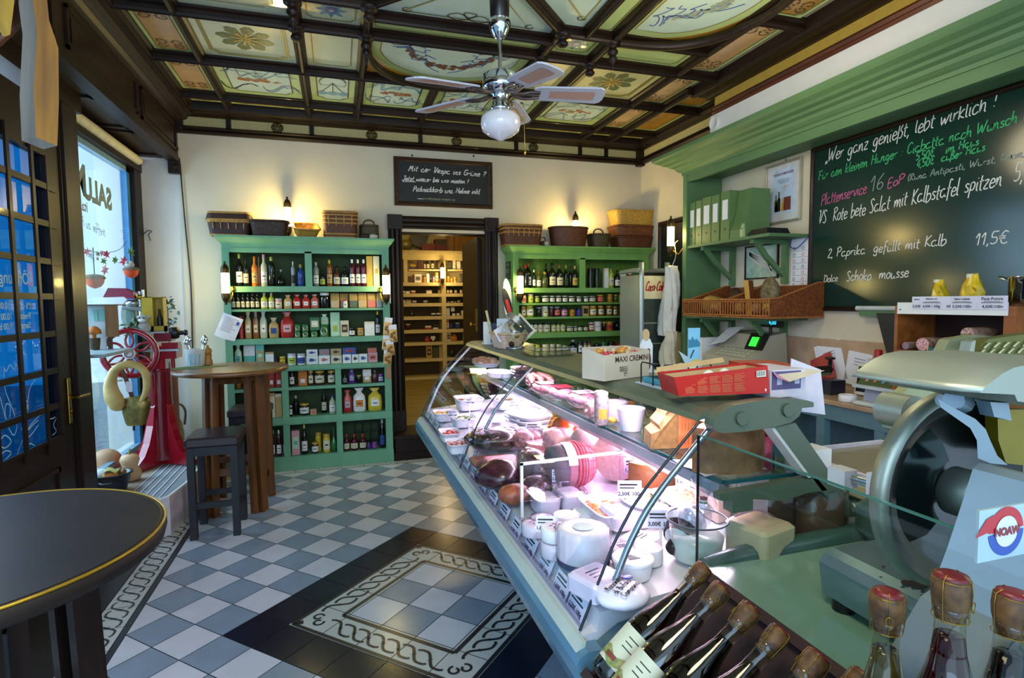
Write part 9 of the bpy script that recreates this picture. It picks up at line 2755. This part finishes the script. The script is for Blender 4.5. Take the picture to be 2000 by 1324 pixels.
t=thing('steel_pot','shiny steel pot with loop handle at the picture edge of the salami rack','pot',(3.0,1.73,1.476))
MB().mat(CHROME).lathe([(.07,.001),(.075,.01),(.075,.125),(.079,.128),(.079,.133),(.07,.133)],(2.98,1.745,1.476),28).build('pot_body',t)
MB().mat(CHROME).tube([(2.965,1.82,1.59),(2.955,1.855,1.605),(2.965,1.865,1.61),(2.99,1.83,1.598)],.006,6).build('handle',t)
o=MQ('#a08a3a',ro=.3,me=.6).lathe([(.03,.0),(.032,.04),(.028,.045)],(2.90,1.855,1.5225-.046),14)
tag(o.build('small_tin'),'small brass-coloured tin beside the yellow bags on the rack','tin')
# near counter: worktop, slicer, screen, bottles
WT=mat('#8fae96',ro=.18,var=.05,scale=5,coat=.3)
nc=thing('work_counter','pale green glassy worktop section in front of the cheese counter end','counter',(1.1,.7,0))
ZW=.885
MQ('#3c4a50',ro=.4).box(.80,.05,.002,1.50,1.11,ZW-.02).build('cabinet',nc)
MB().mat(WT).box(.775,.05,ZW-.0195,1.55,1.115,ZW).build('worktop',nc)
CGD=mat('#405c52',ro=.3,var=.06,coat=.2)
b=MB().mat(CGD).tube(_smooth([(.83,1.125,.868),(.92,1.125,.88),(1.0,1.125,.885),(1.2,1.125,.89),(1.42,1.125,.90)],4),.028,10)
b.build('divider_ridge',nc)
MB().mat(CGD).rbox(1.27,.94,ZW+.0005,1.62,1.135,1.005,.05).build('raised_block',nc)
MQ('#46626a',ro=.3,coat=.3).prism([(.52,.60),(.52,.70),(.55,.74),(.60,.77),(.72,.79),(.80,.85),(.80,.60)],1.09,1.135,axis='y').build('end_cheek',nc)
gs_=thing('glass_screen','upright clear glass screen running from the counter arm toward the slicer','glass screen',(.81,.7,ZW))
MB().mat(glass('#eef6f4',.02,fres=1.38)).box(.805,.30,ZW+.001,.811,1.128,1.196).build('pane',gs_)
MQ('#3f6f66',ro=.1).box(.8045,.30,1.196,.8115,1.128,1.1985).build('top_edge',gs_)
MQ('#241a1e',ro=.3).box(.8045,1.128,ZW+.001,.8115,1.1295,1.1985).build('front_edge',gs_)
p=HX(1925,1052,.808)
MQ('#c9b0b8',ro=.15,me=.5).box(.806,p.y-.002,.96,.810,p.y+.002,1.19).build('clip_rod',gs_)
SIL2=mat('#a4ab9c',ro=.42,me=.7,var=.03)
SILB=mat('#8fa2ac',ro=.32,me=.7,var=.03)
DKB=mat('#0f1513',ro=.25,var=.1,coat=.4)
sl=thing('electric_slicer','big silver electric meat slicer with dark blade disc and round red-blue badge','slicing machine',(1.1,.7,ZW))
SY=.70
bc=HY(1857,955,SY)
BR=.172
def circ(r,y,n=48,a0=0.0,a1=2*PI):return[(bc.x+r*cos(a0+(a1-a0)*k/n),y,bc.z+r*sin(a0+(a1-a0)*k/n))for k in range(n)]
MB().mat(SIL2).loft([circ(BR-.012,SY-.014),circ(BR-.002,SY-.012),circ(BR+.001,SY-.006),circ(BR+.001,SY+.012),circ(BR-.02,SY+.014)],0,1,1).build('blade_ring',sl)
MB().mat(DKB).loft([circ(BR-.011,SY-.0135),circ(BR-.035,SY+.004),circ(BR-.05,SY+.012),circ(.06,SY+.016),circ(.002,SY+.017)],0,1,1).build('blade_disc',sl)
MQ('#2e3a38',ro=.15,me=.8).loft([circ(BR-.05,SY+.004,24,2.0,4.0),circ(BR-.075,SY-.012,24,2.0,4.0),circ(BR-.11,SY-.014,24,2.0,4.0)],0,0,1).build('inner_cover',sl)
for r,y0,y1 in((.042,SY-.05,SY+.0),(.034,SY-.12,SY-.05)):
 MB().mat(SIL2).loft([circ(r*.9,y1,28),circ(r,y1-.004,28),circ(r,y0+.004,28),circ(r*.92,y0,28)],1,1,1).build('hub',sl)
ZBs=ZW+.022
b=MB().mat(SILB).prism([(.945,ZBs),(.935,.975),(.948,.992),(.97,1.0),(1.42,1.0),(1.42,ZBs)],.50,.895,axis='y')
b.build('base_block',sl)
for x,y in((.965,.86),(1.38,.86),(1.38,.53),(.965,.55)):
 MB().mat(BLACK).cyl((x,y,ZW+.0005),.022,.022,12).build('rubber_foot',sl)
mh=[(1798,1165),(1818,1150),(1835,1110),(1850,1070),(1878,985),(1900,915),(1912,904),(1940,908),(2050,940),(2140,1000),(2140,1330),(1700,1330)]
P=[HY(x,y,.545)for x,y in mh]
pol=[(p_.x,max(p_.z,ZBs))for p_ in P]
MB().mat(SILB).prism(pol,.40,.545,axis='y').build('motor_housing',sl)
b=MB()
u,w_=Vector((1,0,0)),Vector((0,0,1))
bp_=HY(1966,1042,.398)
bd_=thing_badge=MQ('#a9c0c6',ro=.3,me=.4).box(bp_.x-.044,.3965,bp_.z-.025,bp_.x+.050,.3995,bp_.z+.030).build('badge_plate',sl)
o3=bp_+Vector((-.004,0,.004))
def disc(r,y,m_,a0=0.0,a1=2*PI,rin=0.0):
 pts=[(o3 .x+r*cos(a0+(a1-a0)*k/24),y,o3 .z+r*sin(a0+(a1-a0)*k/24))for k in range(25)]
 if rin:
  pts+=[(o3 .x+rin*cos(a1+(a0-a1)*k/24),y,o3 .z+rin*sin(a1+(a0-a1)*k/24))for k in range(25)]
 b.mat(m_).poly(pts)
disc(.026,.3960,mat('#b8202a',ro=.4),.1,PI,.016);disc(.026,.3960,mat('#24489a',ro=.4),PI+.1,2*PI,.016);disc(.0165,.3955,mat('#d5d0d2',ro=.4))
b.q('#b8202a',ro=.4).poly([(o3 .x-.026,.3958,o3 .z+.002),(o3 .x-.046,.3958,o3 .z-.002),(o3 .x-.03,.3958,o3 .z+.016),(o3 .x-.018,.3958,o3 .z+.02)])
b.q('#8a1c24',ro=.4)
text_mb(b,'NOAW',(o3 .x+.0005,.3950,o3 .z),.0112,bold=.0007)
b.build('badge_emblem',bd_)
def py_prism(name,pts,y0,y1,m_,yref=None,r=None):
 Q=[HY(x,y,yref or y0)for x,y in pts]
 MB().mat(m_).prism([(q.x,q.z)for q in Q],y0,y1,axis='y').build(name,sl)
SILG=mat('#a9ac84',ro=.35,me=.6,var=.03)
py_prism('carriage_plate',[(1745,800),(1752,780),(1840,692),(1855,664),(1905,654),(1935,656),(1935,690),(1820,780),(1770,850),(1742,838)],.84,.862,SILG,.84)
hd2=HY(1757,790,.83)
MB().mat(SIL2).cyl((hd2 .x+.0,.80,hd2 .z-.012),.034,.06,20,'y').build('pivot_boss',sl)
H=[(1776,752),(1790,738),(1825,712),(1850,700),(1880,694),(1990,693),(2080,700),(2080,800),(1992,790),(1960,788),(1930,779),(1858,770),(1852,756)]
Q=[HY(x,y,.60)for x,y in H]
n_=len(Q)
rings=[]
cxh=sum(q.x for q in Q)/n_;czh=sum(q.z for q in Q)/n_
for y,k in((.52,.86),(.535,.95),(.56,1.0),(.68,1.0),(.70,.97)):
 rings.append([(cxh+(q.x-cxh)*k,y,czh+(q.z-czh)*k)for q in Q])
MB().mat(SIL2).loft(rings,1,1,1).build('sharpener_hood',sl)
g0=[HY(x,y,.80)for x,y in((1900,692),(1906,672),(1920,662),(2080,640),(2080,692))]
MQ('#6a6a34',ro=.35,me=.5).prism([(q.x,q.z)for q in g0],.79,.815,axis='y').build('meat_pusher',sl)
b=MQ('#c9c9a0',ro=.3,me=.6)
for k in range(6):
 for j in range(2):
  q=HY(1930+19*k-10*j,674+13*j-.9*k,.787)
  b.tube([(q.x-.012,.787,q.z-.006),(q.x,.786,q.z+.003),(q.x+.004,.787,q.z+.003)],.0022,5)
b.build('grip_studs',sl)
py_prism('pusher_edge',[(1892,694),(1898,668),(1906,664),(1902,694)],.78,.80,SIL2,.78)
def tb(name,pts,r,m_,y):
 MB().mat(m_).tube([tuple(HY(x,yy,y))for x,yy in pts],r,10).build(name,sl)
tb('hood_pin',[(1838,782),(1882,784)],.010,CHROME,.64)
tb('hood_lug',[(1862,782),(1882,786)],.017,SILB,.62)
MB().mat(SILB).add([tuple(HY(x,y,yy))for yy in(.60,.615)for x,y in((1832,778),(1850,790),(1905,818),(1925,838),(1935,862),(1948,890),(1968,908),(1935,905),(1910,895),(1908,860),(1895,836),(1838,796))],[tuple(range(12)),tuple(range(12,24))[::-1]]+[(i,12+i,12+(i+1)%12,(i+1)%12)for i in range(12)]).build('deflector_arm',sl)
py_prism('sharpener_bracket',[(1934,785),(1970,787),(1976,822),(1942,814)],.58,.60,SILB,.58)
py_prism('rear_bowl',[(1948,800),(2060,800),(2060,915),(1965,905),(1950,860)],.66,.68,mat('#8a7a1a',ro=.25,me=.5,var=.1),.66)
q0,q1=HY(1648,929,.86),HY(1720,948,.78)
b=MB().mat(STEEL).tube([tuple(q0),tuple(q1)],.006,8)
pts=[]
for k in range(90):
 t_=k/89
 c_=q0 .lerp(q1,.15+.75*t_)
 pts.append((c_.x+.003*sin(k*.9),c_.y+.009*cos(k*.9),c_.z+.009*sin(k*.9)))
b.tube(pts,.0018,5)
b.build('spring_rod',sl)
b=MQ('#cfd0dc',ro=.3).box(q1 .x-.012,.745,q1 .z-.022,q1 .x+.05,.80,q1 .z+.02)
b.build('guide_block',sl)
MQ('#c0c4c8',ro=.3).box(q0 .x-.02,.84,q0 .z-.02,q0 .x+.012,.88,q0 .z+.016).build('rod_end',sl)
b=MQ('#3a1c10',ro=.8,var=.4,scale=80)
rd=random.Random(11)
c0=HZ(1780,1140,1.0005)
for k in range(16):
 x,y=c0 .x+rd.gauss(0,.02),c0 .y+rd.gauss(0,.03)
 r=rd.uniform(.002,.004)if k>5 else rd.uniform(.006,.011)
 if k<=5:
  x,y=c0 .x+rd.gauss(.01,.008),c0 .y+rd.gauss(0,.008)
 b.poly([(x+r*cos(a)*1.4,y+r*sin(a),1.0006+.0001*k)for a in(0,1,2.1,3,4.2,5.2)])
b.build('crumbs',sl)['kind']='stuff'
ws_=thing('weighing_scale','beige weighing scale with wide shallow platter behind the counter strut','scale',(1.72,1.5,.90))
MQ('#cfc9a4',ro=.4).rbox(1.48,1.20,.905,1.86,1.52,.965,.02).build('scale_body',ws_)
pl_=[HZ(x,y,.99)for x,y in((1585,918),(1722,905),(1600,862),(1568,868))]
b=MQ('#a59a78',ro=.3,me=.4).rbox(1.47,1.17,.978,1.90,1.56,.982,.03)
b.q('#d6cbd0',ro=.3).molding([(1.47,1.17),(1.47,1.56),(1.90,1.56),(1.90,1.17)],[(0,.978),(.008,.978),(.012,.996),(.008,.998),(0,.984)],closed=1)
b.build('platter',ws_)
MQ('#8a7a2a',ro=.3).box(1.62,1.197,.925,1.80,1.2,.95).build('display',ws_)
MQ('#2a5a8a',ro=.4).box(1.50,1.197,.92,1.53,1.2,.955).build('blue_sticker',ws_)
MB().mat(CGD).box(1.425,1.137,.56,1.95,1.62,.904).build('pedestal',ws_)
MB().mat(BLACK).box(1.46,1.15,.001,1.92,1.6,.559).build('pedestal_foot',ws_)
RK=wood('#3a2220','#20110e',1,ro=.5)
rk=thing('bottle_rack','dark wooden slanted rack holding the corked bottles on the counter front','rack',(.62,.7,.7))
sl_=.92
yR0,yR1=.565,1.075
def RP(s,o,y):
 d=Vector((.745,0,.667)).normalized()
 n=Vector((-d.z,0,d.x))
 q=Vector((.555,y,.70))+d*s+n*o
 return q
for s0,s1,o0,o1,nm in((-.04,.30,-.018,0,'back_board'),(.285,.305,-.02,.018,'top_ledge'),(-.05,-.03,-.018,.06,'foot_ledge')):
 vs=[tuple(RP(s,o,y))for s in(s0,s1)for o in(o0,o1)for y in(yR0,yR1)]
 MB().mat(RK).add(vs,[(0,1,3,2),(4,6,7,5),(0,4,5,1),(2,3,7,6),(0,2,6,4),(1,5,7,3)],0).build(nm,rk)
for y in(yR0+.006,yR1-.006):
 vs=[tuple(RP(s,o,yy))for yy in(y-.006,y+.006)for s,o in((-.05,-.02),(.305,-.02),(.305,.0),(.0,.03),(-.05,.05))]
 MB().mat(RK).add(vs,[(0,1,2,3,4),(9,8,7,6,5)]+[(i,5+i,5+(i+1)%5,(i+1)%5)for i in range(5)],0).build('side_board',rk)
MB().mat(RK).box(.50,yR0,.56,.545,yR1,.645).build('rack_foot',rk)if 0 else None
BGL=glass('#f0efe4',.10,fres=1.5)
CORK=mat('#6e4a1e',ro=.6,h2='#2e1a0a',scale=60)
WIRE=mat('#8f7428',ro=.35,me=.9)
REDC=mat('#5e1016',ro=.4,var=.3)
BPRO=[(.0,.0),(.030,.0),(.040,.006),(.0415,.02),(.0415,.115),(.039,.14),(.031,.172),(.022,.20),(.0165,.225),(.0150,.245),(.0150,.268),(.0165,.270),(.0165,.278),(.0148,.279)]
LPRO=[(.0,.004),(.036,.006),(.039,.016),(.0392,.115),(.0368,.139),(.029,.170),(.0205,.197)]
def wine(label,base,axis_to,liquid,fill,lab,spin,grp):
 t=thing('sparkling_bottle',label,'bottle',(0,0,0),0,grp)
 MB().mat(BGL).lathe(BPRO,n=26,cap=0).build('bottle_glass',t)
 pr=[p_ for p_ in LPRO if p_[1]<fill]
 last=LPRO[-1]
 for a,b_ in zip(BPRO,BPRO[1:]):
  if a[1]<=fill<=b_[1]and b_[1]>a[1]:
   last=((a[0]+(b_[0]-a[0])*(fill-a[1])/(b_[1]-a[1]))*.93,fill)
 pr+=[last,(.0005,fill)]
 MB().mat(liquid).lathe(pr,n=24).build('drink',t)
 ck=MB().mat(CORK).lathe([(.0145,.262),(.0155,.272),(.0185,.284),(.0195,.296),(.0185,.308),(.012,.312)],n=18)
 ck=ck.build('cork',t)
 MB().mat(REDC).lathe([(.0165,.3095),(.0162,.3125),(.008,.3138),(.001,.314)],n=18).build('cap_disc',t)
 w_=MB().mat(WIRE)
 for k in range(4):
  a=k*PI/2+.4
  w_.tube([(r*cos(a),r*sin(a),z)for r,z in((.0172,.262),(.0195,.285),(.0204,.297),(.0192,.31),(.012,.3148))],.0006,4)
 for r,z in((.0176,.264),(.0182,.308)):
  w_.tube([(r*cos(a),r*sin(a),z)for a in[k*PI/8 for k in range(16)]],.0006,4,1)
 w_.tube([(.0215*cos(.4+.18*cos(a)),.0215*sin(.4+.18*cos(a)),.284+.006*sin(a))for a in[k*.7 for k in range(9)]],.0006,4,1)
 w_.build('wire_cage',t)
 if lab:
  a_=[-1.25+2.5*k/12 for k in range(13)]
  L=MQ('#cdd0b4',ro=.6,var=.05).loft([[(.0422*cos(a),.0422*sin(a),z)for a in a_]for z in(.03,.115)],0,0,1)
  L.q('#5a7a3a',ro=.6,h2='#b0a86a',scale=90).loft([[(.0425*cos(a),.0425*sin(a),z+.006*sin(5*a))for a in a_]for z in(.034,.056)],0,0,1)
  L.q('#7a3a2a',ro=.6,var=.3).loft([[(.0427*cos(a),.0427*sin(a),z)for a in a_[2:6]]for z in(.040,.050)],0,0,1)
  for k in range(3):
   L.mat(INK).loft([[(.0426*cos(a),.0426*sin(a),.096-.011*k+z)for a in a_[4:8-k%2]]for z in(0,.0022)],0,0,1)
  L.build('label',t)
 d=(Vector(axis_to)-Vector(base)).normalized()
 qt=d.to_track_quat('Z','Y')
 from mathutils import Quaternion
 t.rotation_euler=(qt@Quaternion((0,0,1),spin)).to_euler()
 t.location=base
 return t
def liq(hx,amt=.85):
 return glass(hx,.05,fres=1.33)
WN=mat('#14060a',ro=.06,var=.2,coat=.5)
LQ=[liq('#8a6422'),WN,liq('#5a2c1a'),WN,WN,WN]
nm=['cider bottle with pale landscape label and amber drink, farthest from the camera','dark red sparkling bottle, second from the counter end of the rack','reddish brown sparkling bottle, third from the counter end','almost black sparkling bottle, fourth from the counter end','sparkling bottle fifth in the slanted row, mostly below the frame','sparkling bottle last in the slanted row, only its cap tip showing']
for i,(px_,py_)in enumerate(((1375,1110),(1410,1150),(1467,1190),(1523,1235),(1598,1285),(1684,1322))):
 zc=.945
 c=HZ(px_,py_,zc)
 d=Vector((.76,0,.65)).normalized()
 base=c-d*.307
 wine('corked '+nm[i],tuple(base),tuple(c),LQ[i],.236,i in(0,1),[2.35,2.2,.6,1.2,.2,.9][i],'corked sparkling bottles in the slanted rack')
CRT=MB().mat(RK).box(.545,.30,.60,.74,.545,.848)
tag(CRT.build('wooden_crate'),'dark wooden crate under the three upright bottles','crate')
for i,(px_,py_,D,hx,lab,fl)in enumerate(((1733,1180,.70,'#3c3a14','upright corked bottle with olive-gold drink, nearest the slanted row',.238),(1858,1150,.63,'#a81420','upright corked bottle with bright red drink in the middle of three',.243),(1960,1187,.64,'#4a1016','upright corked bottle with deep red drink at the picture edge',.24))):
 d=_fw+(px_-1000)/CAM_F*_r2-(py_-662)/CAM_F*_u2
 c=CAM_C+d*D
 base=Vector((c.x-(.0 if i==0 else .0),c.y,c.z-.296))
 tl=Vector((.05 if i==2 else 0,-.0,1))
 wine(lab,tuple(base),tuple(base+tl),liq(hx)if i else mat(hx,ro=.1,var=.2),fl,0,.4+i,'upright corked bottles on the crate')
